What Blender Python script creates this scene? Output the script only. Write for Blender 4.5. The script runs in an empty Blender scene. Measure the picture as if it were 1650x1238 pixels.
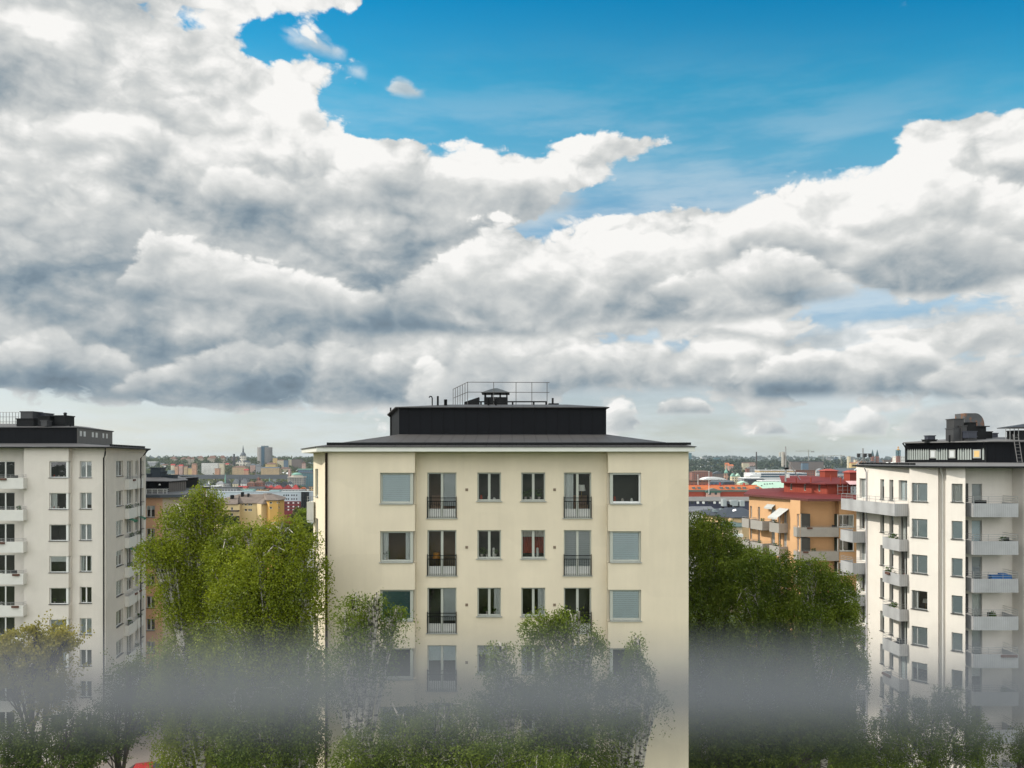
import bpy, math, random
import numpy as np
from math import radians as R, pi, sin, cos, atan2, sqrt
C = bpy.context.scene.collection
SC = bpy.context.scene
rnd = random.Random(7)
F = 1280.0; CX = 825.0; HY = 740.0; H = 27.0          # focal length and horizon in photo pixels, eye height
def P(px, py, D): return (D*(px-CX)/F, D, H+D*(HY-py)/F)
def PX(px, D): return (D*(px-CX)/F, D)
def PZ(py, D): return H+D*(HY-py)/F

# ------------------------------------------------------------------ materials
MATS = {}
def nd(nt, typ, **kw):
    n = nt.nodes.new(typ)
    for k, v in kw.items():
        if k.startswith('i_'):
            key = k[2:]
            n.inputs[int(key) if key.isdigit() else key.replace('_', ' ')].default_value = v
        else: setattr(n, k, v)
    return n
def lk(nt, a, b): nt.links.new(a, b)
def rgba(c): return (c[0], c[1], c[2], 1.0)
def mat(name, col, rough=.75, var=.12, scale=1.5, metal=0.0, bump=0.0, streak=False, spec=.4, bscale=60.):
    if name in MATS: return MATS[name]
    m = bpy.data.materials.new(name); m.use_nodes = True; nt = m.node_tree
    b = nt.nodes['Principled BSDF']
    b.inputs['Roughness'].default_value = rough; b.inputs['Metallic'].default_value = metal
    b.inputs['Specular IOR Level'].default_value = spec
    tc = nd(nt, 'ShaderNodeTexCoord'); mp = nd(nt, 'ShaderNodeMapping')
    mp.inputs['Scale'].default_value = (scale, scale, scale*(.12 if streak else 1))
    lk(nt, tc.outputs['Object'], mp.inputs['Vector'])
    n = nd(nt, 'ShaderNodeTexNoise', i_Scale=1.0, i_Detail=6.0, i_Roughness=.62); lk(nt, mp.outputs[0], n.inputs['Vector'])
    rp = nd(nt, 'ShaderNodeMapRange'); rp.inputs['From Min'].default_value = .25; rp.inputs['From Max'].default_value = .75
    rp.inputs['To Min'].default_value = 1-var; rp.inputs['To Max'].default_value = 1+var
    lk(nt, n.outputs[0], rp.inputs['Value'])
    mx = nd(nt, 'ShaderNodeVectorMath', operation='SCALE'); mx.inputs[0].default_value = col[:3]
    val = rp.outputs[0]
    if streak:                                        # weathering: fine rain streaks, soft blotches and faint repaired patches
        for sc, lo, hi, a in ((( 5., 5., .35), .35, .7, .025), ((.9, .9, .9), .3, .7, .045), ((.22, .22, .3), None, None, .045)):
            m2 = nd(nt, 'ShaderNodeMapping'); m2.inputs['Scale'].default_value = sc; lk(nt, tc.outputs['Object'], m2.inputs['Vector'])
            if lo is None: t = nd(nt, 'ShaderNodeTexVoronoi', distance='CHEBYCHEV', i_Scale=1.0); lo, hi = 0., 1.; so = t.outputs['Color']
            else: t = nd(nt, 'ShaderNodeTexNoise', i_Scale=1.0, i_Detail=5.0, i_Roughness=.65); so = t.outputs[0]
            lk(nt, m2.outputs[0], t.inputs['Vector']); r2 = nd(nt, 'ShaderNodeMapRange'); r2.inputs['From Min'].default_value = lo; r2.inputs['From Max'].default_value = hi; r2.inputs['To Min'].default_value = 1-a; r2.inputs['To Max'].default_value = 1+a*.4
            lk(nt, so, r2.inputs['Value']); mm = nd(nt, 'ShaderNodeMath', operation='MULTIPLY'); lk(nt, val, mm.inputs[0]); lk(nt, r2.outputs[0], mm.inputs[1]); val = mm.outputs[0]
    lk(nt, val, mx.inputs['Scale']); lk(nt, mx.outputs[0], b.inputs['Base Color'])
    if bump:
        n2 = nd(nt, 'ShaderNodeTexNoise', i_Scale=bscale, i_Detail=4.0); lk(nt, tc.outputs['Object'], n2.inputs['Vector'])
        bp = nd(nt, 'ShaderNodeBump', i_Strength=bump, i_Distance=.02); lk(nt, n2.outputs[0], bp.inputs['Height'])
        lk(nt, bp.outputs[0], b.inputs['Normal'])
    MATS[name] = m; return m
def glass_mat(name='window_glass', tint=(.93, .96, .955), refl=1.0):
    if name in MATS: return MATS[name]
    m = bpy.data.materials.new(name); m.use_nodes = True; nt = m.node_tree
    for n in list(nt.nodes): nt.nodes.remove(n)
    o = nd(nt, 'ShaderNodeOutputMaterial'); t = nd(nt, 'ShaderNodeBsdfTransparent'); t.inputs[0].default_value = rgba(tint)
    g = nd(nt, 'ShaderNodeBsdfGlossy'); g.inputs['Roughness'].default_value = .02
    fr = nd(nt, 'ShaderNodeFresnel', i_IOR=1.52)
    ad = nd(nt, 'ShaderNodeMath', operation='MULTIPLY_ADD', use_clamp=True); ad.inputs[1].default_value = 2.0*refl; ad.inputs[2].default_value = .035
    mx = nd(nt, 'ShaderNodeMixShader')
    tc = nd(nt, 'ShaderNodeTexCoord'); nz = nd(nt, 'ShaderNodeTexNoise', i_Scale=1.1, i_Detail=1.0)
    bp = nd(nt, 'ShaderNodeBump', i_Strength=.12, i_Distance=.05)
    lk(nt, tc.outputs['Object'], nz.inputs['Vector']); lk(nt, nz.outputs[0], bp.inputs['Height']); lk(nt, bp.outputs[0], g.inputs['Normal'])
    lk(nt, fr.outputs[0], ad.inputs[0]); lk(nt, ad.outputs[0], mx.inputs[0]); lk(nt, t.outputs[0], mx.inputs[1]); lk(nt, g.outputs[0], mx.inputs[2])
    lk(nt, mx.outputs[0], o.inputs[0]); MATS[name] = m; return m
def leaf_mat(name, c1, c2, trans=.35):
    if name in MATS: return MATS[name]
    m = bpy.data.materials.new(name); m.use_nodes = True; nt = m.node_tree
    for n in list(nt.nodes): nt.nodes.remove(n)
    o = nd(nt, 'ShaderNodeOutputMaterial'); d = nd(nt, 'ShaderNodeBsdfDiffuse'); t = nd(nt, 'ShaderNodeBsdfTranslucent')
    g = nd(nt, 'ShaderNodeBsdfGlossy'); g.inputs['Roughness'].default_value = .45; g.inputs['Color'].default_value = (.5, .5, .5, 1)
    geo = nd(nt, 'ShaderNodeNewGeometry'); mix = nd(nt, 'ShaderNodeMix', data_type='RGBA')
    tc = nd(nt, 'ShaderNodeTexCoord'); nz = nd(nt, 'ShaderNodeTexNoise', i_Scale=.7, i_Detail=2.0)
    lk(nt, tc.outputs['Object'], nz.inputs['Vector'])
    av = nd(nt, 'ShaderNodeMath', operation='MULTIPLY_ADD'); av.inputs[1].default_value = .5
    sb = nd(nt, 'ShaderNodeMapRange'); sb.inputs['From Min'].default_value = .35; sb.inputs['From Max'].default_value = .65; sb.inputs['To Max'].default_value = .5
    lk(nt, nz.outputs[0], sb.inputs['Value']); lk(nt, geo.outputs['Random Per Island'], av.inputs[0]); lk(nt, sb.outputs[0], av.inputs[2])
    mix.inputs[6].default_value = rgba(c1); mix.inputs[7].default_value = rgba(c2); lk(nt, av.outputs[0], mix.inputs[0])
    for s in (d, t): lk(nt, mix.outputs[2], s.inputs[0])
    m1 = nd(nt, 'ShaderNodeMixShader', i_0=trans); m2 = nd(nt, 'ShaderNodeMixShader', i_0=.03)
    lk(nt, d.outputs[0], m1.inputs[1]); lk(nt, t.outputs[0], m1.inputs[2]); lk(nt, m1.outputs[0], m2.inputs[1]); lk(nt, g.outputs[0], m2.inputs[2])
    lk(nt, m2.outputs[0], o.inputs[0]); MATS[name] = m; return m
def bark_mat():
    if 'birch_bark' in MATS: return MATS['birch_bark']
    m = mat('birch_bark', (.62, .59, .54), .85, .1); nt = m.node_tree; b = nt.nodes['Principled BSDF']
    tc = nd(nt, 'ShaderNodeTexCoord'); mp = nd(nt, 'ShaderNodeMapping'); mp.inputs['Scale'].default_value = (2.5, 2.5, 5.5)
    n = nd(nt, 'ShaderNodeTexNoise', i_Scale=1.6, i_Detail=5.0); lk(nt, tc.outputs['Object'], mp.inputs[0]); lk(nt, mp.outputs[0], n.inputs['Vector'])
    cr = nd(nt, 'ShaderNodeValToRGB'); e = cr.color_ramp.elements
    e[0].position = .40; e[0].color = (.05, .045, .04, 1); e[1].position = .5; e[1].color = (.5, .47, .42, 1)
    lk(nt, n.outputs[0], cr.inputs[0]); lk(nt, cr.outputs[0], b.inputs['Base Color']); return m
def seam_mat(name, col, pitch=.6, rough=.45, axis=0, dark=.45, var=.15, metal=0., spec=.4):
    """sheet metal with standing seams every `pitch` metres along an object axis"""
    if name in MATS: return MATS[name]
    m = mat(name, col, rough, var, .8, metal, spec=spec); nt = m.node_tree; b = nt.nodes['Principled BSDF']
    src = b.inputs['Base Color'].links[0].from_socket
    tc = nd(nt, 'ShaderNodeTexCoord'); sp = nd(nt, 'ShaderNodeSeparateXYZ'); lk(nt, tc.outputs['Object'], sp.inputs[0])
    md = nd(nt, 'ShaderNodeMath', operation='PINGPONG'); md.inputs[1].default_value = pitch/2; lk(nt, sp.outputs[axis], md.inputs[0])
    mr = nd(nt, 'ShaderNodeMapRange'); mr.inputs['From Min'].default_value = 0; mr.inputs['From Max'].default_value = .045
    mr.inputs['To Min'].default_value = dark; mr.inputs['To Max'].default_value = 1; lk(nt, md.outputs[0], mr.inputs['Value'])
    sc = nd(nt, 'ShaderNodeVectorMath', operation='SCALE'); lk(nt, src, sc.inputs[0]); lk(nt, mr.outputs[0], sc.inputs['Scale'])
    lk(nt, sc.outputs[0], b.inputs['Base Color'])
    bp = nd(nt, 'ShaderNodeBump', i_Strength=.6, i_Distance=.03, invert=True); lk(nt, mr.outputs[0], bp.inputs['Height']); lk(nt, bp.outputs[0], b.inputs['Normal'])
    return m
def farwall_mat(name, col, wx=3.0, wz=3.0, win=(.06, .07, .08)):
    """stucco with small dark window openings, for houses a kilometre and more away"""
    if name in MATS: return MATS[name]
    m = mat(name, col, .85, .15, .05); nt = m.node_tree; b = nt.nodes['Principled BSDF']
    src = b.inputs['Base Color'].links[0].from_socket
    tc = nd(nt, 'ShaderNodeTexCoord'); sp = nd(nt, 'ShaderNodeSeparateXYZ'); lk(nt, tc.outputs['Object'], sp.inputs[0])
    adx = nd(nt, 'ShaderNodeMath', operation='ADD'); lk(nt, sp.outputs[0], adx.inputs[0]); lk(nt, sp.outputs[1], adx.inputs[1])
    a = nd(nt, 'ShaderNodeMath', operation='PINGPONG'); a.inputs[1].default_value = wx/2; lk(nt, adx.outputs[0], a.inputs[0])
    c = nd(nt, 'ShaderNodeMath', operation='PINGPONG'); c.inputs[1].default_value = wz/2; lk(nt, sp.outputs[2], c.inputs[0])
    g1 = nd(nt, 'ShaderNodeMath', operation='GREATER_THAN'); g1.inputs[1].default_value = wx*.29; lk(nt, a.outputs[0], g1.inputs[0])
    g2 = nd(nt, 'ShaderNodeMath', operation='GREATER_THAN'); g2.inputs[1].default_value = wz*.24; lk(nt, c.outputs[0], g2.inputs[0])
    mu = nd(nt, 'ShaderNodeMath', operation='MULTIPLY'); lk(nt, g1.outputs[0], mu.inputs[0]); lk(nt, g2.outputs[0], mu.inputs[1])
    mx = nd(nt, 'ShaderNodeMix', data_type='RGBA'); lk(nt, mu.outputs[0], mx.inputs[0]); lk(nt, src, mx.inputs[6]); mx.inputs[7].default_value = rgba(win)
    lk(nt, mx.outputs[2], b.inputs['Base Color']); return m

# ------------------------------------------------------------------ mesh builder
ORG = {}                                              # world origin of each object used as a parent
class MB:
    def __init__(s): s.v = []; s.f = []
    def face(s, pts):
        n = len(s.v); s.v += [tuple(p) for p in pts]; s.f.append(tuple(range(n, n+len(pts))))
    def box(s, x0, x1, y0, y1, z0, z1):
        n = len(s.v)
        s.v += [(x, y, z) for z in (z0, z1) for y in (y0, y1) for x in (x0, x1)]
        s.f += [tuple(n+i for i in q) for q in ((0, 2, 3, 1), (4, 5, 7, 6), (0, 1, 5, 4), (2, 6, 7, 3), (0, 4, 6, 2), (1, 3, 7, 5))]
    def obox(s, o, d, x0, x1, y0, y1, z0, z1):
        """box in a frame: origin o (x,y), x along d, y inward (left of d)"""
        n = len(s.v); e = (-d[1], d[0])
        s.v += [(o[0]+d[0]*x+e[0]*y, o[1]+d[1]*x+e[1]*y, z) for z in (z0, z1) for y in (y0, y1) for x in (x0, x1)]
        s.f += [tuple(n+i for i in q) for q in ((0, 2, 3, 1), (4, 5, 7, 6), (0, 1, 5, 4), (2, 6, 7, 3), (0, 4, 6, 2), (1, 3, 7, 5))]
    def prism(s, poly, z0, z1):
        """vertical prism on an xy polygon; z0/z1 numbers or per-vertex lists"""
        k = len(poly); a = z0 if isinstance(z0, (list, tuple)) else [z0]*k; b = z1 if isinstance(z1, (list, tuple)) else [z1]*k
        n = len(s.v); s.v += [(p[0], p[1], a[i]) for i, p in enumerate(poly)]+[(p[0], p[1], b[i]) for i, p in enumerate(poly)]
        s.f.append(tuple(range(n+k-1, n-1, -1))); s.f.append(tuple(range(n+k, n+2*k)))
        for i in range(k): j = (i+1) % k; s.f.append((n+i, n+j, n+k+j, n+k+i))
    def tube(s, pts, r, seg=8, cap=True):
        pts = [np.array(p, float) for p in pts]; rs = r if isinstance(r, (list, tuple)) else [r]*len(pts); n0 = len(s.v)
        for i, p in enumerate(pts):
            t = (pts[min(i+1, len(pts)-1)]-pts[max(i-1, 0)]); t /= (np.linalg.norm(t)+1e-9)
            up = np.array((0, 0, 1.)) if abs(t[2]) < .9 else np.array((1., 0, 0)); a = np.cross(t, up); a /= np.linalg.norm(a); b = np.cross(t, a)
            for k in range(seg):
                q = p+rs[i]*(cos(2*pi*k/seg)*a+sin(2*pi*k/seg)*b); s.v.append(tuple(q))
        for i in range(len(pts)-1):
            for k in range(seg):
                s.f.append((n0+i*seg+k, n0+i*seg+(k+1) % seg, n0+(i+1)*seg+(k+1) % seg, n0+(i+1)*seg+k))
        if cap:
            s.f.append(tuple(n0+k for k in range(seg))); e = n0+(len(pts)-1)*seg; s.f.append(tuple(e+k for k in range(seg-1, -1, -1)))
    def lathe(s, c, prof, seg=12):
        n0 = len(s.v)
        for r, z in prof:
            for k in range(seg): s.v.append((c[0]+r*cos(2*pi*k/seg), c[1]+r*sin(2*pi*k/seg), z))
        for i in range(len(prof)-1):
            for k in range(seg): s.f.append((n0+i*seg+k, n0+i*seg+(k+1) % seg, n0+(i+1)*seg+(k+1) % seg, n0+(i+1)*seg+k))
        s.f.append(tuple(n0+k for k in range(seg-1, -1, -1))); e = n0+(len(prof)-1)*seg; s.f.append(tuple(e+k for k in range(seg)))
    def mesh(s, name, m, off=(0, 0, 0), smooth=False):
        me = bpy.data.meshes.new(name)
        me.from_pydata([(v[0]-off[0], v[1]-off[1], v[2]-off[2]) for v in s.v], [], s.f); me.update()
        if m: me.materials.append(m)
        if smooth: me.polygons.foreach_set('use_smooth', [True]*len(me.polygons))
        return me
    def build(s, name, m, parent=None, smooth=False, base=None):
        off = ORG[parent.name] if parent else (base or (0, 0, 0))
        o = bpy.data.objects.new(name, s.mesh(name, m, off, smooth)); C.objects.link(o)
        if parent: o.parent = parent
        else: o.location = off
        ORG[o.name] = off; return o
def thing(name, label, cat, loc=(0, 0, 0), group=None):
    o = bpy.data.objects.new(name, None); C.objects.link(o); o.location = loc; o.empty_display_size = .2
    o['label'] = label; o['category'] = cat
    if group: o['group'] = group
    ORG[o.name] = tuple(loc); return o
def tag(o, label, cat, group=None, kind=None):
    o['label'] = label; o['category'] = cat
    if group: o['group'] = group
    if kind: o['kind'] = kind
    return o
def unit(a, b):
    dx, dy = b[0]-a[0], b[1]-a[1]; L = sqrt(dx*dx+dy*dy); return (dx/L, dy/L), L
def on_wall(P0, P1, px):
    """distance along wall P0->P1 at which it crosses the sight line through photo column px"""
    d, L = unit(P0, P1); k = (px-CX)/F                  # x = k*y
    den = d[0]-k*d[1]; return (k*P0[1]-P0[0])/den
def facade(mb, P0, P1, z0, z1, ops, depth=.16, noleft=(), noright=()):
    d, L = unit(P0, P1); e = (-d[1], d[0])
    us = sorted({0., L}|{round(max(0, min(L, q)), 4) for o in ops for q in o[:2]}); zs = sorted({z0, z1}|{round(max(z0, min(z1, q)), 4) for o in ops for q in o[2:4]})
    def pt(u, w, z): return (P0[0]+d[0]*u+e[0]*w, P0[1]+d[1]*u+e[1]*w, z)
    for i in range(len(us)-1):
        for j in range(len(zs)-1):
            um, zm = (us[i]+us[i+1])/2, (zs[j]+zs[j+1])/2
            if us[i+1]-us[i] < 1e-4 or zs[j+1]-zs[j] < 1e-4: continue
            if any(o[0] < um < o[1] and o[2] < zm < o[3] for o in ops): continue
            mb.face([pt(us[i], 0, zs[j]), pt(us[i+1], 0, zs[j]), pt(us[i+1], 0, zs[j+1]), pt(us[i], 0, zs[j+1])])
    for o in ops:
        u0, u1, a, b = o[:4]
        mb.face([pt(u0, 0, b), pt(u1, 0, b), pt(u1, depth, b), pt(u0, depth, b)])
        mb.face([pt(u0, 0, a), pt(u0, depth, a), pt(u1, depth, a), pt(u1, 0, a)])
        if u0 > .02: mb.face([pt(u0, 0, a), pt(u0, 0, b), pt(u0, depth, b), pt(u0, depth, a)])
        if u1 < L-.02: mb.face([pt(u1, 0, a), pt(u1, depth, a), pt(u1, depth, b), pt(u1, 0, b)])
# ------------------------------------------------------------------ windows
GLASS = glass_mat()
ROOMS = [mat('room_dark', (.03, .028, .026), .9), mat('room_warm', (.14, .085, .05), .9), mat('room_grey', (.06, .06, .056), .9), mat('room_green', (.04, .055, .035), .9)]
BLIND = mat('blind_pale', (.80, .92, .97), .8, .04); BLINDG = mat('blind_grey', (.50, .53, .54), .8, .08); BLINDT = mat('blind_teal', (.05, .13, .14), .6, .1)
CURT = mat('curtain_white', (.72, .74, .72), .9, .08); RED = mat('drape_red', (.33, .035, .012), .9, .2); LACE = mat('valance_lace', (.42, .38, .33), .9, .4, 30)
ORANGE_IN = mat('lamp_amber', (.55, .22, .03), .8); WHITE_IN = mat('lamp_white', (.8, .78, .72), .8); BRASS = mat('brass', (.35, .22, .06), .4, metal=.8)
PLANT = leaf_mat('house_plant', (.03, .07, .015), (.09, .15, .03), .2); POT = mat('plant_pot', (.5, .45, .4), .7); SOFA = mat('sofa_tan', (.30, .18, .11), .9)
FRAME = mat('frame_sage', (.40, .42, .37), .55, .05); FRAMEW = mat('frame_white', (.66, .68, .66), .5, .05); SILLD = mat('sill_dark', (.05, .05, .05), .5); SILLG = mat('sill_grey', (.34, .35, .32), .55)
FRAMEG = mat('frame_grey', (.30, .32, .31), .5, .05); PANEL = mat('door_panel', (.56, .57, .54), .6, .05)
WC = {}
def local_child(name, me, parent, mtx=None):
    o = bpy.data.objects.new(name, me); C.objects.link(o); o.parent = parent; ORG[o.name] = (0, 0, 0); return o
def wavy(mb, x0, x1, y, z0, z1, amp=.03, n=None):
    n = n or max(6, int((x1-x0)/.04))
    for i in range(n):
        a = x0+(x1-x0)*i/n; b = x0+(x1-x0)*(i+1)/n; ya = y+amp*sin(i*1.35); yb = y+amp*sin((i+1)*1.35)
        mb.face([(a, ya, z0), (b, yb, z0), (b, yb, z1), (a, ya, z1)])
def leaves_mb(c, r, n, s, rg):
    mb = MB()
    for _ in range(n):
        p = [c[i]+r[i]*rg.uniform(-1, 1) for i in range(3)]; a = [rg.gauss(0, 1)*s for _ in range(3)]; b = [rg.gauss(0, 1)*s*.6 for _ in range(3)]
        mb.face([tuple(p[i]-a[i] for i in range(3)), tuple(p[i]+b[i] for i in range(3)), tuple(p[i]+a[i] for i in range(3)), tuple(p[i]-b[i] for i in range(3))])
    return mb
def content_parts(kind, w, h, y, rg):
    """list of (name, builder, material) in the window's own frame, y = depth behind the pane"""
    out = []
    for k in kind.split('+'):
        m = MB()
        if k in ('blind', 'blindgrey', 'teal'):
            n = max(8, int(h/.09)); mt = {'blind': BLIND, 'blindgrey': BLINDG, 'teal': BLINDT}[k]
            for i in range(n): m.face([(.02, y+.03, h*i/n), (w-.02, y+.03, h*i/n), (w-.02, y+.012, h*(i+.97)/n), (.02, y+.012, h*(i+.97)/n)])
            out.append(('blind', m, mt))
        elif k.startswith('half'):
            f = .35 if k == 'half' else .55; m.box(.02, w-.02, y+.02, y+.03, h*(1-f), h); out.append(('blind', m, BLIND if rg.random() < .6 else CURT))
        elif k == 'rblind': m.box(w*.52, w-.03, y+.03, y+.04, h*.25, h); out.append(('blind', m, BLINDG))
        elif k == 'curtains':
            wavy(m, .02, w*.24, y+.1, 0, h); out.append(('curtain', m, CURT)); m2 = MB(); wavy(m2, w*.78, w-.02, y+.1, 0, h); out.append(('curtain', m2, CURT))
        elif k == 'lcurtain': wavy(m, .02, w*.36, y+.1, 0, h); out.append(('curtain', m, CURT))
        elif k == 'rcurtain': wavy(m, w*.7, w-.02, y+.1, 0, h); out.append(('curtain', m, CURT))
        elif k == 'full': wavy(m, .02, w-.02, y+.08, 0, h); out.append(('curtain', m, CURT))
        elif k == 'red':
            wavy(m, .02, w-.02, y+.45, .12*h, h, .04); out.append(('drape', m, RED)); m2 = MB(); wavy(m2, .02, w-.02, y+.08, h*.76, h, .02); out.append(('valance', m2, LACE))
        elif k == 'plant':
            xs = [w*.18, w*.4, w*.75] if w > .9 else [w*.3, w*.75]
            for x in xs:
                if rg.random() < .25: continue
                hh = rg.uniform(.1, .26); p = leaves_mb((x, y+.16, .17+hh*.6), (.13, .08, hh*.7), 70, .045, rg); out.append(('plant', p, PLANT))
                q = MB(); q.lathe((x, y+.16), [(.05, 0.01), (.07, .15)], 10); out.append(('pot', q, POT))
        elif k in ('lamp', 'amber'):
            x = w*.68 if k == 'lamp' else w*.28; z = .9 if h > 1.8 else .1
            if k == 'amber': z = .35
            m.lathe((x, y+.4), [(.2, z+.35), (.15, z+.65)], 14); out.append(('lamp_shade', m, WHITE_IN if k == 'lamp' else ORANGE_IN))
            q = MB(); q.tube([(x, y+.4, max(0.02, z-.2)), (x, y+.4, z+.4)], .02, 6); out.append(('lamp_stem', q, BRASS))
        elif k == 'jar':
            x = w*.68; m.lathe((x, y+.15), [(.05, .02), (.07, .12), (.06, .42), (.03, .46)], 10); out.append(('jar', m, WHITE_IN))
        elif k == 'sofa':
            m.box(.1, w-.1, y+.5, y+1.2, .02, .55); m.box(.1, w-.1, y+1.05, y+1.3, .5, 1.0); out.append(('armchair', m, SOFA))
        elif k == 'items':
            for i in range(3):
                q = MB(); x = w*(.12+.28*i)+rg.uniform(0, .1); hh = rg.uniform(.12, .3); q.lathe((x, y+.15), [(.06, .01), (.07, hh*.5), (.03, hh)], 9); out.append(('ornament', q, (RED, POT, WHITE_IN)[i]))
    return out
def win(parent, P0, P1, u0, u1, z0, z1, style='double', content='', depth=.1, frame=None, sill=None, room=0, iw=1.3, name='window', t=.065, sillw=.06):
    frame = frame or FRAME; d, L = unit(P0, P1); w, h = u1-u0, z1-z0; off = ORG[parent.name]
    loc = (P0[0]+d[0]*u0-off[0], P0[1]+d[1]*u0-off[1], z0-off[2])
    key = (style, round(w, 2), round(h, 2), depth, frame.name, round(t, 3), sill.name if sill else '')
    zb = .05 if sill else 0.0
    if key not in WC:
        m = MB(); y0, y1 = depth, depth+.06
        m.box(0, w, y0, y1, h-t, h); m.box(0, w, y0, y1, zb, zb+t); m.box(0, t, y0+.002, y1-.002, zb+t, h-t); m.box(w-t, w, y0+.002, y1-.002, zb+t, h-t)
        p = MB(); iz0 = zb+t
        if style == 'french':
            g = .36; pn = MB(); pn.box(t, w-t, y0+.012, y1-.012, zb+t, zb+t+g); iz0 = zb+t+g
        else: pn = None
        if style in ('double', 'french'):
            m.box(w/2-.06, w/2+.06, y0-.008, y1-.004, zb+t, h-t)
            for a, b in ((t, w/2-.06), (w/2+.06, w-t)): p.face([(a, depth+.03, iz0), (b, depth+.03, iz0), (b, depth+.03, h-t), (a, depth+.03, h-t)])
        elif style == 'sidelight':
            m.box(w*.33-.04, w*.33+.04, y0-.008, y1-.004, zb+t, h-t)
            for a, b in ((t, w*.33-.04), (w*.33+.04, w-t)): p.face([(a, depth+.03, iz0), (b, depth+.03, iz0), (b, depth+.03, h-t), (a, depth+.03, h-t)])
        else: p.face([(t, depth+.03, iz0), (w-t, depth+.03, iz0), (w-t, depth+.03, h-t), (t, depth+.03, h-t)])
        s = MB()
        if sill: s.box(-sillw, w+sillw, -.07, depth-.004, 0, .045)
        WC[key] = (m.mesh('window', frame), p.mesh('pane', GLASS), pn.mesh('panel', PANEL) if pn else None, s.mesh('sill', sill) if sill else None)
    fm, pm, pnm, sm = WC[key]
    o = bpy.data.objects.new(name, fm); C.objects.link(o); o.parent = parent; o.location = loc; o.rotation_euler = (0, 0, atan2(d[1], d[0])); ORG[o.name] = (0, 0, 0)
    local_child('pane', pm, o)
    if pnm: local_child('panel', pnm, o)
    if sm: local_child('sill', sm, o)
    rk = ('room', round(w, 2), round(h, 2), depth, room, iw)
    if rk not in WC:
        m = MB(); a, b, c, e = -.02, w+.02, depth+.065, depth+iw
        m.face([(a, e, 0), (b, e, 0), (b, e, h), (a, e, h)]); m.face([(a, c, 0), (a, e, 0), (a, e, h), (a, c, h)]); m.face([(b, c, 0), (b, c, h), (b, e, h), (b, e, 0)])
        m.face([(a, c, 0), (b, c, 0), (b, e, 0), (a, e, 0)]); m.face([(a, c, h), (a, e, h), (b, e, h), (b, c, h)]); WC[rk] = m.mesh('room', ROOMS[room])
    local_child('room', WC[rk], o)
    if content:
        rg = random.Random(int(abs(loc[0]*31+loc[2]*17+loc[1]*7)*10)); b0 = 0
        zo = zb+t*.5
        for nm, mb, mt in content_parts(content, w, h-zo-t*.4, depth+.045, rg):
            c = local_child(nm, mb.mesh(nm, mt), o); c.location = (0, 0, zo)
    return o
METAL = mat('dark_metal', (.009, .010, .011), .55, .2, spec=.15); RAIL = mat('galvanised_rail', (.30, .31, .31), .45, .1, metal=.4)
def balustrade(parent, P0, P1, u0, u1, z0, h=1.0, step=.1):
    d, L = unit(P0, P1); m = MB(); o = (P0[0], P0[1])
    for z in (z0+h-.03, z0+h-.2, z0+.02): m.obox(o, d, u0-.03, u1+.03, -.06, -.03, z, z+.03)
    n = int((u1-u0)/step)
    for i in range(n+1):
        u = u0+(u1-u0)*i/n; m.obox(o, d, u-.009, u+.009, -.052, -.036, z0+.05, z0+h-.2)
    for u in (u0-.02, u1+.02): m.obox(o, d, u-.02, u+.02, -.07, -.02, z0+.02, z0+h+.05)
    return m.build('railing', METAL, parent)
def pipe(parent, pts, r, m, name='drainpipe'):
    q = MB(); q.tube(pts, r, 10); return q.build(name, m, parent, True)
def ring_roof(mb, A, B, za, zb):
    k = len(A); za = za if isinstance(za, list) else [za]*k; zb = zb if isinstance(zb, list) else [zb]*k
    for i in range(k):
        j = (i+1) % k; mb.face([(*A[i], za[i]), (*A[j], za[j]), (*B[j], zb[j]), (*B[i], zb[i])])
    return mb
ROOFD = seam_mat('roof_felt_dark', (.055, .053, .052), .62, .6, 0, .6); CLAD = seam_mat('black_sheet_cladding', (.005, .006, .008), .62, .6, 0, .6, spec=.12)
FLOOR = 2.807
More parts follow.
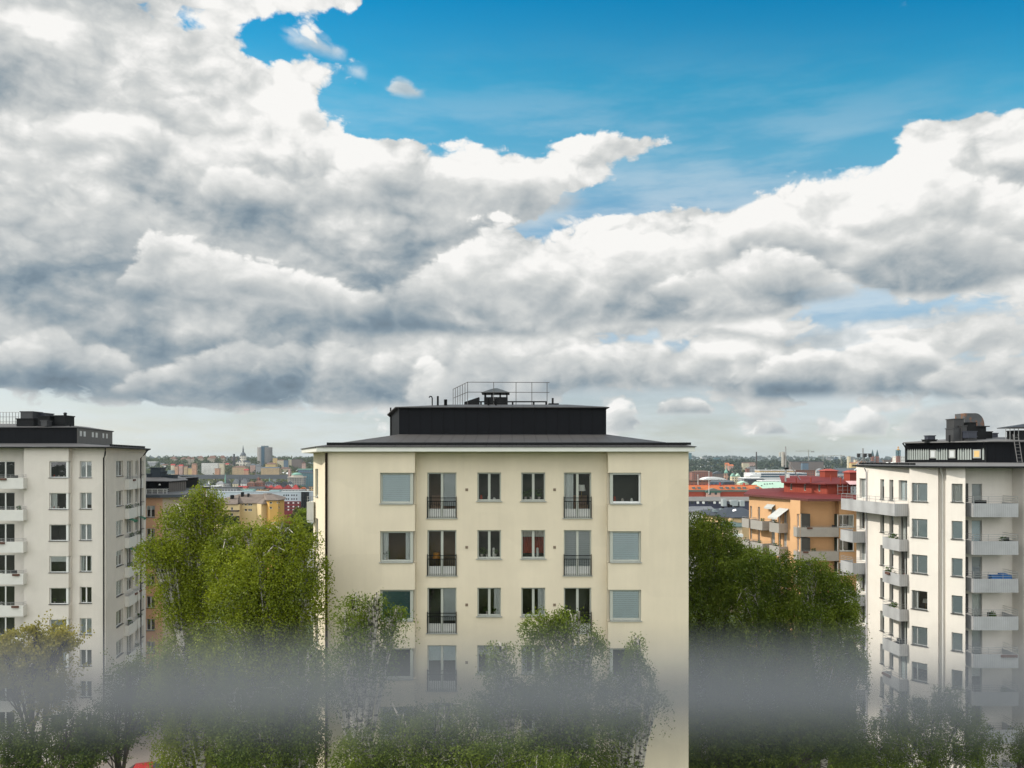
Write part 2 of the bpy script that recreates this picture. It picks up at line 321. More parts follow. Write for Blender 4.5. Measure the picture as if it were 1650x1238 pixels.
# ------------------------------------------------------------------ the cream building in the middle
def main_building():
    b = thing('apartment_building', 'cream rendered apartment tower in the middle with black penthouse and french balconies', 'apartment building', (0, 45, 0))
    D0, D1 = 38.1, 38.72; cream = mat('cream_render', (.68, .605, .462), .9, .06, .45, bump=.12, streak=True); fasc = mat('pale_fascia', (.62, .63, .58), .6, .05)
    a0 = PX(505, 46); a1 = PX(518, 44); f0 = PX(527, D0); f1 = PX(668.5, D0); r0 = (f1[0], D1); xr = (980-CX)*D0/F; r1 = (xr, D1); g0 = (xr, D0); g1 = PX(1109.5, D0)
    back = [(g1[0], 57), (-13.2, 57)]
    w = MB(); ZT = 27.40
    zt = lambda k: 26.345-FLOOR*k
    rows = range(9)
    uL0 = on_wall(f0, f1, 612.5); LL = unit(f0, f1)[1]; uR1 = on_wall(g0, g1, 1033)
    opsL = [(uL0, LL, zt(k)-1.52, zt(k)) for k in rows]; opsR = [(0, uR1, zt(k)-1.52, zt(k)) for k in rows]
    opsLr = [(0, .46, zt(k)-1.52, zt(k)) for k in rows]; opsRr = [(.16, D1-D0, zt(k)-1.52, zt(k)) for k in rows]
    U = lambda px: on_wall(r0, r1, px)
    fd = [(U(688.5), U(735.5)), (U(908.5), U(952.8))]; mw = [(U(769.2), U(807.3)), (U(840), U(878.6))]
    opsM = [(a, c, zt(k)-2.25, zt(k)) for a, c in fd for k in rows]+[(a, c, zt(k)-1.43, zt(k)) for a, c in mw for k in rows]
    opsA = [(on_wall(a0, a1, 508), on_wall(a0, a1, 512.5), zt(k)-1.5, zt(k)+.1) for k in rows]
    facade(w, back[1], a0, 0, ZT, []); facade(w, a0, a1, 0, ZT, opsA); facade(w, a1, f0, 0, ZT, [])
    facade(w, f0, f1, 0, ZT, opsL, .14); facade(w, f1, r0, 0, ZT, opsLr, .14); facade(w, r0, r1, 0, ZT, opsM, .12)
    facade(w, r1, g0, 0, ZT, opsRr, .14); facade(w, g0, g1, 0, ZT, opsR, .14); facade(w, g1, back[0], 0, ZT, []); facade(w, back[0], back[1], 0, ZT, [])
    w.build('wall', cream, b)
    cl = ['blind', 'curtains+plant', 'teal', '', 'blindgrey', 'curtains', '', '', '']; cd = ['sofa+rblind', 'plant+amber', 'rblind', 'half', 'curtains', '', '', '', '']
    c1 = ['items', 'plant+jar', 'plant+rcurtain', 'half', 'curtains', 'plant', '', '', '']; c2 = ['plant', 'red+jar', 'rcurtain', 'curtains', '', 'half', '', '', '']
    ce = ['lcurtain+lamp+sofa', 'blindgrey', 'plant', 'half', 'plant', '', '', '', '']; cr = ['items', 'blind', 'blind', '', 'blind', 'curtains', '', '', '']
    for k in rows:
        z1 = zt(k); z0 = z1-1.52
        win(b, f0, f1, uL0, LL-.14, z0, z1, 'single', cl[k], .14, FRAME, SILLG, 1 if k == 1 else 0, t=.09, sillw=.04)
        win(b, f1, r0, .14, .46, z0, z1, 'single', '', .14, FRAME, None, 0, iw=.068)
        p = MB(); p.box(f1[0]-.24, f1[0]-.1, D0+.1, D0+.24, z0+.005, z1-.005); p.build('corner_post', FRAME, b)
        win(b, g0, g1, .14, uR1, z0, z1, 'single', cr[k], .14, FRAME if k != 0 else FRAMEW, SILLG, 2 if k == 0 else 0, t=.09, sillw=.04)
        win(b, r1, g0, .16, D1-D0-.14, z0, z1, 'single', '', .14, FRAME, None, 0, iw=.068)
        p = MB(); p.box(xr+.1, xr+.24, D0+.1, D0+.24, z0+.005, z1-.005); p.build('corner_post', FRAME, b)
        for (a, c), cc, rm in ((fd[0], cd, 1), (fd[1], ce, 0)):
            win(b, r0, r1, a, c, z1-2.25, z1, 'french', cc[k], .12, FRAME, SILLG, rm if k < 2 else 2, name='french_door')
            balustrade(b, r0, r1, a+.03, c-.03, z1-2.25, 1.03)
        win(b, r0, r1, *mw[0], z1-1.43, z1, 'double', c1[k], .12, FRAME, SILLG, 2 if k == 0 else 0)
        win(b, r0, r1, *mw[1], z1-1.43, z1, 'double', c2[k], .12, FRAME, SILLG, 3 if k == 0 else 0)
        oa = opsA[k]; win(b, a0, a1, *oa, 'single', '', .1, FRAME, SILLG)
        for px in (752, 893.5):
            u = U(px); v = MB(); v.obox(r0, (1, 0), u-.065, u+.065, -.02, .0, z1-.9, z1-.77)
            for i in range(4): v.obox(r0, (1, 0), u-.05, u+.05, -.03, -.021, z1-.888+.03*i, z1-.874+.03*i)
            v.build('air_vent', mat('vent_grille', (.22, .17, .12), .7), b)
    # cornice, roof, penthouse
    E = [PX(510, 37.75), (PX(1120, 37.75)[0], 37.75), (PX(1120, 37.75)[0], 58), (-14, 58), PX(486, 46)]
    Q = [(-6.11, 43), (5.1, 43), (5.1, 55), (-8.2, 56), PX(630, 50)]
    m = MB(); m.prism(E, 27.36, 27.565); m.build('cornice', fasc, b)
    E2 = [(x+(.06 if x > 0 else -.06), y-(.06 if y < 50 else -.06)) for x, y in E]
    m = MB(); m.prism(E2, 27.57, 27.60); ring_roof(m, E2, Q, 27.602, [28.34, 28.34, 28.45, 28.5, 28.45]); roof = m.build('roof', ROOFD, b)
    m = MB(); x0, x1 = PX(527, 38.2)[0], PX(1113, 38.2)[0]; m.box(x0, x1, 38.12, 38.24, 27.68, 27.80)
    for i in range(24): xx = x0+(x1-x0)*(i+.5)/24; m.box(xx-.02, xx+.02, 38.13, 38.3, 27.58, 27.679)
    m.build('snow_guard', METAL, roof)
    m = MB(); ring_roof(m, Q, Q, 28.2, 29.76); m.build('penthouse_wall', CLAD, roof)
    Q2 = [(-6.3, 42.8), (5.25, 42.8), (5.25, 55.2), (-8.4, 56.2), (-7.85, 49.9)]; T = [(-3.6, 46), (3.2, 46), (3.2, 53), (-5, 53), (-4.6, 49)]
    m = MB(); m.prism(Q2, 29.765, 29.81); ring_roof(m, Q2, T, 29.812, 30.16); m.face([(*p, 30.16) for p in T]); m.build('penthouse_roof', ROOFD, roof)
    # roof railing
    m = MB(); yr = 46.0; zt_ = PZ(616, 46); zb_ = 30.1; gx = [PX(p, 46)[0] for p in (753.5, 795.5, 831.5, 857, 881.5)]
    for x in gx: m.tube([(x, yr, zb_), (x, yr, zt_)], .022, 6)
    for z in (zt_, PZ(632, 46)): m.tube([(gx[0]-.02, yr, z), (PX(885.5, 46)[0], yr, z-.02)], .02, 6)
    for i in range(1, 7):
        t = i/6; x, y = gx[0]+(-3.75-gx[0])*t, 46+4.6*t; m.tube([(x, y, zb_), (x, y, zt_)], .02, 6)
    for z in (zt_, PZ(632, 46)): m.tube([(gx[0], yr, z), (-3.75, 50.6, z)], .02, 6)
    m.build('roof_railing', mat('rail_dull', (.10, .10, .10), .5), roof)
    m = MB(); D = 47.; x0, x1 = PX(780, D)[0], PX(818, D)[0]; m.box(x0, x1, D, D+1.3, 30.1, PZ(640, D)); m.build('vent_base', METAL, roof)
    m = MB()
    for x in (x0+.05, x0+.45, x1-.45, x1-.05):
        for y in (D+.05, D+1.25): m.box(x-.04, x+.04, y-.04, y+.04, PZ(640, D)-.01, PZ(633.6, D)+.01)
    m.build('vent_post', METAL, roof)
    m = MB(); e0, e1 = PX(775.5, D-.2)[0], PX(821, D-.2)[0]; ze = PZ(633.5, D); m.box(e0, e1, D-.2, D+1.5, ze, ze+.03)
    ring_roof(m, [(e0, D-.2), (e1, D-.2), (e1, D+1.5), (e0, D+1.5)], [((e0+e1)/2-.1, D+.6), ((e0+e1)/2+.1, D+.6), ((e0+e1)/2+.1, D+.7), ((e0+e1)/2-.1, D+.7)], ze+.031, PZ(627, D)+.1)
    m.face([((e0+e1)/2+dx, D+.65+dy, PZ(627, D)+.1) for dx, dy in ((-.1, -.05), (.1, -.05), (.1, .05), (-.1, .05))]); m.build('vent_cap', mat('grey_sheet', (.06, .065, .065), .55), roof)
    m = MB(); D = 46.6; xa, xb = PX(748, D)[0], PX(772, D)[0]; m.prism([(xa, D), (xb, D), (xb, D+.8), (xa, D+.8)], 30.0, [PZ(648, D), PZ(640, D), PZ(640, D), PZ(648, D)]); m.build('roof_hatch', METAL, roof)
    D = 44.8; m = MB(); z = PZ(653, D)
    hx = PX(696.5, D)[0]; m.tube([(hx, D, z-.15), (hx, D, z+.4), (hx-.04, D, z+.48), (hx-.12, D, z+.5), (hx-.18, D, z+.42)], .035, 8); m.build('gooseneck_vent', METAL, roof, True)
    for px, r, h in ((705.5, .055, .46), (718, .09, .27), (787, .06, .45), (799, .05, .4)):
        m = MB(); x = PX(px, D)[0]; zz = PZ(653 if px < 750 else 655, D)
        m.lathe((x, D), [(r, zz-.2), (r, zz+h), (r*1.15, zz+h+.01), (r*.9, zz+h+.05)], 12); m.build('vent_pipe', METAL, roof, True)
    m = MB(); D = 46.5; m.box(PX(884, D)[0], PX(900.5, D)[0], D, D+.6, 30.0, PZ(650, D)); m.lathe((PX(891, D)[0], D+.3), [(.06, 30.1), (.06, PZ(641, D))], 10); m.build('vent_box', METAL, roof)
    m = MB(); D = 45.9; m.box(PX(757, D)[0], PX(881, D)[0], D, D+.08, PZ(648.5, D), PZ(646.5, D))
    for p in (775, 800, 826, 860, 880): m.box(PX(p, D)[0]-.05, PX(p, D)[0]+.05, D+.01, D+.07, 30.0, PZ(648.4, D))
    m.build('snow_rail', METAL, roof)
    # left corner: drainpipe, antenna, side balconies
    pipe(b, [(f0[0]-.02, D0-.07, .1), (f0[0]-.02, D0-.07, 27.30)], .06, mat('brown_pipe', (.035, .02, .016), .5))
    m = MB(); x, y = PX(629.5, 49.5); m.tube([(x, y, 28.4), (x, y, PZ(657, 49.5))], .05, 6); m.build('antenna', METAL, roof)
    wb = mat('balcony_offwhite', (.55, .56, .53), .7, .05)
    for k in range(8):
        z0 = PZ(838.5, 45.5)-FLOOR*k; p, q = PX(494.2, 45.4), PX(505.5, 45.4)
        m = MB(); m.box(p[0], q[0]-.01, 45.4, 48.4, z0, z0+1.05); m.box(p[0]+.02, q[0], 45.42, 48.3, z0-.12, z0-.005)
        bal = m.build('balcony', wb, b)
        m = MB()
        for zz in (z0+1.2, z0+1.35): m.tube([(p[0], 45.45, zz), (q[0], 45.45, zz)], .018, 6)
        for x in (p[0]+.03, (p[0]+q[0])/2, q[0]-.05): m.tube([(x, 45.45, z0+1.05), (x, 45.45, z0+1.36)], .015, 6)
        m.build('handrail', RAIL, bal)
    return b
main_building()
# ------------------------------------------------------------------ the pale tower on the left
def rnd_content(rg): return rg.choice(['', '', 'blind', 'curtains', 'half', 'plant', 'lcurtain', 'blindgrey', 'full', 'items', 'rcurtain'])
def balcony(parent, P0, P1, u0, u1, proj, z0, m, h=1.0, rails=2, rt=.3, back=.0, things=0, rg=None):
    """solid parapet balcony sticking out `proj` from wall P0->P1; z0 is the floor underside"""
    d, L = unit(P0, P1); o = (P0[0], P0[1]); t = .06; q = MB()
    q.obox(o, d, u0, u1, -proj, -.004, z0, z0+.16)
    q.obox(o, d, u0, u1, -proj, -proj+t, z0+.161, z0+h); q.obox(o, d, u0, u0+t, -proj+t+.001, -.006, z0+.162, z0+h-.002); q.obox(o, d, u1-t, u1, -proj+t+.001, -.006, z0+.162, z0+h-.002)
    bal = q.build('balcony', m, parent); r = MB(); e = (-d[1], d[0])
    def w(u, y, z): return (o[0]+d[0]*u+e[0]*y, o[1]+d[1]*u+e[1]*y, z)
    if rails:
        for i in range(rails):
            z = z0+h+rt*(i+1)/rails; r.tube([w(u0+.03, -.05, z), w(u0+.03, -proj+.03, z), w(u1-.03, -proj+.03, z), w(u1-.03, -.05, z)], .016, 6)
        n = max(2, int((u1-u0)/.9))
        for i in range(n+1):
            u = u0+.03+(u1-u0-.06)*i/n; r.tube([w(u, -proj+.03, z0+h), w(u, -proj+.03, z0+h+rt)], .014, 6)
        r.build('handrail', RAIL, bal)
    for i in range(things):
        c = MB(); u = u0+.25+(u1-u0-.5)*rg.random(); k = rg.random()
        if k < .45:
            c2 = leaves_mb((0, 0, 0), (.22, .15, .2), 90, .05, rg); p = w(u, -proj+.22, z0+h+.12); c.v = [(x+p[0], y+p[1], z+p[2]) for x, y, z in c2.v]; c.f = c2.f; c.build('plant', PLANT, bal)
        elif k < .75:
            c.obox(o, d, u-.25, u+.25, -proj+.3, -proj+.8, z0+h-.2, z0+h-.14); c.obox(o, d, u-.22, u+.22, -proj+.75, -proj+.8, z0+h-.14, z0+h+.2)
            for du in (-.2, .2): c.obox(o, d, u+du-.02, u+du+.02, -proj+.32, -proj+.36, z0+.17, z0+h-.2)
            c.build('chair', METAL, bal)
        else:
            c.obox(o, d, u-.3, u+.3, -proj-.14, -proj-.01, z0+h-.2, z0+h-.02); c.build('planter', mat('planter_brown', (.10, .05, .035), .8), bal)
    return bal
def left_building():
    b = thing('apartment_building', 'tall pale rendered tower at left edge with white balconies and black roof boxes', 'apartment building', (-42, 75, 0)); rg = random.Random(3)
    D0 = 70.4; st = mat('greige_render', (.60, .57, .52), .9, .05, .3, bump=.1, streak=True); wb = mat('balcony_white', (.60, .60, .57), .7, .05); bl = mat('black_pipe', (.02, .02, .02), .5)
    s = D0/F
    B0 = (-53, D0+1.1); A0 = PX(-95, D0); A1 = PX(-40, D0); L0 = (A1[0], D0+1.1); L1 = (PX(38.5, D0)[0], D0+1.1); b0 = PX(38.5, D0); b1 = PX(110.5, D0); r0 = (b1[0], D0+.55); r1 = (PX(169, D0+.55)[0], D0+.55)
    c0 = PX(170.5, D0+.2); e1 = PX(235, 83.5); ZT = PZ(722, D0)
    zt = lambda k: PZ(743.5+51*k, D0); rows = range(9)
    w = MB(); u = lambda p, q, px: on_wall(p, q, px)
    lo = [(u(L0, L1, -8), u(L0, L1, 23.5), zt(k)-2.2, zt(k)) for k in rows]; bo = [(u(b0, b1, 79.5), unit(b0, b1)[1], zt(k)-1.5, zt(k)) for k in rows]
    ro = [(u(r0, r1, 128.5), u(r0, r1, 147.5), zt(k)-1.5, zt(k)) for k in rows]
    facade(w, (A0[0]-4, D0), A1, 0, ZT, []); facade(w, A1, L0, 0, ZT, []); facade(w, L0, L1, 0, ZT, lo, .12); facade(w, L1, b0, 0, ZT, []); facade(w, b0, b1, 0, ZT, bo, .14)
    facade(w, b1, r0, 0, ZT, [(0, .36, zt(k)-1.5, zt(k)) for k in rows]); facade(w, r0, r1, 0, ZT, ro, .14); facade(w, r1, c0, 0, ZT, [])
    # right-hand side: window, bay with balcony, second bay, far window
    S = lambda px: u(c0, e1, px); Lc = unit(c0, e1)[1]
    so = []
    for k in rows:
        z = zt(k)+.05
        so += [(S(187.5), S(198.5), z-1.5, z), (S(204.5), S(214), z-1.5 if k % 3 else z-2.2, z), (S(218.5), S(223), z-1.5, z), (S(228.3), S(231.3), z-1.5, z)]
    facade(w, c0, e1, 0, ZT, so, .14)
    bk = (e1[0]-9, 101); facade(w, e1, bk, 0, ZT, []); w.build('wall', st, b)
    for k in rows:
        z = zt(k)
        win(b, L0, L1, *lo[k], 'double', rg.choice(['', 'plant', 'rblind', 'teal' if k == 5 else '']), .12, FRAMEW, SILLD, 0, t=.06)
        win(b, b0, b1, bo[k][0], bo[k][1]-.14, z-1.5, z, 'single', ['items', 'lcurtain+items', '', 'half', 'plant', 'blindgrey', 'rcurtain', '', ''][k], .14, FRAMEW, SILLD, 0, t=.07)
        win(b, b1, r0, .14, .36, z-1.5, z, 'single', '', .14, FRAMEW, None, 0, iw=.068)
        p = MB(); p.box(b1[0]-.26, b1[0]-.08, D0+.08, D0+.26, z-1.495, z-.005); p.build('corner_post', FRAMEW, b)
        win(b, r0, r1, *ro[k], 'double', ['blindgrey', 'lcurtain+rblind', 'blindgrey', 'curtains', 'plant', 'blindgrey', '', '', ''][k], .14, FRAMEW, SILLD, 2, t=.06)
        for i in range(4):
            o = so[k*4+i]; win(b, c0, e1, *o, 'double' if i < 2 else 'single', rnd_content(rg) if i < 2 else '', .14, FRAMEW, SILLD if i in (0, 3) else None, 2, t=.06)
        balcony(b, b0, b1, -1.95, .28, .55, PZ(788-.5+51*k, D0), wb, .96, 2, .26, things=2 if k in (0, 3, 5) else 1, rg=rg)
        balcony(b, c0, e1, S(200.6), S(213.5), .4, z-2.75, wb, 1.0, 2, .25, things=2, rg=rg)
        balcony(b, c0, e1, S(216.5), S(225), .35, z-2.75, wb, 1.0, 2, .25, things=1, rg=rg)
    # awnings
    for k, (p, q) in ((2, (201, 208)), (2, (217.5, 222)), (3, (201.5, 206))):
        m = MB(); o = (c0[0], c0[1]); d = unit(c0, e1)[0]; a, c = S(p), S(q); z = zt(k)
        pts = []
        e = (-d[1], d[0])
        def wp(uu, y, zz): return (o[0]+d[0]*uu+e[0]*y, o[1]+d[1]*uu+e[1]*y, zz)
        m.face([wp(a, -.05, z+.1), wp(c, -.05, z+.1), wp(c, -.8, z-.15), wp(a, -.8, z-.15)]); m.face([wp(a, -.8, z-.15), wp(c, -.8, z-.15), wp(c, -.82, z-.3), wp(a, -.82, z-.3)])
        m.build('awning', mat('awning_green', (.02, .12, .06), .8), b)
    pipe(b, [(r1[0]+.13, D0+.1, .1), (r1[0]+.13, D0+.1, ZT-.9), (r1[0]+.3, D0-.05, ZT-.65), (r1[0]+.45, D0-.25, ZT-.35), (r1[0]+.5, D0-.35, ZT-.05)], .07, bl)
    P2 = PX(226.5, 80.5); pipe(b, [(P2[0]+.12, P2[1]-.2, .1), (P2[0]+.12, P2[1]-.2, ZT-.9), (P2[0]+.5, P2[1]-.2, ZT-.5), (P2[0]+.75, P2[1], ZT-.05)], .07, bl)
    # roof
    E = [(-58, D0-.55), PX(181, D0-.5), PX(243, 83), (bk[0]+.6, 102), (-58, 102)]
    Q = [(-58, D0+5), PX(124, D0+4.5), PX(180.5, 86), (-51, 99), (-58, 99)]
    m = MB(); m.prism(E, ZT, ZT+.1); m.build('cornice', METAL, b)
    m = MB(); zq = PZ(714.5, D0+4.7); ring_roof(m, E, Q, ZT+.104, zq); roof = m.build('roof', seam_mat('roof_grey_sheet', (.075, .075, .077), .9, .5, 0, .7), b)
    m = MB(); zp = PZ(689.5, D0+4.7)
    for i in range(4):
        m.face([(*Q[i], zq-.2), (*Q[(i+1) % 5], zq-.2), (*Q[(i+1) % 5], zp), (*Q[i], zp)])
    m.build('penthouse_wall', CLAD, roof)
    m = MB(); rows2 = [(on_wall(Q[1], Q[2], p), on_wall(Q[1], Q[2], q)) for p, q in ((127.5, 130.3), (133.5, 136.5), (147, 149.5), (153, 155.8), (164.2, 166.3), (170, 172))]
    za, zb = PZ(713, 80)+.5, PZ(702, 80)+.3
    m.obox(Q[1], unit(Q[1], Q[2])[0], .02, unit(Q[1], Q[2])[1]-.02, -.05, -.005, zq-.1, zp-.01); m.build('penthouse_side', seam_mat('penthouse_sheet', (.10, .095, .085), .5, .5, 1, .5), roof)
    for a, c in rows2:
        m = MB(); o, d = Q[1], unit(Q[1], Q[2])[0]; m.obox(o, d, a, c, -.09, -.052, za, zb); m.build('penthouse_window', mat('pale_shutter', (.6, .62, .6), .5), roof)
    m = MB(); m.prism([(p[0]+(.2 if 0 < i < 3 else 0), p[1]-(.2 if i < 2 else 0)) for i, p in enumerate(Q)], zp, zp+.08); ring_roof(m, Q, [(-58, 80), (-46, 80), (-47, 88), (-52, 94), (-58, 94)], zp+.082, zp+.6); m.build('penthouse_roof', seam_mat('roof_grey_sheet', (.115, .115, .115)), roof)
    D = 76.; bx = lambda p, q, y0, y1, dep, nm='roof_box', D=D, mt=METAL: (lambda mm: (mm.box(PX(p, D)[0], PX(q, D)[0], D, D+dep, PZ(y0, D), PZ(y1, D)), mm.box(PX(p, D)[0]-.06, PX(q, D)[0]+.06, D-.06, D+dep+.06, PZ(y1, D)+.004, PZ(y1, D)+.1), mm.build(nm, mt, roof)))(MB())
    bx(26.5, 54, 690, 676, 2.5, 'duct_base'); bx(33, 52.5, 675.5, 664.5, 1.6, 'duct_hood', D+.3, mat('duct_grey', (.04, .042, .045), .45)); bx(53.5, 72, 688, 667, 1.5, 'duct_hood', D+1.4, mat('duct_blue', (.03, .035, .05), .45)); bx(61, 80, 688, 672, 1.2, 'duct_hood', D-.2)
    bx(66, 75.5, 687, 679, .8, 'duct_hood', D-1.3, mat('duct_grey', (.04, .042, .045))); bx(87.5, 105, 688.5, 671, 1.6, 'chimney', D+.2)
    m = MB(); m.lathe((PX(96.5, D)[0], D+.9), [(.14, PZ(671, D)), (.14, PZ(666, D)), (.2, PZ(665.8, D)), (.1, PZ(664, D))], 10); m.lathe((PX(118, D)[0], D-.5), [(.07, PZ(690, D)), (.07, PZ(684, D))], 8); m.build('vent_pipe', METAL, roof)
    m = MB(); D = 78
    for i in range(9):
        x = PX(-10+5*i, D)[0]; m.tube([(x, D, PZ(690, D)), (x, D, PZ(664.5, D))], .03, 5)
    for y in (664.5, 672, 680): m.tube([(PX(-12, D)[0], D, PZ(y, D)), (PX(31, D)[0], D, PZ(y, D))], .025, 5)
    m.build('roof_railing', RAIL, roof)
    m = MB(); d, L = unit(E[1], E[2])
    for i in range(22):
        m.obox(E[1], d, 1+i*(L-1.6)/22, 1.3+i*(L-1.6)/22, .35, .5, ZT+.15, ZT+.34)
    m.build('snow_guard', METAL, roof); return b
left_building()
# ------------------------------------------------------------------ the pale tower on the right
def right_building():
    b = thing('apartment_building', 'warm white rendered tower at right edge with grey balconies and rusty roof hood', 'apartment building', (38, 66, 0)); rg = random.Random(9)
    st = mat('warm_white_render', (.69, .655, .60), .9, .045, .3, bump=.1, streak=True); gb = seam_mat('balcony_grey_sheet', (.36, .37, .38), .16, .6, 0, .8); ZT = PZ(752, 60.5)-.1
    p0 = PX(1380, 72); p1 = PX(1466, 63.6); q0 = PX(1465.5, 62.6); q1 = PX(1511.5, 61.0); s0 = PX(1513, 61.3); s1 = PX(1524.5, 60.85); t0 = PX(1524.8, 60.3); t1 = PX(1555.5, 59.4); l0 = (t1[0], 61.0); l1 = (PX(1631, 61.0)[0], 61.0); v0 = (l1[0], 59.6); v1 = (l1[0]+9, 59.6)
    zt = lambda k: PZ(780, 60.3)-FLOOR*k; rows = range(8)
    w = MB(); A = lambda px: on_wall(p0, p1, px)
    ao, Bo, To, Lo, Vo = [], [], [], [], []
    for k in rows:
        z = zt(k)+.16
        ao += [(A(1385), A(1396.5), z-1.75, z), (A(1418.3), A(1424.7), z-1.75, z), (A(1433), A(1439.5), z-1.75, z), (A(1448), A(1461.8), z-1.65 if k == 0 else z-2.2, z)]
        Bo.append((on_wall(q0, q1, 1469), on_wall(q0, q1, 1494.3), zt(k)-1.48, zt(k)+.02)); To.append((on_wall(t0, t1, 1533.2), on_wall(t0, t1, 1551), zt(k)-1.38, zt(k)+.03))
        Lo.append((on_wall(l0, l1, 1566), on_wall(l0, l1, 1582.5), zt(k)-2.25, zt(k)-.02)); Vo.append((.4, 1.6, zt(k)-1.4, zt(k)))
    facade(w, (40.5, 90), p0, 0, ZT, []); facade(w, p0, p1, 0, ZT, ao, .2); facade(w, p1, q0, 0, ZT, []); facade(w, q0, q1, 0, ZT, Bo, .14); facade(w, q1, s0, 0, ZT, []); facade(w, s0, s1, 0, ZT, [])
    facade(w, s1, t0, 0, ZT, []); facade(w, t0, t1, 0, ZT, To, .16); facade(w, t1, l0, 0, ZT, []); facade(w, l0, l1, 0, ZT, Lo, .14); facade(w, l1, v0, 0, ZT, []); facade(w, v0, v1, 0, ZT, Vo, .14); facade(w, v1, (v1[0]+2, 90), 0, ZT, [])
    w.build('wall', st, b)
    for k in rows:
        for i in range(4): win(b, p0, p1, *ao[k*4+i], 'double' if i in (0, 3) else 'single', rnd_content(rg) if i in (0, 3) else rg.choice(['', 'blindgrey', 'half', 'full']), .2, FRAMEG if i else FRAMEW, SILLD if i in (1, 2) else None, 3 if k == 0 else 2, t=.06)
        win(b, q0, q1, *Bo[k], 'sidelight', ['blind', 'blind', 'blind', 'lcurtain+lamp', 'blind', 'half', 'blind', ''][k], .14, FRAMEG, SILLD, 2, t=.06)
        win(b, t0, t1, *To[k], 'single', ['full', 'blind', 'blind', 'blind', 'blind', 'blindgrey', '', ''][k], .16, FRAMEG, SILLD, 2, t=.06)
        win(b, l0, l1, *Lo[k], 'single', ['blindgrey', 'blind', 'blindgrey', 'full', 'blindgrey', 'half', '', ''][k], .14, FRAMEG, None, 2, t=.06, name='balcony_door')
        win(b, v0, v1, *Vo[k], 'double', 'rcurtain', .14, FRAMEG, SILLD, 2, t=.06)
        zb = PZ(833, 59.2)-FLOOR*k-.02
        bal = balcony(b, l0, l1, .42, 3.78, 1.9, zb, gb, 1.02, 3, .5, things=2 if k != 2 else 0, rg=rg)
        if k == 2:
            m = MB(); m.obox(l0, (1, 0), 1.9, 3.4, -1.75, -1.2, zb+.9, zb+1.25); m.obox(l0, (1, 0), 2.6, 3.1, -1.7, -1.3, zb+1.1, zb+1.38); m.build('blue_tarpaulin', mat('tarp_blue', (.01, .10, .30), .6), bal)
        # balconies of the left face: wide one on the top floor, two small ones below
        zq = zt(k)-2.72
        if k == 0:
            balcony(b, p0, p1, A(1381)-.7, A(1463.5), 1.15, zq+.02, gb, 1.0, 2, .45, rg=rg)
        else:
            balcony(b, p0, p1, A(1381)-.8, A(1394), 1.15, zq, gb, 1.0, 3, .45, things=1 if k == 3 else 0, rg=rg)
            balcony(b, p0, p1, A(1437)-.1, A(1463.8), .75, zq, gb, .95, 2, .4, things=2, rg=rg)
        m = MB(); m.lathe((v0[0]+.32, 59.56), [(.07, zt(k)+.2), (.07, zt(k)+.3)], 8); m.build('wall_lamp', METAL, b)
    wp = mat('white_pipe', (.55, .56, .54), .5); pg = mat('grey_pipe', (.38, .38, .40), .45)
    pipe(b, [(s0[0]+.12, 60.98, .1), (s0[0]+.12, 60.98, ZT-.6), (s0[0]-.1, 60.8, ZT-.25), (s0[0]-.2, 60.7, ZT)], .07, wp); pipe(b, [(s0[0]+.36, 60.9, .1), (s0[0]+.36, 60.9, ZT)], .06, pg)
    a = A(1397.5); d = unit(p0, p1)[0]; pp = (p0[0]+d[0]*a, p0[1]+d[1]*a); pipe(b, [(pp[0]-.1, pp[1]-.04, .1), (pp[0]-.1, pp[1]-.04, ZT-.5), (pp[0]-.3, pp[1]-.1, ZT-.1)], .05, pg)
    # roof
    E = [PX(1373, 72.8), PX(1465, 62.4), PX(1508, 60.4), PX(1525, 59.7), PX(1556, 58.9), (v1[0]+3, 58.9), (v1[0]+5, 92), (41.5, 92)]
    Q = [PX(1458.5, 70), (PX(1500, 68)[0], 68.), PX(1560, 65.6), PX(1587, 64.5), (PX(1620, 64.5)[0], 64.5), (v1[0]+1, 64.5), (v1[0]+1, 86), (44.5, 86)]
    m = MB(); m.prism(E, ZT, ZT+.13); m.build('cornice', METAL, b)
    zq = PZ(745.5, 64.5); m = MB(); ring_roof(m, E, Q, ZT+.134, zq); roof = m.build('roof', mat('roof_felt_grey', (.15, .15, .15), .8, .2, .8, bump=.2), b)
    zp = PZ(712.5, 64.5); m = MB(); QW = [Q[0]]+Q[3:]; ring_roof(m, QW, QW, zq-.1, zp)
    m.build('penthouse_wall', CLAD, roof)
    # pale pointed boards in front of the black wall, three little windows
    d, L = unit(Q[0], Q[3]); o = Q[0]; n = 34; pb = mat('pale_board', (.29, .325, .31), .6, .1); wn = [(on_wall(Q[0], Q[3], p), on_wall(Q[0], Q[3], q)) for p, q in ((1500, 1508), (1530.5, 1539), (1569.5, 1580))]
    za, zb = zq+.22, zp-.5
    for i in range(n):
        u0 = L*(i+.12)/n; u1 = L*(i+.8)/n; um = (u0+u1)/2
        if any(a-.12 < um < c+.12 for a, c in wn): continue
        m = MB(); k = 0; pts = [(u0, za), (u1, za), (u1, zb-.18), (um, zb), (u0, zb-.18)]
        for wv in (-.07, -.02): m.v += [(o[0]+d[0]*uu-d[1]*wv, o[1]+d[1]*uu+d[0]*wv, z) for uu, z in pts]
        m.f += [(k, k+1, k+2, k+3, k+4), (k+9, k+8, k+7, k+6, k+5)]+[(k+a, k+5+a, k+5+(a+1) % 5, k+(a+1) % 5) for a in range(5)]
        m.build('cladding_board', pb, roof)
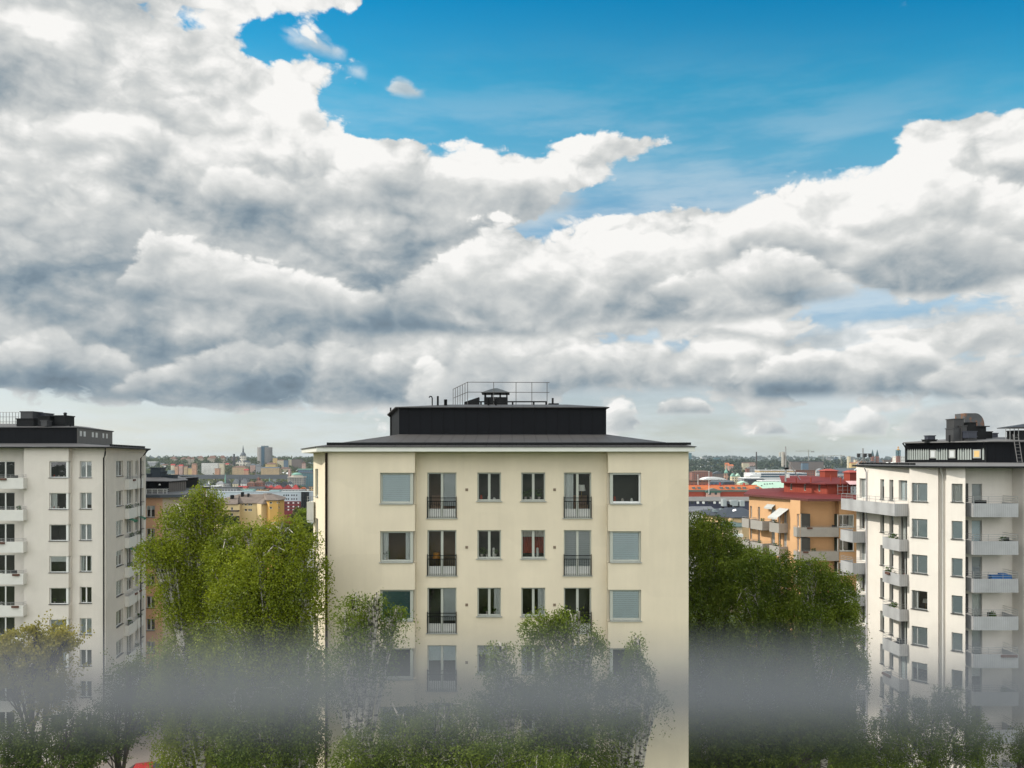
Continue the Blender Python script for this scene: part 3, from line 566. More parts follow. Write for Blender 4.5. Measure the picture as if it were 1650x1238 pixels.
    for (a, c), mt in zip(wn, (BLINDG, BLINDG, mat('yellow_blind', (.6, .42, .18), .8))):
        m = MB(); m.obox(o, d, a-.05, c+.05, -.09, -.03, zq+.35, zb-.1); fr = m.build('penthouse_window', FRAMEG, roof); m = MB(); m.obox(o, d, a+.05, c-.05, -.1, -.092, zq+.45, zb-.2); m.build('blind', mt, fr)
    m = MB(); Q2 = [(p[0]-(.4 if i < 3 else 0), p[1]-(.45 if i < 6 else -.3)) for i, p in enumerate(Q)]; T = [(41.5, 74), (42, 72), (42.5, 70), (43.5, 69), (44, 69), (50, 69), (50, 82), (47, 82)]
    m.prism(Q2, zp, zp+.09); ring_roof(m, Q2, T, zp+.092, zp+.55); m.face([(*p, zp+.55) for p in T]); m.build('penthouse_roof', mat('roof_felt_grey', (.15, .15, .15)), roof)
    pipe(roof, [(Q[3][0]-.1, Q[3][1]-.25, zq), (Q[3][0]-.1, Q[3][1]-.25, zp-.5), (Q[3][0]-.4, Q[3][1]-.5, zp)], .06, METAL); pipe(roof, [(Q[0][0]-.05, Q[0][1]-.2, zq), (Q[0][0]-.05, Q[0][1]-.2, zp-.4), (Q[0][0]-.4, Q[0][1]-.4, zp)], .06, METAL)
    def rb(p, q, y0, y1, D, dep, nm='duct_box', mt=METAL, lip=.05):
        mm = MB(); mm.box(PX(p, D)[0], PX(q, D)[0], D, D+dep, PZ(y0, D), PZ(y1, D)); mm.box(PX(p, D)[0]-lip, PX(q, D)[0]+lip, D-lip, D+dep+lip, PZ(y1, D)+.003, PZ(y1, D)+.07); return mm.build(nm, mt, roof)
    dg = mat('duct_grey', (.04, .042, .045), .45); lg = mat('duct_light', (.035, .036, .038), .5)
    rb(1536.5, 1547.5, 713, 691, 66, 1.2, mt=dg); rb(1537.5, 1553, 690.5, 676, 66.2, 1.2, mt=lg); rb(1549.5, 1558, 713, 687, 65.8, 1.0, mt=lg); rb(1559, 1573, 713, 682, 66.6, 1.4, mt=METAL); rb(1560, 1574, 706, 696, 65, .8, mt=mat('duct_blue', (.03, .035, .05)))
    rb(1560.5, 1574, 713, 704, 65.2, .7, mt=dg); rb(1573, 1589, 712, 688, 66.8, 2, mt=METAL, lip=.2); rb(1589, 1599, 711, 696.5, 68, 2); rb(1600.5, 1608, 708, 699, 69, .8, mt=mat('duct_blue', (.03, .035, .05)))
    rb(1493.5, 1509.5, 714, 709.5, 67.5, .8); rb(1495.5, 1507, 709, 703, 67.6, .6, mt=mat('duct_blue', (.03, .035, .05)))
    m = MB(); m.lathe((PX(1530, 66)[0], 66), [(.075, PZ(713, 66)), (.075, PZ(701.5, 66))], 10); m.build('vent_pipe', METAL, roof)
    # rusty quarter-round hood
    D = 67.2; x0, x1, xc = PX(1554.5, D)[0], PX(1586.5, D)[0], PX(1572, D)[0]; z0, z1 = PZ(688, D), PZ(666, D); m = MB(); pr = [(x0, z0), (x1, z0)]+[(xc+(x1-xc)*cos(a), z0+.1+(z1-z0-.1)*sin(a)) for a in [pi/2*i/9 for i in range(10)]]+[(x0, z1)]
    k = len(pr)
    for y in (D, D+1.5): m.v += [(x, y, z) for x, z in pr]
    m.f += [tuple(range(k-1, -1, -1)), tuple(range(k, 2*k))]+[(i, (i+1) % k, k+(i+1) % k, k+i) for i in range(k)]
    m.build('rusty_hood', rust_mat(), roof)
    # turret with ladder at the frame edge
    D = 63.8; rb(1637, 1700, 711, 695, D+1.2, 1.2, 'turret'); m = MB(); x0, x1 = PX(1638, D)[0], PX(1720, D)[0]; z = PZ(689, D); m.box(x0, x1, D+.8, D+2.6, z, z+.06)
    ring_roof(m, [(x0, D+.8), (x1, D+.8), (x1, D+2.6), (x0, D+2.6)], [(x0+2.2, D+1.6), (x1-2, D+1.6), (x1-2, D+1.8), (x0+2.2, D+1.8)], z+.062, z+.42); m.build('turret_roof', dg, roof)
    m = MB()
    for p in (1633, 1640, 1647, 1654): m.tube([(PX(p, D)[0], D+1, PZ(711, D)), (PX(p, D)[0], D+1, z)], .03, 6)
    m.build('turret_post', RAIL, roof)
    m = MB(); a0, a1 = P(1640, 749, 63.4), P(1632.5, 700, 64.2); b0, b1 = P(1648, 749, 63.4), P(1640.5, 700, 64.2)
    for s, e in ((a0, a1), (b0, b1)): m.tube([s, e], .03, 6)
    for i in range(1, 9):
        t = i/9; m.tube([tuple(a0[j]+(a1[j]-a0[j])*t for j in range(3)), tuple(b0[j]+(b1[j]-b0[j])*t for j in range(3))], .02, 6)
    m.build('ladder', mat('ladder_steel', (.12, .12, .12), .5), roof)
    m = MB(); d, L = unit(E[0], E[1])
    for i in range(11): m.obox(E[0], d, .4+i*L/11.3, .4+i*L/11.3+.7, .45, .55, ZT+.2, ZT+.36)
    m.build('snow_guard', METAL, roof)
    # antenna frame on the back corner of the roof
    D = 74.; m = MB(); g = lambda px, y: P(px, y, D)
    m.tube([g(1390.5, 750), g(1390.5, 722.5)], .06, 6)
    for y in (731.5, 733.5): m.tube([g(1381, y), g(1403, y)], .04, 6)
    m.tube([g(1379, 750), g(1390, 740)], .05, 6); m.tube([g(1402, 750), g(1391, 740)], .05, 6)
    for p in (1382.5, 1393, 1401): m.tube([g(p, 749), g(p, 732)], .03, 6)
    m.build('antenna_frame', RAIL, roof)
    for p in (1382.5, 1393, 1401): m = MB(); x = PX(p, D)[0]; m.box(x-.13, x+.13, D-.2, D-.05, PZ(737, D), PZ(731, D)); m.build('antenna_panel', lg, roof)
    return b
def rust_mat():
    m = mat('rusty_sheet', (.075, .08, .085), .6, .3, 1.2); nt = m.node_tree; bs = nt.nodes['Principled BSDF']; src = bs.inputs['Base Color'].links[0].from_socket
    tc = nd(nt, 'ShaderNodeTexCoord'); mp = nd(nt, 'ShaderNodeMapping'); mp.inputs['Scale'].default_value = (1.6, 1, .9); mp.inputs['Location'].default_value = (.3, .2, .7); n = nd(nt, 'ShaderNodeTexNoise', i_Scale=1.4, i_Detail=6.0); lk(nt, tc.outputs['Object'], mp.inputs[0]); lk(nt, mp.outputs[0], n.inputs['Vector'])
    cr = nd(nt, 'ShaderNodeMapRange'); cr.inputs['From Min'].default_value = .5; cr.inputs['From Max'].default_value = .58; lk(nt, n.outputs[0], cr.inputs['Value'])
    mx = nd(nt, 'ShaderNodeMix', data_type='RGBA'); lk(nt, cr.outputs[0], mx.inputs[0]); lk(nt, src, mx.inputs[6]); mx.inputs[7].default_value = (.17, .085, .05, 1); lk(nt, mx.outputs[2], bs.inputs['Base Color']); return m
right_building()
# ------------------------------------------------------------------ orange building, red roof
def orange_building():
    b = thing('apartment_building', 'orange rendered block with dark red sheet roof and phone mast', 'apartment building', (33, 97, 0)); rg = random.Random(21)
    st = mat('orange_render', (.57, .345, .18), .9, .06, .3, streak=True); gb = mat('balcony_panel_grey', (.30, .29, .27), .7, .08); D = 92.
    p0 = PX(1207, 105); p1 = PX(1273.5, 95.5); q0 = PX(1273.6, 94.3); q1 = PX(1289.5, 92.6); l0 = (q1[0]+.02, 93.8); l1 = PX(1346.5, 93.8); v0 = (l1[0], 92.8); v1 = PX(1420, 92.8); ZT = PZ(807, 92.5)
    pitch = 39.0*D/F; zt = lambda k: PZ(829, 93)-pitch*k; w = MB(); A = lambda px: on_wall(p0, p1, px); rows = range(9)
    ao, vo, qo = [], [], []
    for k in rows:
        z = zt(k)+.3
        ao += [(A(1208.6), A(1211.6), z-1.6, z), (A(1221), A(1224.5), z-1.7, z), (A(1242), A(1248.5), z-2.1, z), (A(1254), A(1258), z-1.9, z), (A(1262), A(1267.5), z-1.9, z)]
        qo.append((on_wall(q0, q1, 1284), on_wall(q0, q1, 1289)-.01, zt(k)-1.5, zt(k)+.05)); vo.append((on_wall(v0, v1, 1350), on_wall(v0, v1, 1376.5), zt(k)-1.55, zt(k)+.0))
    facade(w, PX(1212, 122), p0, 0, ZT, []); facade(w, p0, p1, 0, ZT, ao, .15); facade(w, p1, q0, 0, ZT, []); facade(w, q0, q1, 0, ZT, qo, .12)
    facade(w, q1, l0, 0, ZT, []); facade(w, l0, l1, 0, ZT, [(.05, .85, zt(k)-2.1, zt(k)+.05) for k in rows], .12); facade(w, l1, v0, 0, ZT, []); facade(w, v0, v1, 0, ZT, vo, .12); facade(w, v1, (v1[0], 122), 0, ZT, [])
    w.build('wall', st, b)
    for k in rows[:6]:
        for i in range(5): win(b, p0, p1, *ao[k*5+i], 'double' if i in (2, 4) else 'single', rnd_content(rg) if i > 1 else '', .15, FRAMEW, None, 2, t=.08)
        win(b, q0, q1, *qo[k], 'single', '', .12, FRAMEW, None, 2, t=.08); win(b, l0, l1, .05, .85, zt(k)-2.1, zt(k)+.05, 'single', 'rcurtain', .12, FRAMEW, None, 1, t=.1, name='balcony_door')
        win(b, v0, v1, *vo[k], 'sidelight', rnd_content(rg), .12, FRAMEW, SILLG, 3, t=.1)
        z0 = PZ(865.5, 92.5)-pitch*k
        balcony(b, l0, (l0[0]+1, l0[1]), -.4, 4.5, 1.15, z0, gb, 1.12, 1, .12, things=2 if k < 2 else 0, rg=rg)
        z0 = zt(k)-2.45
        for a, c, pr in ((1207.5, 1219, 1.1), (1224, 1243.5, 1.3), (1253.8, 1269.5, 1.2)): balcony(b, p0, p1, A(a), A(c), pr, z0, gb, 1.15, 1, .2, things=1 if k < 2 and a > 1220 else 0, rg=rg)
    d, L = unit(p0, p1); e = (-d[1], d[0])
    def wp(o, d, u, y, z): return (o[0]+d[0]*u-d[1]*y, o[1]+d[1]*u+d[0]*y, z)
    aw = mat('awning_grey', (.42, .44, .43), .8)
    for a, c, y0, y1, pr in ((1256, 1271.5, 820, 834, 1.6), (1237, 1249.5, 815.5, 820.5, .5)):
        m = MB(); u0, u1 = A(a), A(c); z1, z0 = PZ(y0, 96), PZ(y1, 96)
        m.face([wp(p0, d, u0, -.03, z1), wp(p0, d, u1, -.03, z1), wp(p0, d, u1, -pr, z0), wp(p0, d, u0, -pr, z0)]); m.face([wp(p0, d, u0, -pr, z0), wp(p0, d, u1, -pr, z0), wp(p0, d, u1, -pr-.02, z0-.2), wp(p0, d, u0, -pr-.02, z0-.2)]); m.build('awning', aw, b)
    red = seam_mat('roof_red_sheet', (.15, .030, .026), .6, .6, 1, .65, spec=.15); redw = seam_mat('red_sheet_wall', (.25, .042, .022), .38, .6, 1, .55)
    E = [PX(1198, 105), PX(1302, 91.3), (v1[0]+.5, 91.3), (v1[0]+.5, 122), PX(1208, 122)]
    Q = [PX(1263, 103.5), PX(1333, 96.5), (v1[0]-2, 96.5), (v1[0]-2, 118), PX(1268, 118)]
    m = MB(); m.prism(E, ZT, ZT+.25); m.build('cornice', mat('cornice_brown', (.10, .03, .025), .6), b)
    zq = PZ(796, 96.5); m = MB(); ring_roof(m, E, Q, ZT+.254, zq); roof = m.build('roof', red, b)
    zp = PZ(781, 96.5); wn = [(on_wall(Q[0], Q[1], p), on_wall(Q[0], Q[1], q)) for p, q in ((1273, 1276.3), (1295, 1298.3), (1318.3, 1321.8))]
    m = MB(); facade(m, Q[0], Q[1], zq-.3, zp, [(a, c, zq+.25, zq+1.1) for a, c in wn], .1); ring_roof(m, Q[1:], Q[1:], zq-.3, zp); m.build('penthouse_wall', redw, roof)
    for a, c in wn: win(roof, Q[0], Q[1], a, c, zq+.25, zq+1.1, 'single', '', .06, FRAME, None, 2, t=.07, iw=.6)
    m = MB(); d2, L2 = unit(Q[0], Q[1]); m.obox(Q[0], d2, -.1, L2+.1, -.35, -.01, zq-.28, zq-.02); m.build('flashing', redw, roof)
    Q2 = [(p[0]-(.5 if i in (0, 1) else 0), p[1]-(.5 if i < 3 else 0)) for i, p in enumerate(Q)]; T = [(36.5, 106), (40, 102), (42, 102), (42, 113), (38, 113)]
    m = MB(); m.prism(Q2, zp, zp+.12); ring_roof(m, Q2, T, zp+.122, zp+.75); m.face([(*p, zp+.75) for p in T]); m.build('penthouse_roof', seam_mat('roof_red_sheet', (.15, .030, .026)), roof)
    for p, y0, y1, D, r in ((1283, 776, 770, 99, .07), (1306.5, 775, 769.5, 98, .09), (1339, 772, 765, 99, .08), (1354.5, 778, 769, 96, .08), (1363, 771, 764, 101, .12)):
        m = MB(); m.lathe(PX(p, D), [(r, PZ(y0+3, D)), (r, PZ(y1, D))], 8); m.build('vent_pipe', redw, roof)
    for p, q, y0, y1, D in ((1329.5, 1349.5, 771, 759.5, 103), (1369.5, 1382, 782, 762, 97)):
        m = MB(); x0, x1 = PX(p, D)[0], PX(q, D)[0]; m.box(x0, x1, D, D+1.8, PZ(y0+2, D), PZ(y1, D)); tu = m.build('roof_turret', redw, roof); m = MB(); z = PZ(y1, D)
        A4 = [(x0-.15, D-.15), (x1+.15, D-.15), (x1+.15, D+1.95), (x0-.15, D+1.95)]; m.prism(A4, z+.003, z+.06); ring_roof(m, A4, [((x0+x1)/2+a, D+.9+c) for a, c in ((-.3, -.1), (.3, -.1), (.3, .1), (-.3, .1))], z+.062, z+.3); m.build('turret_roof', mat('red_light', (.34, .07, .05), .6), tu)
    # terrace frame and striped awning on the right
    D = 95.5; m = MB()
    for p in (1350, 1358, 1366, 1374): m.tube([P(p, 802, D), P(p, 781, D)], .03, 5)
    for y in (784, 790, 796): m.tube([P(1349, y, D), P(1377, y, D)], .025, 5)
    m.build('terrace_frame', RAIL, roof)
    m = MB(); m.face([P(1362, 775, 97), P(1390, 775, 97), P(1390, 781, 94.5), P(1369, 781, 94.5)]); m.build('awning', mat('awning_pink', (.55, .36, .37), .8), roof)
    # phone mast
    D = 99.; g = lambda px, y: P(px, y, D); m = MB(); m.tube([g(1266, 776), g(1266, 719.5)], [.13, .07], 8); m.tube([g(1268, 741), g(1289.5, 773.5)], .07, 6); m.tube([g(1259, 735), g(1267, 733)], .04, 5); m.tube([g(1259, 748), g(1267, 750)], .04, 5); mast = m.build('mast', RAIL, roof)
    for p, y0, y1, dy, r in ((1259.8, 752, 728.5, -.3, .16), (1264.2, 750, 728.5, .3, .14), (1257.4, 736, 729, .2, .1)):
        m = MB(); x = PX(p, D)[0]; m.lathe((x, D+dy), [(r, PZ(y0, D)), (r, PZ(y1, D))], 8); m.build('antenna_panel', mat('antenna_beige', (.40, .39, .35), .5), mast)
    m = MB(); x = PX(1268.5, D)[0]; m.box(x-.15, x+.16, D-.4, D-.15, PZ(770, D), PZ(764, D)); m.build('equipment_box', FRAMEW, mast); m = MB(); m.box(x-.3, x+.1, D-.3, D+.2, PZ(757, D), PZ(753.5, D)); m.build('equipment_box', METAL, mast)
    # second antenna brace behind the turret
    m = MB(); D = 99.5; m.tube([P(1366, 766, D), P(1380, 755.5, D)], .06, 6); m.tube([P(1350, 766, D), P(1366, 766, D)], .06, 6); m.build('roof_brace', FRAMEW, roof); return b
orange_building()
def salmon_building():
    b = thing('apartment_building', 'salmon and beige block with dark roof terrace behind the left birch', 'apartment building', (-44, 103, 0)); rg = random.Random(5); D = 98.6
    s1 = mat('salmon_render', (.60, .37, .24), .9, .04, .3, streak=True); s2 = mat('beige_render', (.46, .39, .30), .9, .05, .3, streak=True)
    p0 = PX(200, D); p1 = PX(262, D); q1 = PX(325, 101.5); ZT = PZ(802, D); zt = lambda k: PZ(815+36.5*k, D); w = MB(); rows = range(8)
    o1 = [(on_wall(p0, p1, a), on_wall(p0, p1, c), zt(k)-1.5, zt(k)) for k in rows for a, c in ((212, 224), (235.5, 249.5))]; facade(w, p0, p1, 0, ZT, o1, .14); facade(w, (p0[0], 125), p0, 0, ZT, []); w.build('wall', s1, b)
    w = MB(); o2 = [(on_wall(p1, q1, 280), on_wall(p1, q1, 292.5), zt(k)-1.45+.1-1.6, zt(k)-1.5) for k in rows]; facade(w, p1, q1, 0, ZT, o2, .14); facade(w, q1, (q1[0]-10.5, 126), 0, ZT, []); w.build('side_wall', s2, b)
    for o in o1: win(b, p0, p1, *o, 'double', rnd_content(rg), .14, FRAMEW, SILLD, 2, t=.08)
    for o in o2: win(b, p1, q1, *o, 'double', rnd_content(rg), .14, FRAMEW, SILLD, 2, t=.08)
    E = [(p0[0], D-.6), (p1[0], D-.6), (q1[0]+.7, 100.8), (q1[0]-10, 127), (p0[0], 127)]; Q = [(p0[0], D+3), PX(271.5, D+3), PX(299.5, D+9), (PX(296, 122)[0], 122), (p0[0], 122)]
    m = MB(); m.prism(E, ZT, ZT+.35); m.build('cornice', mat('slate_band', (.06, .075, .09), .6), b)
    zq = PZ(793, D+3); zp = PZ(776.5, D+3); m = MB(); ring_roof(m, E, Q, ZT+.354, zq); roof = m.build('roof', mat('roof_grey_flat', (.16, .16, .16), .7), b)
    m = MB(); ring_roof(m, Q, Q, zq-.2, zp); m.build('penthouse_wall', CLAD, roof); m = MB()
    d, L = unit(Q[1], Q[2])
    for i in range(9): m.obox(Q[1], d, L*(i+.1)/9, L*(i+.85)/9, -.06, -.01, zq-.1, zp-.12)
    m.build('penthouse_slats', mat('grey_brown_slats', (.12, .11, .10), .6), roof)
    Q2 = [(p[0]+(.3 if 0 < i < 3 else 0), p[1]-(.4 if i < 2 else 0)) for i, p in enumerate(Q)]; m = MB(); m.prism(Q2, zp, zp+.1); ring_roof(m, Q2, [(-54, 108), (-47.5, 108), (-47.5, 113), (-51, 118), (-54, 118)], zp+.102, zp+.5); m.face([(x, y, zp+.5) for x, y in ((-54, 108), (-47.5, 108), (-47.5, 113), (-51, 118), (-54, 118))]); m.build('penthouse_roof', seam_mat('roof_grey_sheet', (.115, .115, .115)), roof)
    D = 107.; dk = mat('blue_black_sheet', (.018, .03, .042), .5)
    for p, q, y0, y1, nm in ((242.5, 259, 778, 755, 'chimney'), (263, 279, 778, 767, 'vent_box'), (236, 243, 776, 765, 'vent_box'), (259.5, 262.5, 776, 761, 'vent_box')):
        m = MB(); x0, x1 = PX(p, D)[0], PX(q, D)[0]; m.box(x0, x1, D, D+1.5, PZ(y0, D), PZ(y1, D)); m.box(x0-.1, x1+.1, D-.1, D+1.6, PZ(y1, D)+.003, PZ(y1, D)+.14); m.build(nm, dk, roof)
    m = MB(); x0, x1 = PX(267.5, D)[0], PX(276.5, D)[0]; A4 = [(x0, D+.2), (x1, D+.2), (x1, D+1.2), (x0, D+1.2)]; B4 = [(x0+.12, D+.3), (x1-.12, D+.3), (x1-.12, D+1.1), (x0+.12, D+1.1)]; ring_roof(m, A4, B4, PZ(764, D), PZ(758, D)); m.face([(*p, PZ(758, D)) for p in B4]); m.build('vent_cowl', mat('zinc', (.20, .25, .26), .4), roof)
    m = MB(); D = 98.9
    for y in (788.5, 791.5): m.tube([P(232, y, D), P(269, y, D), P(271.5, y-.5, D+3)], .04, 5)
    for p in (236, 245, 254, 263, 269): m.tube([P(p, 796, D), P(p, 788.5, D)], .03, 5)
    m.build('roof_railing', FRAMEW, roof); m = MB(); x, y = PX(255, 101); m.lathe((x, 101.4), [(.12, PZ(782.3, 101)), (.14, PZ(781, 101)), (.05, PZ(780, 101))], 10); m.build('wall_lamp', FRAMEW, roof); return b
salmon_building()
# ------------------------------------------------------------------ middle distance, each house with its own windows
def mid_house(label, corners, ye, wallm, roofm, D, wins, ridge=None, base=-14, over=.5, frame=None, extra=None, group=None):
    """corners: [(px, D)...] left to right front outline; eave at photo row ye; ridge = (px0, px1, y, D)"""
    pts = [PX(*c) for c in corners]; b = thing('apartment_building', label, 'apartment building', (sum(p[0] for p in pts)/len(pts), pts[0][1]+5, base)); dep = 13.; ze = PZ(ye, D); frame = frame or FRAMEW
    full = pts+[PX(corners[-1][0]-.5, corners[-1][1]+dep), PX(corners[0][0]+.5, corners[0][1]+dep)]; w = MB()
    for i in range(len(full)):
        j = (i+1) % len(full); ops = []
        if i < len(pts)-1:
            for (px0, px1, y0, y1) in wins:
                if corners[i][0] <= px0 and px1 <= corners[i+1][0]+.3: ops.append((on_wall(full[i], full[j], px0), on_wall(full[i], full[j], px1), PZ(y1, D), PZ(y0, D)))
            for o in ops: win(b, full[i], full[j], *o, 'double' if o[1]-o[0] > .9 else 'single', '', .15, frame, None, 0, t=.1, iw=.8)
        facade(w, full[i], full[j], base, ze, ops, .15)
    w.build('wall', wallm, b)
    E = [(p[0]+(over if i >= len(pts)/2 and i < len(pts)+1 else -over), p[1]+(over if i >= len(pts) else -over)) for i, p in enumerate(full)]
    m = MB(); m.prism(E, ze, ze+.2)
    if ridge:
        a, c = PX(ridge[0], ridge[3]), PX(ridge[1], ridge[3]); zr = PZ(ridge[2], ridge[3]); n = len(E)
        k = len(m.v); m.v += [(*p, ze+.204) for p in E]+[(*a, zr), (*c, zr)]
        h = len(pts)/2
        near = [n if i < h or i == n-1 else n+1 for i in range(n)]
        for i in range(n):
            j = (i+1) % n
            m.f.append((k+i, k+j, k+near[i]) if near[i] == near[j] else (k+i, k+j, k+near[j], k+near[i]))
    roof = m.build('roof', roofm, b)
    if extra: extra(b, roof)
    return b
roof_brown = mat('roof_brown_tile', (.15, .12, .10), .85, .25, .7); roof_grey = mat('roof_grey_tile', (.19, .19, .18), .8, .2, .5); roof_slate = mat('roof_slate', (.045, .05, .06), .6, .2, .5); roof_slate2 = mat('roof_slate_light', (.15, .155, .165), .6, .2, .5)
yel = mat('pale_yellow_render', (.58, .46, .25), .9, .06, .2); och = mat('ochre_render', (.55, .33, .09), .9, .05, .2); bmet = mat('balcony_brown', (.05, .035, .03), .7)
def ex_yellow(b, roof):
    for y in (823.3, 832.7):
        m = MB(); D = 262.; m.box(PX(355, D)[0], PX(386, D)[0], D-1.2, D-.01, PZ(y+1.2, D), PZ(y-1.2, D)); m.build('balcony', bmet, b)
    for p, q, y0, y1, dd in ((371, 375.5, 803.5, 798, 268), (388, 391.5, 799, 793.5, 272), (398.5, 400.5, 799, 795.5, 272), (430.5, 437, 800, 796, 272)):
        m = MB(); m.box(PX(p, dd)[0], PX(q, dd)[0], dd, dd+1.2, PZ(y0+3, dd), PZ(y1, dd)); m.build('chimney', METAL, roof)
mid_house('pale yellow block with brown tiled roof and two dark balcony bands', [(344, 268), (350, 263), (386, 263), (388, 268), (413, 268), (421, 264), (430, 266)], 812.5, yel, roof_brown, 265,
    [(352.3, 356, 817, 821.5), (362, 365, 817, 821.5), (372, 375.5, 817, 821.5), (354, 356, 827, 831), (372, 375.5, 826.5, 831), (389.5, 392, 812.8, 815), (394, 397.5, 812.8, 816), (399.5, 406.5, 812.8, 816), (394, 398, 821, 825), (399.5, 406, 821, 825), (345.5, 347, 818, 823), (345.5, 347, 829, 834)], (385, 432, 796.5, 274), extra=ex_yellow)
mid_house('ochre yellow house end below a brown hipped roof', [(429.5, 266), (434, 263), (448, 263.5), (458, 270)], 806.5, och, roof_brown, 264, [(434.3, 438.5, 808.5, 812), (446.2-.2, 447.8, 808.5, 812), (434.3, 438.5, 816.5, 820), (449, 451, 808.5, 812), (449, 451, 816.5, 820)], (424, 437, 795, 274))
def ex_office(b, roof):
    m = MB(); D = 596.; m.box(PX(458, D)[0], PX(484.5, D)[0], D, D+.9, -22, PZ(808, D)); m.build('red_brick_base', mat('dark_red_brick', (.16, .02, .022), .85), b)
    for i in range(6):
        for y in (809.5, 815.5, 820.5):
            m = MB(); p = 459.5+4*i; m.box(PX(p, D-.1)[0], PX(p+2.4, D-.1)[0], D-.08, D-.01, PZ(y+2.2, D), PZ(y, D)); m.build('window', FRAMEW if i % 2 else GLASS_D, b)
    for p, q in ((485.2, 489.8), (491.4, 496)):
        m = MB(); D = 592.; m.box(PX(p, D)[0], PX(q, D)[0], D, D+4, -22, PZ(793, D)); m.build('black_shaft', METAL, b)
    for p, q, y in ((390, 408, 790.3), (434, 450, 790)):
        m = MB(); D = 603.; m.box(PX(p, D)[0], PX(q, D)[0], D, D+6, PZ(795, D), PZ(y, D)); m.build('roof_plant_room', mat('pale_teal_sheet', (.25, .36, .37), .6), roof)
GLASS_D = mat('far_dark_glass', (.03, .035, .04), .2, .1)
mid_house('long blue white office slab with dark red base and black shafts', [(350, 600), (520, 600)], 793, mat('blue_white_panel', (.42, .48, .52), .7, .05, .05), mat('pale_grey_roof', (.32, .36, .37), .7), 600,
    [(p, p+2.1, y, y+2.6) for y in (797, 803) for p in (456.5, 460.3, 463.6, 469.2, 472.8, 477)], None, base=-22, over=.3, extra=ex_office, frame=GLASS_D)
def ex_slate(b, roof):
    for p, q, y0, y1, dd in ((1173, 1176, 822, 812, 192), (1177.5, 1180, 822, 814, 191), (1164, 1167, 824, 817, 190), (1184, 1190, 819, 816, 194)):
        m = MB(); m.box(PX(p, dd)[0], PX(q, dd)[0], dd, dd+1, PZ(y0+3, dd), PZ(y1, dd)); m.build('chimney', METAL, roof)
    m = MB(); D = 184.; x, z = PX(1182, D)[0], PZ(822, D); m.face([(x-.35, D-.5, z-.35), (x+.5, D-.5, z-.1), (x+.6, D+.3, z+.25), (x-.2, D+.3, z+.05)]); m.build('skylight', mat('skylight_white', (.75, .77, .78), .3), roof)
    for i, (p, y) in enumerate(((1152, 822), (1157, 825), (1163, 821))):
        m = MB(); D = 186+i; m.box(PX(p-2.5, D)[0], PX(p+2, D)[0], D, D+1, PZ(y+3, D), PZ(y-1, D)); m.build('dormer', mat('zinc', (.20, .25, .26), .4), roof)
mid_house('peach house with steep slate hipped roof beside the orange block', [(1132, 190), (1165, 181), (1172, 180), (1177, 178), (1194, 178), (1212, 181)], 834.5, mat('peach_render', (.60, .43, .24), .9, .05, .2), roof_slate, 179,
    [(1180.5, 1186, 840, 844.5), (1199.5, 1204, 839.5, 846), (1181, 1185, 853.5, 861), (1186, 1189.5, 853.5, 861)], (1172, 1196, 818, 189), base=-8, extra=ex_slate)
def ex_bal(b, roof):
    m = MB(); D = 168.; m.box(PX(1183, D)[0], PX(1197.5, D)[0], D-.1, D+1.2, PZ(865.5, D), PZ(861, D)); m.build('balcony', FRAMEW, b)
mid_house('beige house with low green roof and white balcony behind the right birch', [(1165, 172), (1196, 170)], 849, mat('beige_render2', (.45, .38, .27), .9, .05, .2), mat('roof_green_grey', (.09, .13, .12), .7), 171, [(1182, 1185.3, 854, 861), (1186, 1189.5, 854, 861)], (1168, 1176, 841, 177), base=-8, extra=ex_bal)
mid_house('pale grey house with white window frames glimpsed through the right birch', [(1104, 205), (1150, 200)], 826, mat('pale_grey_render', (.42, .43, .44), .9, .05, .2), roof_slate2, 202, [(p, p+3.5, y, y+6) for p in (1117, 1126, 1135, 1143) for y in (832, 845, 858)], (1115, 1146, 816, 209), base=-8)
def ex_long(b, roof):
    for i in range(9):
        m = MB(); D = 298.; p = 1114+9*i; m.box(PX(p, D)[0], PX(p+3.5, D)[0], D, D+.4, PZ(812, D), PZ(808.5, D)); m.build('window', FRAMEW if i % 3 else GLASS_D, b)
    for i, (p, q, y0, y1) in enumerate(((1165, 1171, 810, 804.5), (1178, 1189, 811, 806.5), (1193, 1200, 810, 807))):
        m = MB(); D = 290.-i; m.box(PX(p, D)[0], PX(q, D)[0], D, D+3, PZ(816, D), PZ(y1, D)); m.build('roof_unit', mat('pale_grey_roof', (.32, .36, .37)), roof)
mid_house('long low building with wide grey sheet roof in front of the orange roof', [(1100, 300), (1215, 300)], 808, mat('dark_blue_wall', (.05, .055, .09), .8), mat('roof_taupe', (.17, .165, .155), .7, .1, .1), 300, [], (1108, 1212, 800.5, 312), base=-14, extra=ex_long)
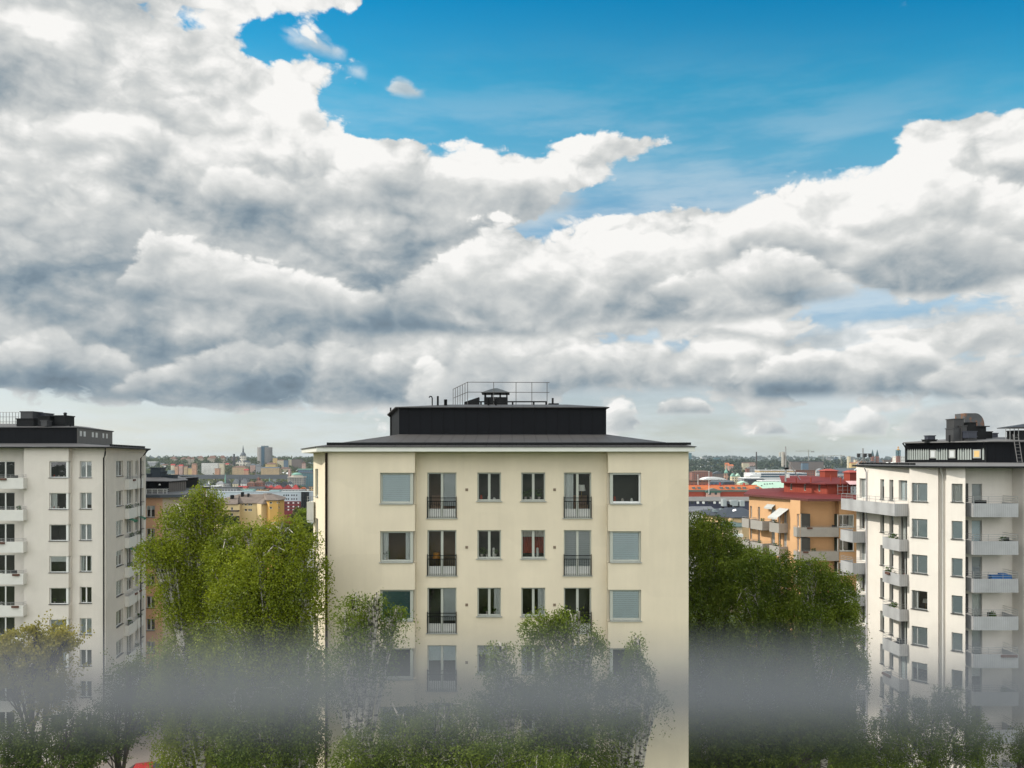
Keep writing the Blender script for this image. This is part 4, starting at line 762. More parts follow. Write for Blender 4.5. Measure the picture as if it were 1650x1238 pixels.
# ------------------------------------------------------------------ the far city
def hterr(x, y):
    """ground height: hilltop, falling to the city, ridge far left, wooded rise far right, hills on the horizon"""
    r = sqrt(x*x+y*y); s = lambda a, b: (lambda t: t*t*(3-2*t))(max(0., min(1., (r-a)/(b-a))))
    z = -14*s(110, 260)-10*s(280, 600)-11*s(600, 1100)
    k = max(0., min(1., (-x/max(y, 1)-.10)/.12)); z += 48*k*math.exp(-((y-2500)/420)**2)
    k2 = max(0., min(1., (x/max(y, 1)-.12)/.1)); z += 34*k2*math.exp(-((y-2900)/500)**2)
    return z+68*math.exp(-((y-7600)/1700)**2)*(.93+.05*sin(x*.0011)+.03*sin(x*.0031+1))
CITY = []
def house(label, p0, p1, ye, D, wall, roofm=None, yr=None, style='hip', cat='building', yb=None, dep=None, group=None, nm='city_house'):
    """far house: front between columns p0..p1, eaves at row ye, roof ridge at row yr"""
    x0, x1 = PX(p0, D)[0], PX(p1, D)[0]; wd = x1-x0; dep = dep or max(8., min(wd*.7, 22.)); ze = PZ(ye, D); zb = min(PZ(yb, D) if yb else ze-12, hterr((x0+x1)/2, D))-1.5
    b = thing(nm, label, cat, ((x0+x1)/2, D+dep/2, zb), group); m = MB(); m.box(x0, x1, D, D+dep, zb, ze-.01); m.build('wall', wall, b)
    if roofm:
        m = MB(); o = min(.6, wd*.05); zr = PZ(yr, D); X0, X1, Y0, Y1 = x0-o, x1+o, D-o, D+dep+o
        if style == 'hip':
            q = min(wd, dep)*.42; xa, xb = (x0+q, x1-q) if wd > dep*1.05 else ((x0+x1)/2-.3, (x0+x1)/2+.3); ym = (Y0+Y1)/2
            A = [(X0, Y0, ze), (X1, Y0, ze), (X1, Y1, ze), (X0, Y1, ze)]; r0, r1 = (xa, ym, zr), (xb, ym, zr)
            m.face([A[0], A[1], r1, r0]); m.face([A[1], A[2], r1]); m.face([A[2], A[3], r0, r1]); m.face([A[3], A[0], r0]); m.face(A[::-1])
        elif style == 'gable':        # ridge along x
            ym = (Y0+Y1)/2; m.v += [(X0, Y0, ze), (X0, Y1, ze), (X0, ym, zr), (X1, Y0, ze), (X1, Y1, ze), (X1, ym, zr)]; m.f += [(0, 3, 5, 2), (1, 2, 5, 4), (0, 2, 1), (3, 4, 5), (0, 1, 4, 3)]
        elif style == 'front':        # ridge towards the viewer
            xm = (X0+X1)/2; m.v += [(X0, Y0, ze), (X1, Y0, ze), (xm, Y0, zr), (X0, Y1, ze), (X1, Y1, ze), (xm, Y1, zr)]; m.f += [(0, 2, 5, 3), (1, 4, 5, 2), (0, 1, 2), (3, 5, 4), (0, 3, 4, 1)]
        else: m.box(X0, X1, Y0, Y1, ze, max(zr, ze+.3))
        b2 = m.build('roof', roofm, b)
    return b
W = lambda n, c, wx=3.2, wz=3.1: farwall_mat('far_'+n, c, wx, wz)
cw = {'beige': W('beige', (.42, .36, .28)), 'tan': W('tan', (.50, .36, .20)), 'white': W('white', (.70, .70, .66)), 'salmon': W('salmon', (.55, .30, .18)), 'pink': W('pink', (.52, .34, .28)), 'yellow': W('yellow', (.62, .45, .18)), 'brick': W('brick', (.24, .10, .07)), 'brown': W('brown', (.17, .13, .11)), 'grey': W('grey', (.30, .31, .32)), 'blue': W('blue', (.10, .16, .22)), 'teal': W('teal', (.08, .18, .21)), 'cream': W('cream', (.64, .57, .40)), 'dark': W('dark', (.06, .06, .07)), 'red': W('redwall', (.30, .05, .035))}
rf = {'red': mat('far_roof_red', (.30, .030, .026), .8, .35, .15), 'orange': mat('far_roof_orange', (.42, .12, .04), .8, .25, .4), 'brown': mat('far_roof_brown', (.13, .07, .05), .85, .3, .1), 'dark': mat('far_roof_dark', (.035, .04, .045), .7, .3, .1), 'grey': mat('far_roof_grey', (.20, .21, .22), .7, .2, .1), 'white': mat('far_roof_white', (.68, .69, .68), .7, .1, .1), 'green': mat('far_roof_copper', (.17, .33, .27), .8, .15, .1), 'mint': mat('far_roof_mint', (.36, .52, .42), .8, .1, .1), 'slate': mat('far_roof_slate', (.08, .095, .11), .7, .2, .1)}
# -- ridge skyline, left
G1 = 'apartment houses along the far ridge'
sk = [(274, 283.5, 739.5, 736, 'leftmost ridge apartment house with a pointed brown roof'), (290.5, 299.5, 740.5, 737, 'low ridge house with wide brown roof left of the pair'), (300, 307, 739.5, 735.8, 'narrow grey brown ridge house with a peaked roof'), (307.5, 313, 740, 736.8, 'small ridge house right of the narrow peaked one'),
      (317.5, 327, 738.5, 735, 'square beige ridge house above the white hall'), (334, 348, 738.8, 734.6, 'widest beige ridge house with a broad peaked roof'), (353, 362.2, 738.5, 734.2, 'last beige ridge house before the church')]
for p0, p1, ye, yr, lb in sk: house(lb, p0, p1, ye, 2420, cw['beige'], rf['brown'], yr, 'hip', yb=748, group=G1, nm='apartment_house')
house('brown flat blocks beside the church drum', 372.3, 381.5, 736.5, 2380, cw['brown'], rf['dark'], 736, 'flat', yb=748); house('dark brick tower rising beside the church', 375.6, 377.3, 732, 2375, cw['dark'], rf['dark'], 731.8, 'flat', yb=745, nm='brick_tower')
house('long white hall below the ridge houses', 324.5, 351, 746.3, 2000, cw['white'], rf['dark'], 745.8, 'flat', yb=756, nm='white_hall'); house('white cream silo like block right of the long hall', 353, 360.5, 747.3, 1990, cw['cream'], rf['white'], 747, 'flat', yb=754)
house('salmon cube below the white hall', 346, 353.5, 755, 1900, cw['salmon'], rf['grey'], 754.6, 'flat', yb=762)
row = [(275, 281, 750, 'cream', 'red', 'cream house at the left end of the small hillside row'), (281.5, 287, 752, 'salmon', 'brown', 'salmon house second in the small hillside row'), (288, 294, 751, 'pink', 'red', 'pink house third in the small hillside row'), (296, 302, 753, 'tan', 'brown', 'tan house right of the pink hillside house'), (303, 309, 755, 'yellow', 'dark', 'yellow house low in the hillside row'), (309, 316, 749, 'salmon', 'brown', 'salmon brown house at the right end of the hillside row')]
for p0, p1, ye, w_, r_, lb in row: house(lb, p0, p1, ye, 1950, cw[w_], rf[r_], ye-2.2, 'gable', yb=ye+8)
for lb, p0, p1, ye, yr, w_, r_, st, D, yb in [
    ('long amber mansion with dark roof below the church', 374, 395.5, 753.3, 750.8, 'tan', 'brown', 'hip', 2000, 760), ('pink villa with steep roof left of amber terrace', 403, 411, 750, 747, 'pink', 'slate', 'hip', 2050, 760), ('grey white villa among trees below the round tower', 412, 420, 751, 748.5, 'grey', 'slate', 'gable', 2040, 760),
    ('yellow palace wing with dark roof below the round tower', 427.5, 444, 748.2, 745.6, 'yellow', 'brown', 'hip', 2100, 754), ('long brown brick row under the yellow palace', 420.5, 449.5, 754.5, 752.6, 'tan', 'slate', 'gable', 1960, 762), ('small salmon house in front of amber mansion', 393, 400, 758, 756, 'salmon', 'red', 'gable', 1900, 764),
    ('tall yellow corner house on the ridge right of the round tower', 439.5, 446, 738.5, 737.4, 'yellow', 'grey', 'flat', 2200, 752), ('cream stepped house beside the tall yellow one', 446.5, 457, 742.3, 741, 'cream', 'brown', 'gable', 2190, 752), ('blue grey glass block on the ridge', 457.2, 464, 742, 741.5, 'blue', 'slate', 'flat', 2180, 752), ('narrow pale green house between glass block and brown row', 464.3, 469.5, 741, 739.8, 'cream', 'green', 'flat', 2185, 752),
    ('long brown barrack block on the ridge under the eaves', 470, 485.5, 740.5, 739.8, 'brown', 'dark', 'flat', 2180, 752), ('dark red church like house at the right ridge end', 486, 492, 747, 743.5, 'pink', 'brown', 'front', 2100, 753), ('grey block half hidden behind the round tower', 434.6, 439.4, 737.4, 737, 'grey', 'slate', 'flat', 2350, 748),
    ('blue glass office with wide flat roof', 480, 502, 757.5, 755.5, 'blue', 'green', 'flat', 1500, 768), ('low teal glass block under the wide roof', 484, 506, 763, 761.5, 'teal', 'slate', 'flat', 1450, 771), ('slim pink brick pylon left of copper dome', 464, 467.5, 755.5, 755, 'pink', 'grey', 'flat', 1480, 767),
    ('pale grey terraces on far left slope', 238, 251, 745, 744, 'grey', 'white', 'flat', 2300, 750)]:
    house(lb, p0, p1, ye, D, cw[w_], rf[r_], yr, st, yb=yb)
# bay wall / quay line
m = MB(); D = 1700.; m.box(PX(232, D)[0], PX(470, D)[0], D, D+6, PZ(772, D), PZ(765.3, D)); tag(m.build('quay_wall', mat('quay_stone', (.09, .10, .11), .9, .2, .02), base=(PX(351, D)[0], D, PZ(772, D))), 'long dark stone embankment below the ridge', 'quay wall')
# round tower block
def round_tower():
    D = 2300.; b = thing('tower_block', 'round grey tower block with dark blue central shaft on the ridge', 'tower block', (PX(423, D)[0], D+20, PZ(760, D))); cx, cy = PX(423.3, D)[0], D+20; r = PX(435.2, D)[0]-cx
    m = MB(); m.lathe((cx, cy), [(r, PZ(760, D)), (r, PZ(720.8, D))], 20); m.build('wall', farwall_mat('far_tower', (.22, .21, .20), 3.6, 3.0, (.11, .12, .13)), b)
    m = MB(); m.box(cx-3.5, cx+5.5, cy-r-1.0, cy-r+6, PZ(760, D), PZ(720, D)); m.build('lift_shaft', mat('shaft_blue', (.02, .07, .11), .5), b); m = MB(); m.lathe((cx, cy), [(r*.5, PZ(722, D)), (r*.5, PZ(718.4, D))], 14); m.build('roof', mat('far_grey_cap', (.12, .16, .18), .6), b)
round_tower()
def dome_church():
    D = 2200.; cx = PX(388.2, D)[0]; b = thing('church', 'white domed church with dark lantern spire on the ridge', 'church', (cx, D+15, PZ(752, D))); z = lambda y: PZ(y, D); u = D/F
    m = MB(); m.box(cx-9*u, cx+9*u, D+4, D+34, z(752), z(745)); m.box(cx-5*u, cx+5*u, D-4, D+40, z(752), z(743.5)); m.build('wall', W('churchwall', (.62, .58, .50), 7, 9), b)
    m = MB()
    for s in (-1, 1): m.v += [(cx+s*2*u, D+3, z(744)), (cx+s*9.4*u, D+3, z(745)), (cx+s*5.5*u, D+3, z(742)), (cx+s*2*u, D+35, z(744)), (cx+s*9.4*u, D+35, z(745)), (cx+s*5.5*u, D+35, z(742))]
    for k in (0, 6): m.f += [(k, k+2, k+5, k+3), (k+1, k+4, k+5, k+2), (k, k+1, k+2)]
    m.build('roof', rf['slate'], b)
    m = MB(); m.lathe((cx, D+18), [(5*u, z(746)), (5*u, z(735.5)), (5.3*u, z(735.3)), (5.3*u, z(734.8)), (4.6*u, z(734.6))], 16); m.build('drum', W('drum', (.58, .55, .48), 6, 6.5), b)
    m = MB(); m.lathe((cx, D+18), [(4.7*u, z(734.5)), (4.3*u, z(732.6)), (3.4*u, z(730.6)), (2*u, z(729.2)), (1.4*u, z(728.8))], 16); m.lathe((cx, D+18), [(1.3*u, z(728.8)), (1.1*u, z(725)), (1.4*u, z(724.7)), (.9*u, z(723.6)), (.6*u, z(720.5)), (.15*u, z(717.5))], 10); m.build('dome', rf['slate'], b, True)
    for s in (-7.8, 7.4): m = MB(); m.lathe((cx+s*u, D+20), [(.7*u, z(746)), (.7*u, z(738.5)), (.1*u, z(735.2))], 8); m.build('corner_turret', rf['dark'], b)
dome_church()
def copper_dome():
    D = 1400.; cx = PX(476, D)[0]; u = D/F; z = lambda y: PZ(y, D); b = thing('domed_hall', 'colonnaded hall with low green copper dome', 'hall', (cx, D+10, z(782)))
    m = MB(); m.box(cx-13*u, cx+13*u, D, D+22, z(770), z(768.2)); m.lathe((cx, D+11), [(9*u, z(768.2)), (9*u, z(766))], 16); m.build('cornice', mat('far_stone', (.46, .42, .36), .9), b)
    for i in range(10): m = MB(); m.lathe((cx+(-12+24*i/9)*u, D+1), [(.5*u, z(780)), (.5*u, z(770.02))], 8); m.build('column', mat('far_stone', (.46, .42, .36)), b)
    m = MB(); m.box(cx-12*u, cx+12*u, D+3, D+20, z(782), z(770.02)); m.build('wall', cw['grey'], b); m = MB(); m.lathe((cx, D+11), [(9.2*u, z(766)), (7.5*u, z(763.8)), (4.5*u, z(762.3)), (1*u, z(761.8))], 18); m.build('dome', rf['green'], b, True)
copper_dome()
# -- old town roofs, left
OT = [('left red roof of crimson old town row', 424, 431, 787, 783, 'tan', 'red', 'front', 1000), ('crimson mansard next to left red roof', 431, 440, 786, 782, 'red', 'red', 'hip', 1010), ('broad crimson roof in middle of red row', 440, 455, 787.5, 782.6, 'brick', 'red', 'hip', 1000), ('sunlit pinkish red roof in the red row', 456, 469, 788, 782, 'pink', 'red', 'front', 1000), ('right end crimson roof with tall gable', 469.5, 481, 789, 781.5, 'red', 'red', 'hip', 995),
      ('white stepped gable house with dark crest', 374, 384, 780, 772, 'cream', 'grey', 'front', 1100), ('second white gable with dark peak beside it', 387, 397, 780, 771.5, 'white', 'grey', 'front', 1100), ('dark pyramid roof right of the white gables', 396, 402, 779, 771, 'dark', 'dark', 'hip', 1110), ('dark pyramid roof far left of white gables', 360, 369, 779, 771, 'grey', 'dark', 'hip', 1120), ('brown brick turreted house with chimney block', 398, 410, 779, 776, 'brick', 'brown', 'hip', 1050), ('dark brown tall brick block in old town', 410, 424, 778, 774.5, 'brick', 'brown', 'hip', 1060), ('square brown tower with cap on brick block', 413.5, 417.5, 771, 769, 'brick', 'brown', 'hip', 1070),
      ('grey green gabled house behind the red row', 425, 441, 780, 776, 'grey', 'slate', 'front', 1150), ('dark slate saw roof left of saw roof pair', 442, 450, 780, 776.5, 'grey', 'dark', 'front', 1150), ('dark slate saw roof middle of the trio', 452, 461, 780, 776, 'dark', 'dark', 'front', 1150), ('pale gable end right of saw roofs', 462, 470, 780, 776, 'white', 'slate', 'front', 1160), ('white flat terrace roof with dark edge', 330, 352, 784, 783, 'white', 'white', 'flat', 900), ('black long roof edge above white terrace', 343, 382, 786.5, 785.5, 'grey', 'dark', 'flat', 860), ('grey roof with white dormers left of pyramid', 348, 360, 780, 775.5, 'white', 'grey', 'hip', 1100), ('small red chimneyed roof right of salmon block', 299, 313, 783, 779, 'salmon', 'orange', 'gable', 800), ('tall red chimney house among orange tiles', 309.5, 312.5, 777.5, 777, 'red', 'red', 'flat', 790), ('white gable wall right of the tall red chimney house', 313.5, 322, 785.5, 782, 'white', 'grey', 'front', 780),
      ('white fronted house with grey roof behind birch top', 326, 336, 783, 779, 'white', 'slate', 'hip', 880), ('brown low house below turreted block', 383, 397, 786, 783.5, 'pink', 'red', 'gable', 900), ('tan house with dark dormers in front of brick block', 398, 424, 788, 784.5, 'tan', 'dark', 'gable', 930), ('orange gabled house right of red row', 483, 492, 788, 785, 'salmon', 'orange', 'front', 980), ('white chimney gable beside orange house', 492.5, 497, 788, 784, 'white', 'slate', 'front', 985), ('black flat roofed house at right of old town', 496, 506, 784.5, 784, 'tan', 'dark', 'flat', 990),
      ('teal roofed long shed in front of old town', 388, 408, 789.6, 788.7, 'grey', 'green', 'flat', 800), ('pale long roof in front of red row', 450, 486, 790.6, 789.8, 'white', 'grey', 'flat', 780)]
for lb, p0, p1, ye, yr, w_, r_, st, D in OT: house(lb, p0, p1, ye, D, cw[w_], rf[r_], yr, st, yb=ye+14, nm='old_town_house')
for p, y0, y1, D, r, lb in ((386.6, 775, 768.5, 1105, 'dark', 'thin dark spire between the white gables'), (391, 775, 769, 1115, 'dark', 'second thin dark spire between white gables'), (363, 773, 763.5, 1120, 'green', 'pale green copper spire over the pyramid roof'), (434.3, 778, 769.5, 1180, 'green', 'gilded green spire behind grey gables'), (350.5, 778, 770, 1110, 'dark', 'dark turret spire left of copper spire'), (336.5, 781, 774, 900, 'white', 'small white lantern turret')):
    x = PX(p, D)[0]; u = D/F; m = MB(); m.lathe((x, D), [(1.1*u, PZ(y0+6, D)), (1.1*u, PZ(y0, D)), (1.4*u, PZ(y0, D)+.2), (.8*u, PZ((y0*1.3+y1)/2.3, D)), (.1*u, PZ(y1, D))], 8); tag(m.build('church_spire', rf[r], base=(x, D, PZ(y0+6, D))), lb, 'spire')
# -- right side
for lb, p0, p1, ye, yr, w_, r_, st, D, yb in [
    ('blue glass tower just right of the cream tower', 1108, 1114.5, 730.2, 730, 'teal', 'blue', 'flat', 3500, 752), ('low pale blocks at the foot of glass tower', 1110, 1127, 742.5, 742, 'white', 'white', 'flat', 3300, 750), ('bright white slab on the right horizon', 1129, 1131.6, 736.8, 736.6, 'white', 'white', 'flat', 3200, 748), ('grey slab joined to bright white one', 1131.8, 1137, 737.2, 737, 'grey', 'grey', 'flat', 3220, 748), ('dark teal office box on the right horizon', 1150.3, 1160.4, 737.4, 737, 'teal', 'blue', 'flat', 3000, 750), ('thin far water tower on the horizon', 1178, 1179.6, 734.5, 734.2, 'grey', 'grey', 'flat', 5000, 745),
    ('white villa between slab and teal box', 1140, 1144, 743.5, 742.6, 'white', 'grey', 'front', 2900, 750), ('orange tiled roof on the wooded rise', 1169, 1175, 748.5, 746, 'salmon', 'orange', 'gable', 2500, 753), ('second orange tiled roof lower on the rise', 1174, 1182, 751, 748.6, 'pink', 'orange', 'gable', 2450, 754), ('row of pale yellow roofs on the right rise', 1197, 1207, 746.5, 745.4, 'cream', 'brown', 'gable', 2600, 751), ('row of reddish roofs near tall chimney', 1207, 1217, 746.8, 745.2, 'pink', 'brown', 'gable', 2600, 751),
    ('long brick building with many chimneys', 1115.5, 1148, 761, 758.5, 'brick', 'brown', 'hip', 1300, 771), ('brick house with pale gables right of chimneyed block', 1149, 1166, 763.5, 759.5, 'brown', 'slate', 'front', 1320, 772), ('grey power plant hall under the tall chimney', 1206, 1218, 753.5, 752.5, 'grey', 'grey', 'flat', 1560, 764), ('red brick hall left of the power plant', 1202.5, 1208, 756, 755, 'brick', 'brown', 'flat', 1540, 764), ('dark boiler house right of the power plant', 1216, 1224, 757.5, 757, 'brown', 'dark', 'flat', 1580, 764),
    ('yellow green twin gabled church', 1179, 1185.5, 768, 763, 'cream', 'green', 'front', 1000, 775), ('yellow green gable right of twin gabled church', 1186.5, 1193.2, 768, 763.2, 'cream', 'mint', 'front', 1005, 775), ('long tan building behind striped hall', 1224, 1281, 758.5, 757.6, 'tan', 'white', 'flat', 1100, 768), ('long brown terrace right of tan building', 1282, 1318, 758.8, 757.6, 'brick', 'brown', 'flat', 1120, 770), ('white gabled tower house behind the red turret', 1318.5, 1327, 758.5, 755, 'white', 'grey', 'front', 900, 772),
    ('dark maroon long block above the orange roof', 1104, 1144, 775.6, 774.2, 'brick', 'brown', 'flat', 620, 785), ('teal and black low roofs right of maroon block', 1144, 1166, 777.5, 774.8, 'blue', 'slate', 'hip', 640, 785), ('blue black roof in middle of the teal roofs', 1167, 1184, 777, 773.8, 'dark', 'slate', 'hip', 650, 785), ('pale gabled roofs left of the mint roof', 1192, 1206, 779, 775.5, 'cream', 'mint', 'front', 600, 786), ('black roofed row behind the mint roof', 1205, 1232, 773.5, 771.8, 'dark', 'dark', 'gable', 700, 780), ('white roofs with dark gaps above the mint roof', 1228, 1262, 776, 774.5, 'grey', 'white', 'flat', 640, 783), ('low grey white roof left of striped hall', 1195, 1226, 771, 769.6, 'grey', 'white', 'gable', 860, 776),
    ('long dark brown hillside block behind phone mast', 1275, 1327, 744.5, 743.4, 'brown', 'dark', 'flat', 2300, 753), ('dark blue low block in the hillside gap', 1293, 1303, 746.8, 746, 'blue', 'dark', 'flat', 2200, 752), ('left pale blue highrise under the far crane', 1333, 1339.5, 737.2, 737, 'grey', 'blue', 'flat', 3000, 746), ('right darker highrise beside the pale blue pair', 1345, 1350, 737.2, 737, 'blue', 'blue', 'flat', 3050, 746), ('cream highrise slab at right horizon', 1366.8, 1371, 735.8, 735.5, 'cream', 'grey', 'flat', 2000, 752), ('grey shaded highrise attached to the cream slab', 1371.2, 1377.5, 736.6, 736.2, 'grey', 'grey', 'flat', 2010, 752), ('cream low rise stepped right of highrises', 1377.8, 1381, 741, 740.6, 'cream', 'grey', 'flat', 1980, 752), ('orange lit long house at the highrise foot', 1371.5, 1383, 746.4, 745.6, 'yellow', 'orange', 'gable', 1900, 752),
    ('dark slate roofs left of the red turret', 1320, 1332, 761.5, 758.5, 'grey', 'slate', 'gable', 800, 772), ('blue slate roof range behind the right tower', 1350, 1384, 760, 754.6, 'blue', 'slate', 'gable', 820, 772), ('lower slate roof range in front of it', 1346, 1383, 767, 762.5, 'grey', 'slate', 'gable', 700, 778), ('salmon stone house behind antenna frame', 1384, 1398, 743.4, 742.6, 'salmon', 'brown', 'flat', 1700, 752), ('brown church nave wall behind twin spires', 1398, 1408, 744.5, 743.4, 'brown', 'slate', 'flat', 1650, 752), ('white block with rows of windows under the lantern', 1444, 1462, 735.6, 735.2, 'white', 'white', 'flat', 1500, 752), ('brick block left of white windowed block', 1440, 1443.8, 738.4, 738, 'brick', 'brown', 'flat', 1520, 752), ('long brown hall right of twin spired church', 1424, 1440, 741.2, 740.6, 'brown', 'slate', 'flat', 1900, 752)]:
    house(lb, p0, p1, ye, D, cw[w_], rf[r_] if r_ in rf else rf['slate'], yr, st, yb=yb)
def orange_roof():
    D = 430.; u = D/F; z = lambda y: PZ(y, D); x = lambda p: PX(p, D)[0]; b = thing('brick_building', 'long red brick building with bright orange roof, dormers and green centre gable', 'building', (x(1165), D+8, -24))
    m = MB(); m.box(x(1096), x(1232.5), D, D+14, -25, z(791.5)); m.build('wall', farwall_mat('far_brickband', (.30, .055, .03), 3.3, 40, (.35, .36, .34)), b)
    m = MB(); m.box(x(1095), x(1233), D-.3, D-.01, z(792.6), z(789.8)); m.build('cornice', mat('far_greengrey', (.12, .15, .13), .8), b)
    m = MB(); m.v += [(x(1095), D-.4, z(789.6)), (x(1233.5), D-.4, z(789.6)), (x(1233.5), D+15, z(789.6)), (x(1095), D+15, z(789.6)), (x(1099), D+7, z(782.6)), (x(1225), D+7, z(782.6))]; m.f += [(0, 1, 5, 4), (1, 2, 5), (2, 3, 4, 5), (3, 0, 4), (3, 2, 1, 0)]; roof = m.build('roof', rf['orange'], b)
    m = MB(); m.box(x(1098), x(1226), D+6.8, D+7.2, z(782.8), z(782)); m.build('ridge', rf['red'], roof)
    for p in (1118.5, 1127.5, 1163.6, 1173, 1182.4, 1192, 1200.6, 1222):
        m = MB(); m.box(x(p-2), x(p+2), D+.6, D+4, z(789), z(785)); dm = m.build('dormer', mat('dormer_grey', (.10, .12, .12), .6), roof); m = MB(); m.box(x(p-1.4), x(p+1.4), D+.5, D+.59, z(788.3), z(785.6)); m.build('pane', mat('far_pane', (.16, .19, .20), .2), dm)
    m = MB(); m.box(x(1137), x(1159), D-2, D-.31, -25, z(793.8)); m.build('gable_wall', cw['pink'], b); m = MB(); a, c = x(1135.5), x(1160.5); m.box(a, c, D-2.4, D-.2, z(793.7), z(790.6)); m.build('gable_cornice', mat('far_green', (.06, .13, .10), .7), b)
    m = MB(); m.v += [(a, D-2.4, z(790.5)), (c, D-2.4, z(790.5)), ((a+c)/2, D-2.4, z(786.6)), (a, D+3, z(790.5)), (c, D+3, z(790.5)), ((a+c)/2, D+3, z(786.6))]; m.f += [(0, 1, 2), (0, 2, 5, 3), (1, 4, 5, 2), (3, 5, 4)]; m.build('gable_roof', mat('far_taupe', (.17, .17, .15), .7), b)
    for p, y in ((1146.5, 780.5), (1165.5, 778.5), (1205, 779)): m = MB(); m.box(x(p-.7), x(p+.7), D+6, D+8, z(785), z(y)); m.build('chimney', rf['red'], roof)
orange_roof()
def mint_hall():
    D = 520.; x = lambda p: PX(p, D)[0]; z = lambda y: PZ(y, D); b = thing('copper_roofed_hall', 'wide hall with pale mint copper roof and round dormers', 'hall', (x(1245), D+10, -22)); m = MB(); m.box(x(1222), x(1275), D, D+24, -23, z(792)); m.build('wall', cw['cream'], b)
    m = MB(); m.v += [(x(1219), D-.5, z(792)), (x(1278), D-.5, z(792)), (x(1278), D+25, z(792)), (x(1219), D+25, z(792)), (x(1228), D+9, z(777.5)), (x(1272), D+9, z(777.5)), (x(1272), D+16, z(777.5)), (x(1228), D+16, z(777.5))]; m.f += [(0, 1, 5, 4), (1, 2, 6, 5), (2, 3, 7, 6), (3, 0, 4, 7), (4, 5, 6, 7)]; r = m.build('roof', rf['mint'], b)
    for p, y in ((1231, 783), (1237, 780.6), (1241.5, 780.4), (1246, 780.2), (1250, 780), (1241, 787.4), (1247.5, 787), (1259, 786.6)): m = MB(); dy = (792-y)/14.5*9.5; m.box(x(p-.9), x(p+.9), D+dy-1.2, D+dy+2.5, z(y+1.8), z(y-.6)); m.build('dormer', mat('dormer_grey', (.10, .12, .12)), r)
mint_hall()
def striped_hall():
    D = 900.; x = lambda p: PX(p, D)[0]; z = lambda y: PZ(y, D); b = thing('office_hall', 'long white hall with dark blue ribbon windows behind phone mast', 'hall', (x(1255), D+15, -34)); m = MB(); m.box(x(1211), x(1300), D, D+30, -36, z(762.3)); m.build('wall', mat('far_hall_white', (.58, .60, .60), .7), b)
    for y0, y1, p0 in ((763.3, 765.3, 1217), (767, 769, 1224)): m = MB(); m.box(x(p0), x(1300.3), D-.4, D-.02, z(y1), z(y0)); m.build('ribbon_window', mat('far_ribbon', (.03, .07, .11), .2), b)
    m = MB(); m.prism([(x(1207), D-3), (x(1225), D-3), (x(1225), D+20), (x(1207), D+20)], z(768.5), [z(766), z(762.5), z(762.5), z(766)]); m.build('canopy', mat('far_roof_white', (.68, .69, .68)), b)
striped_hall()
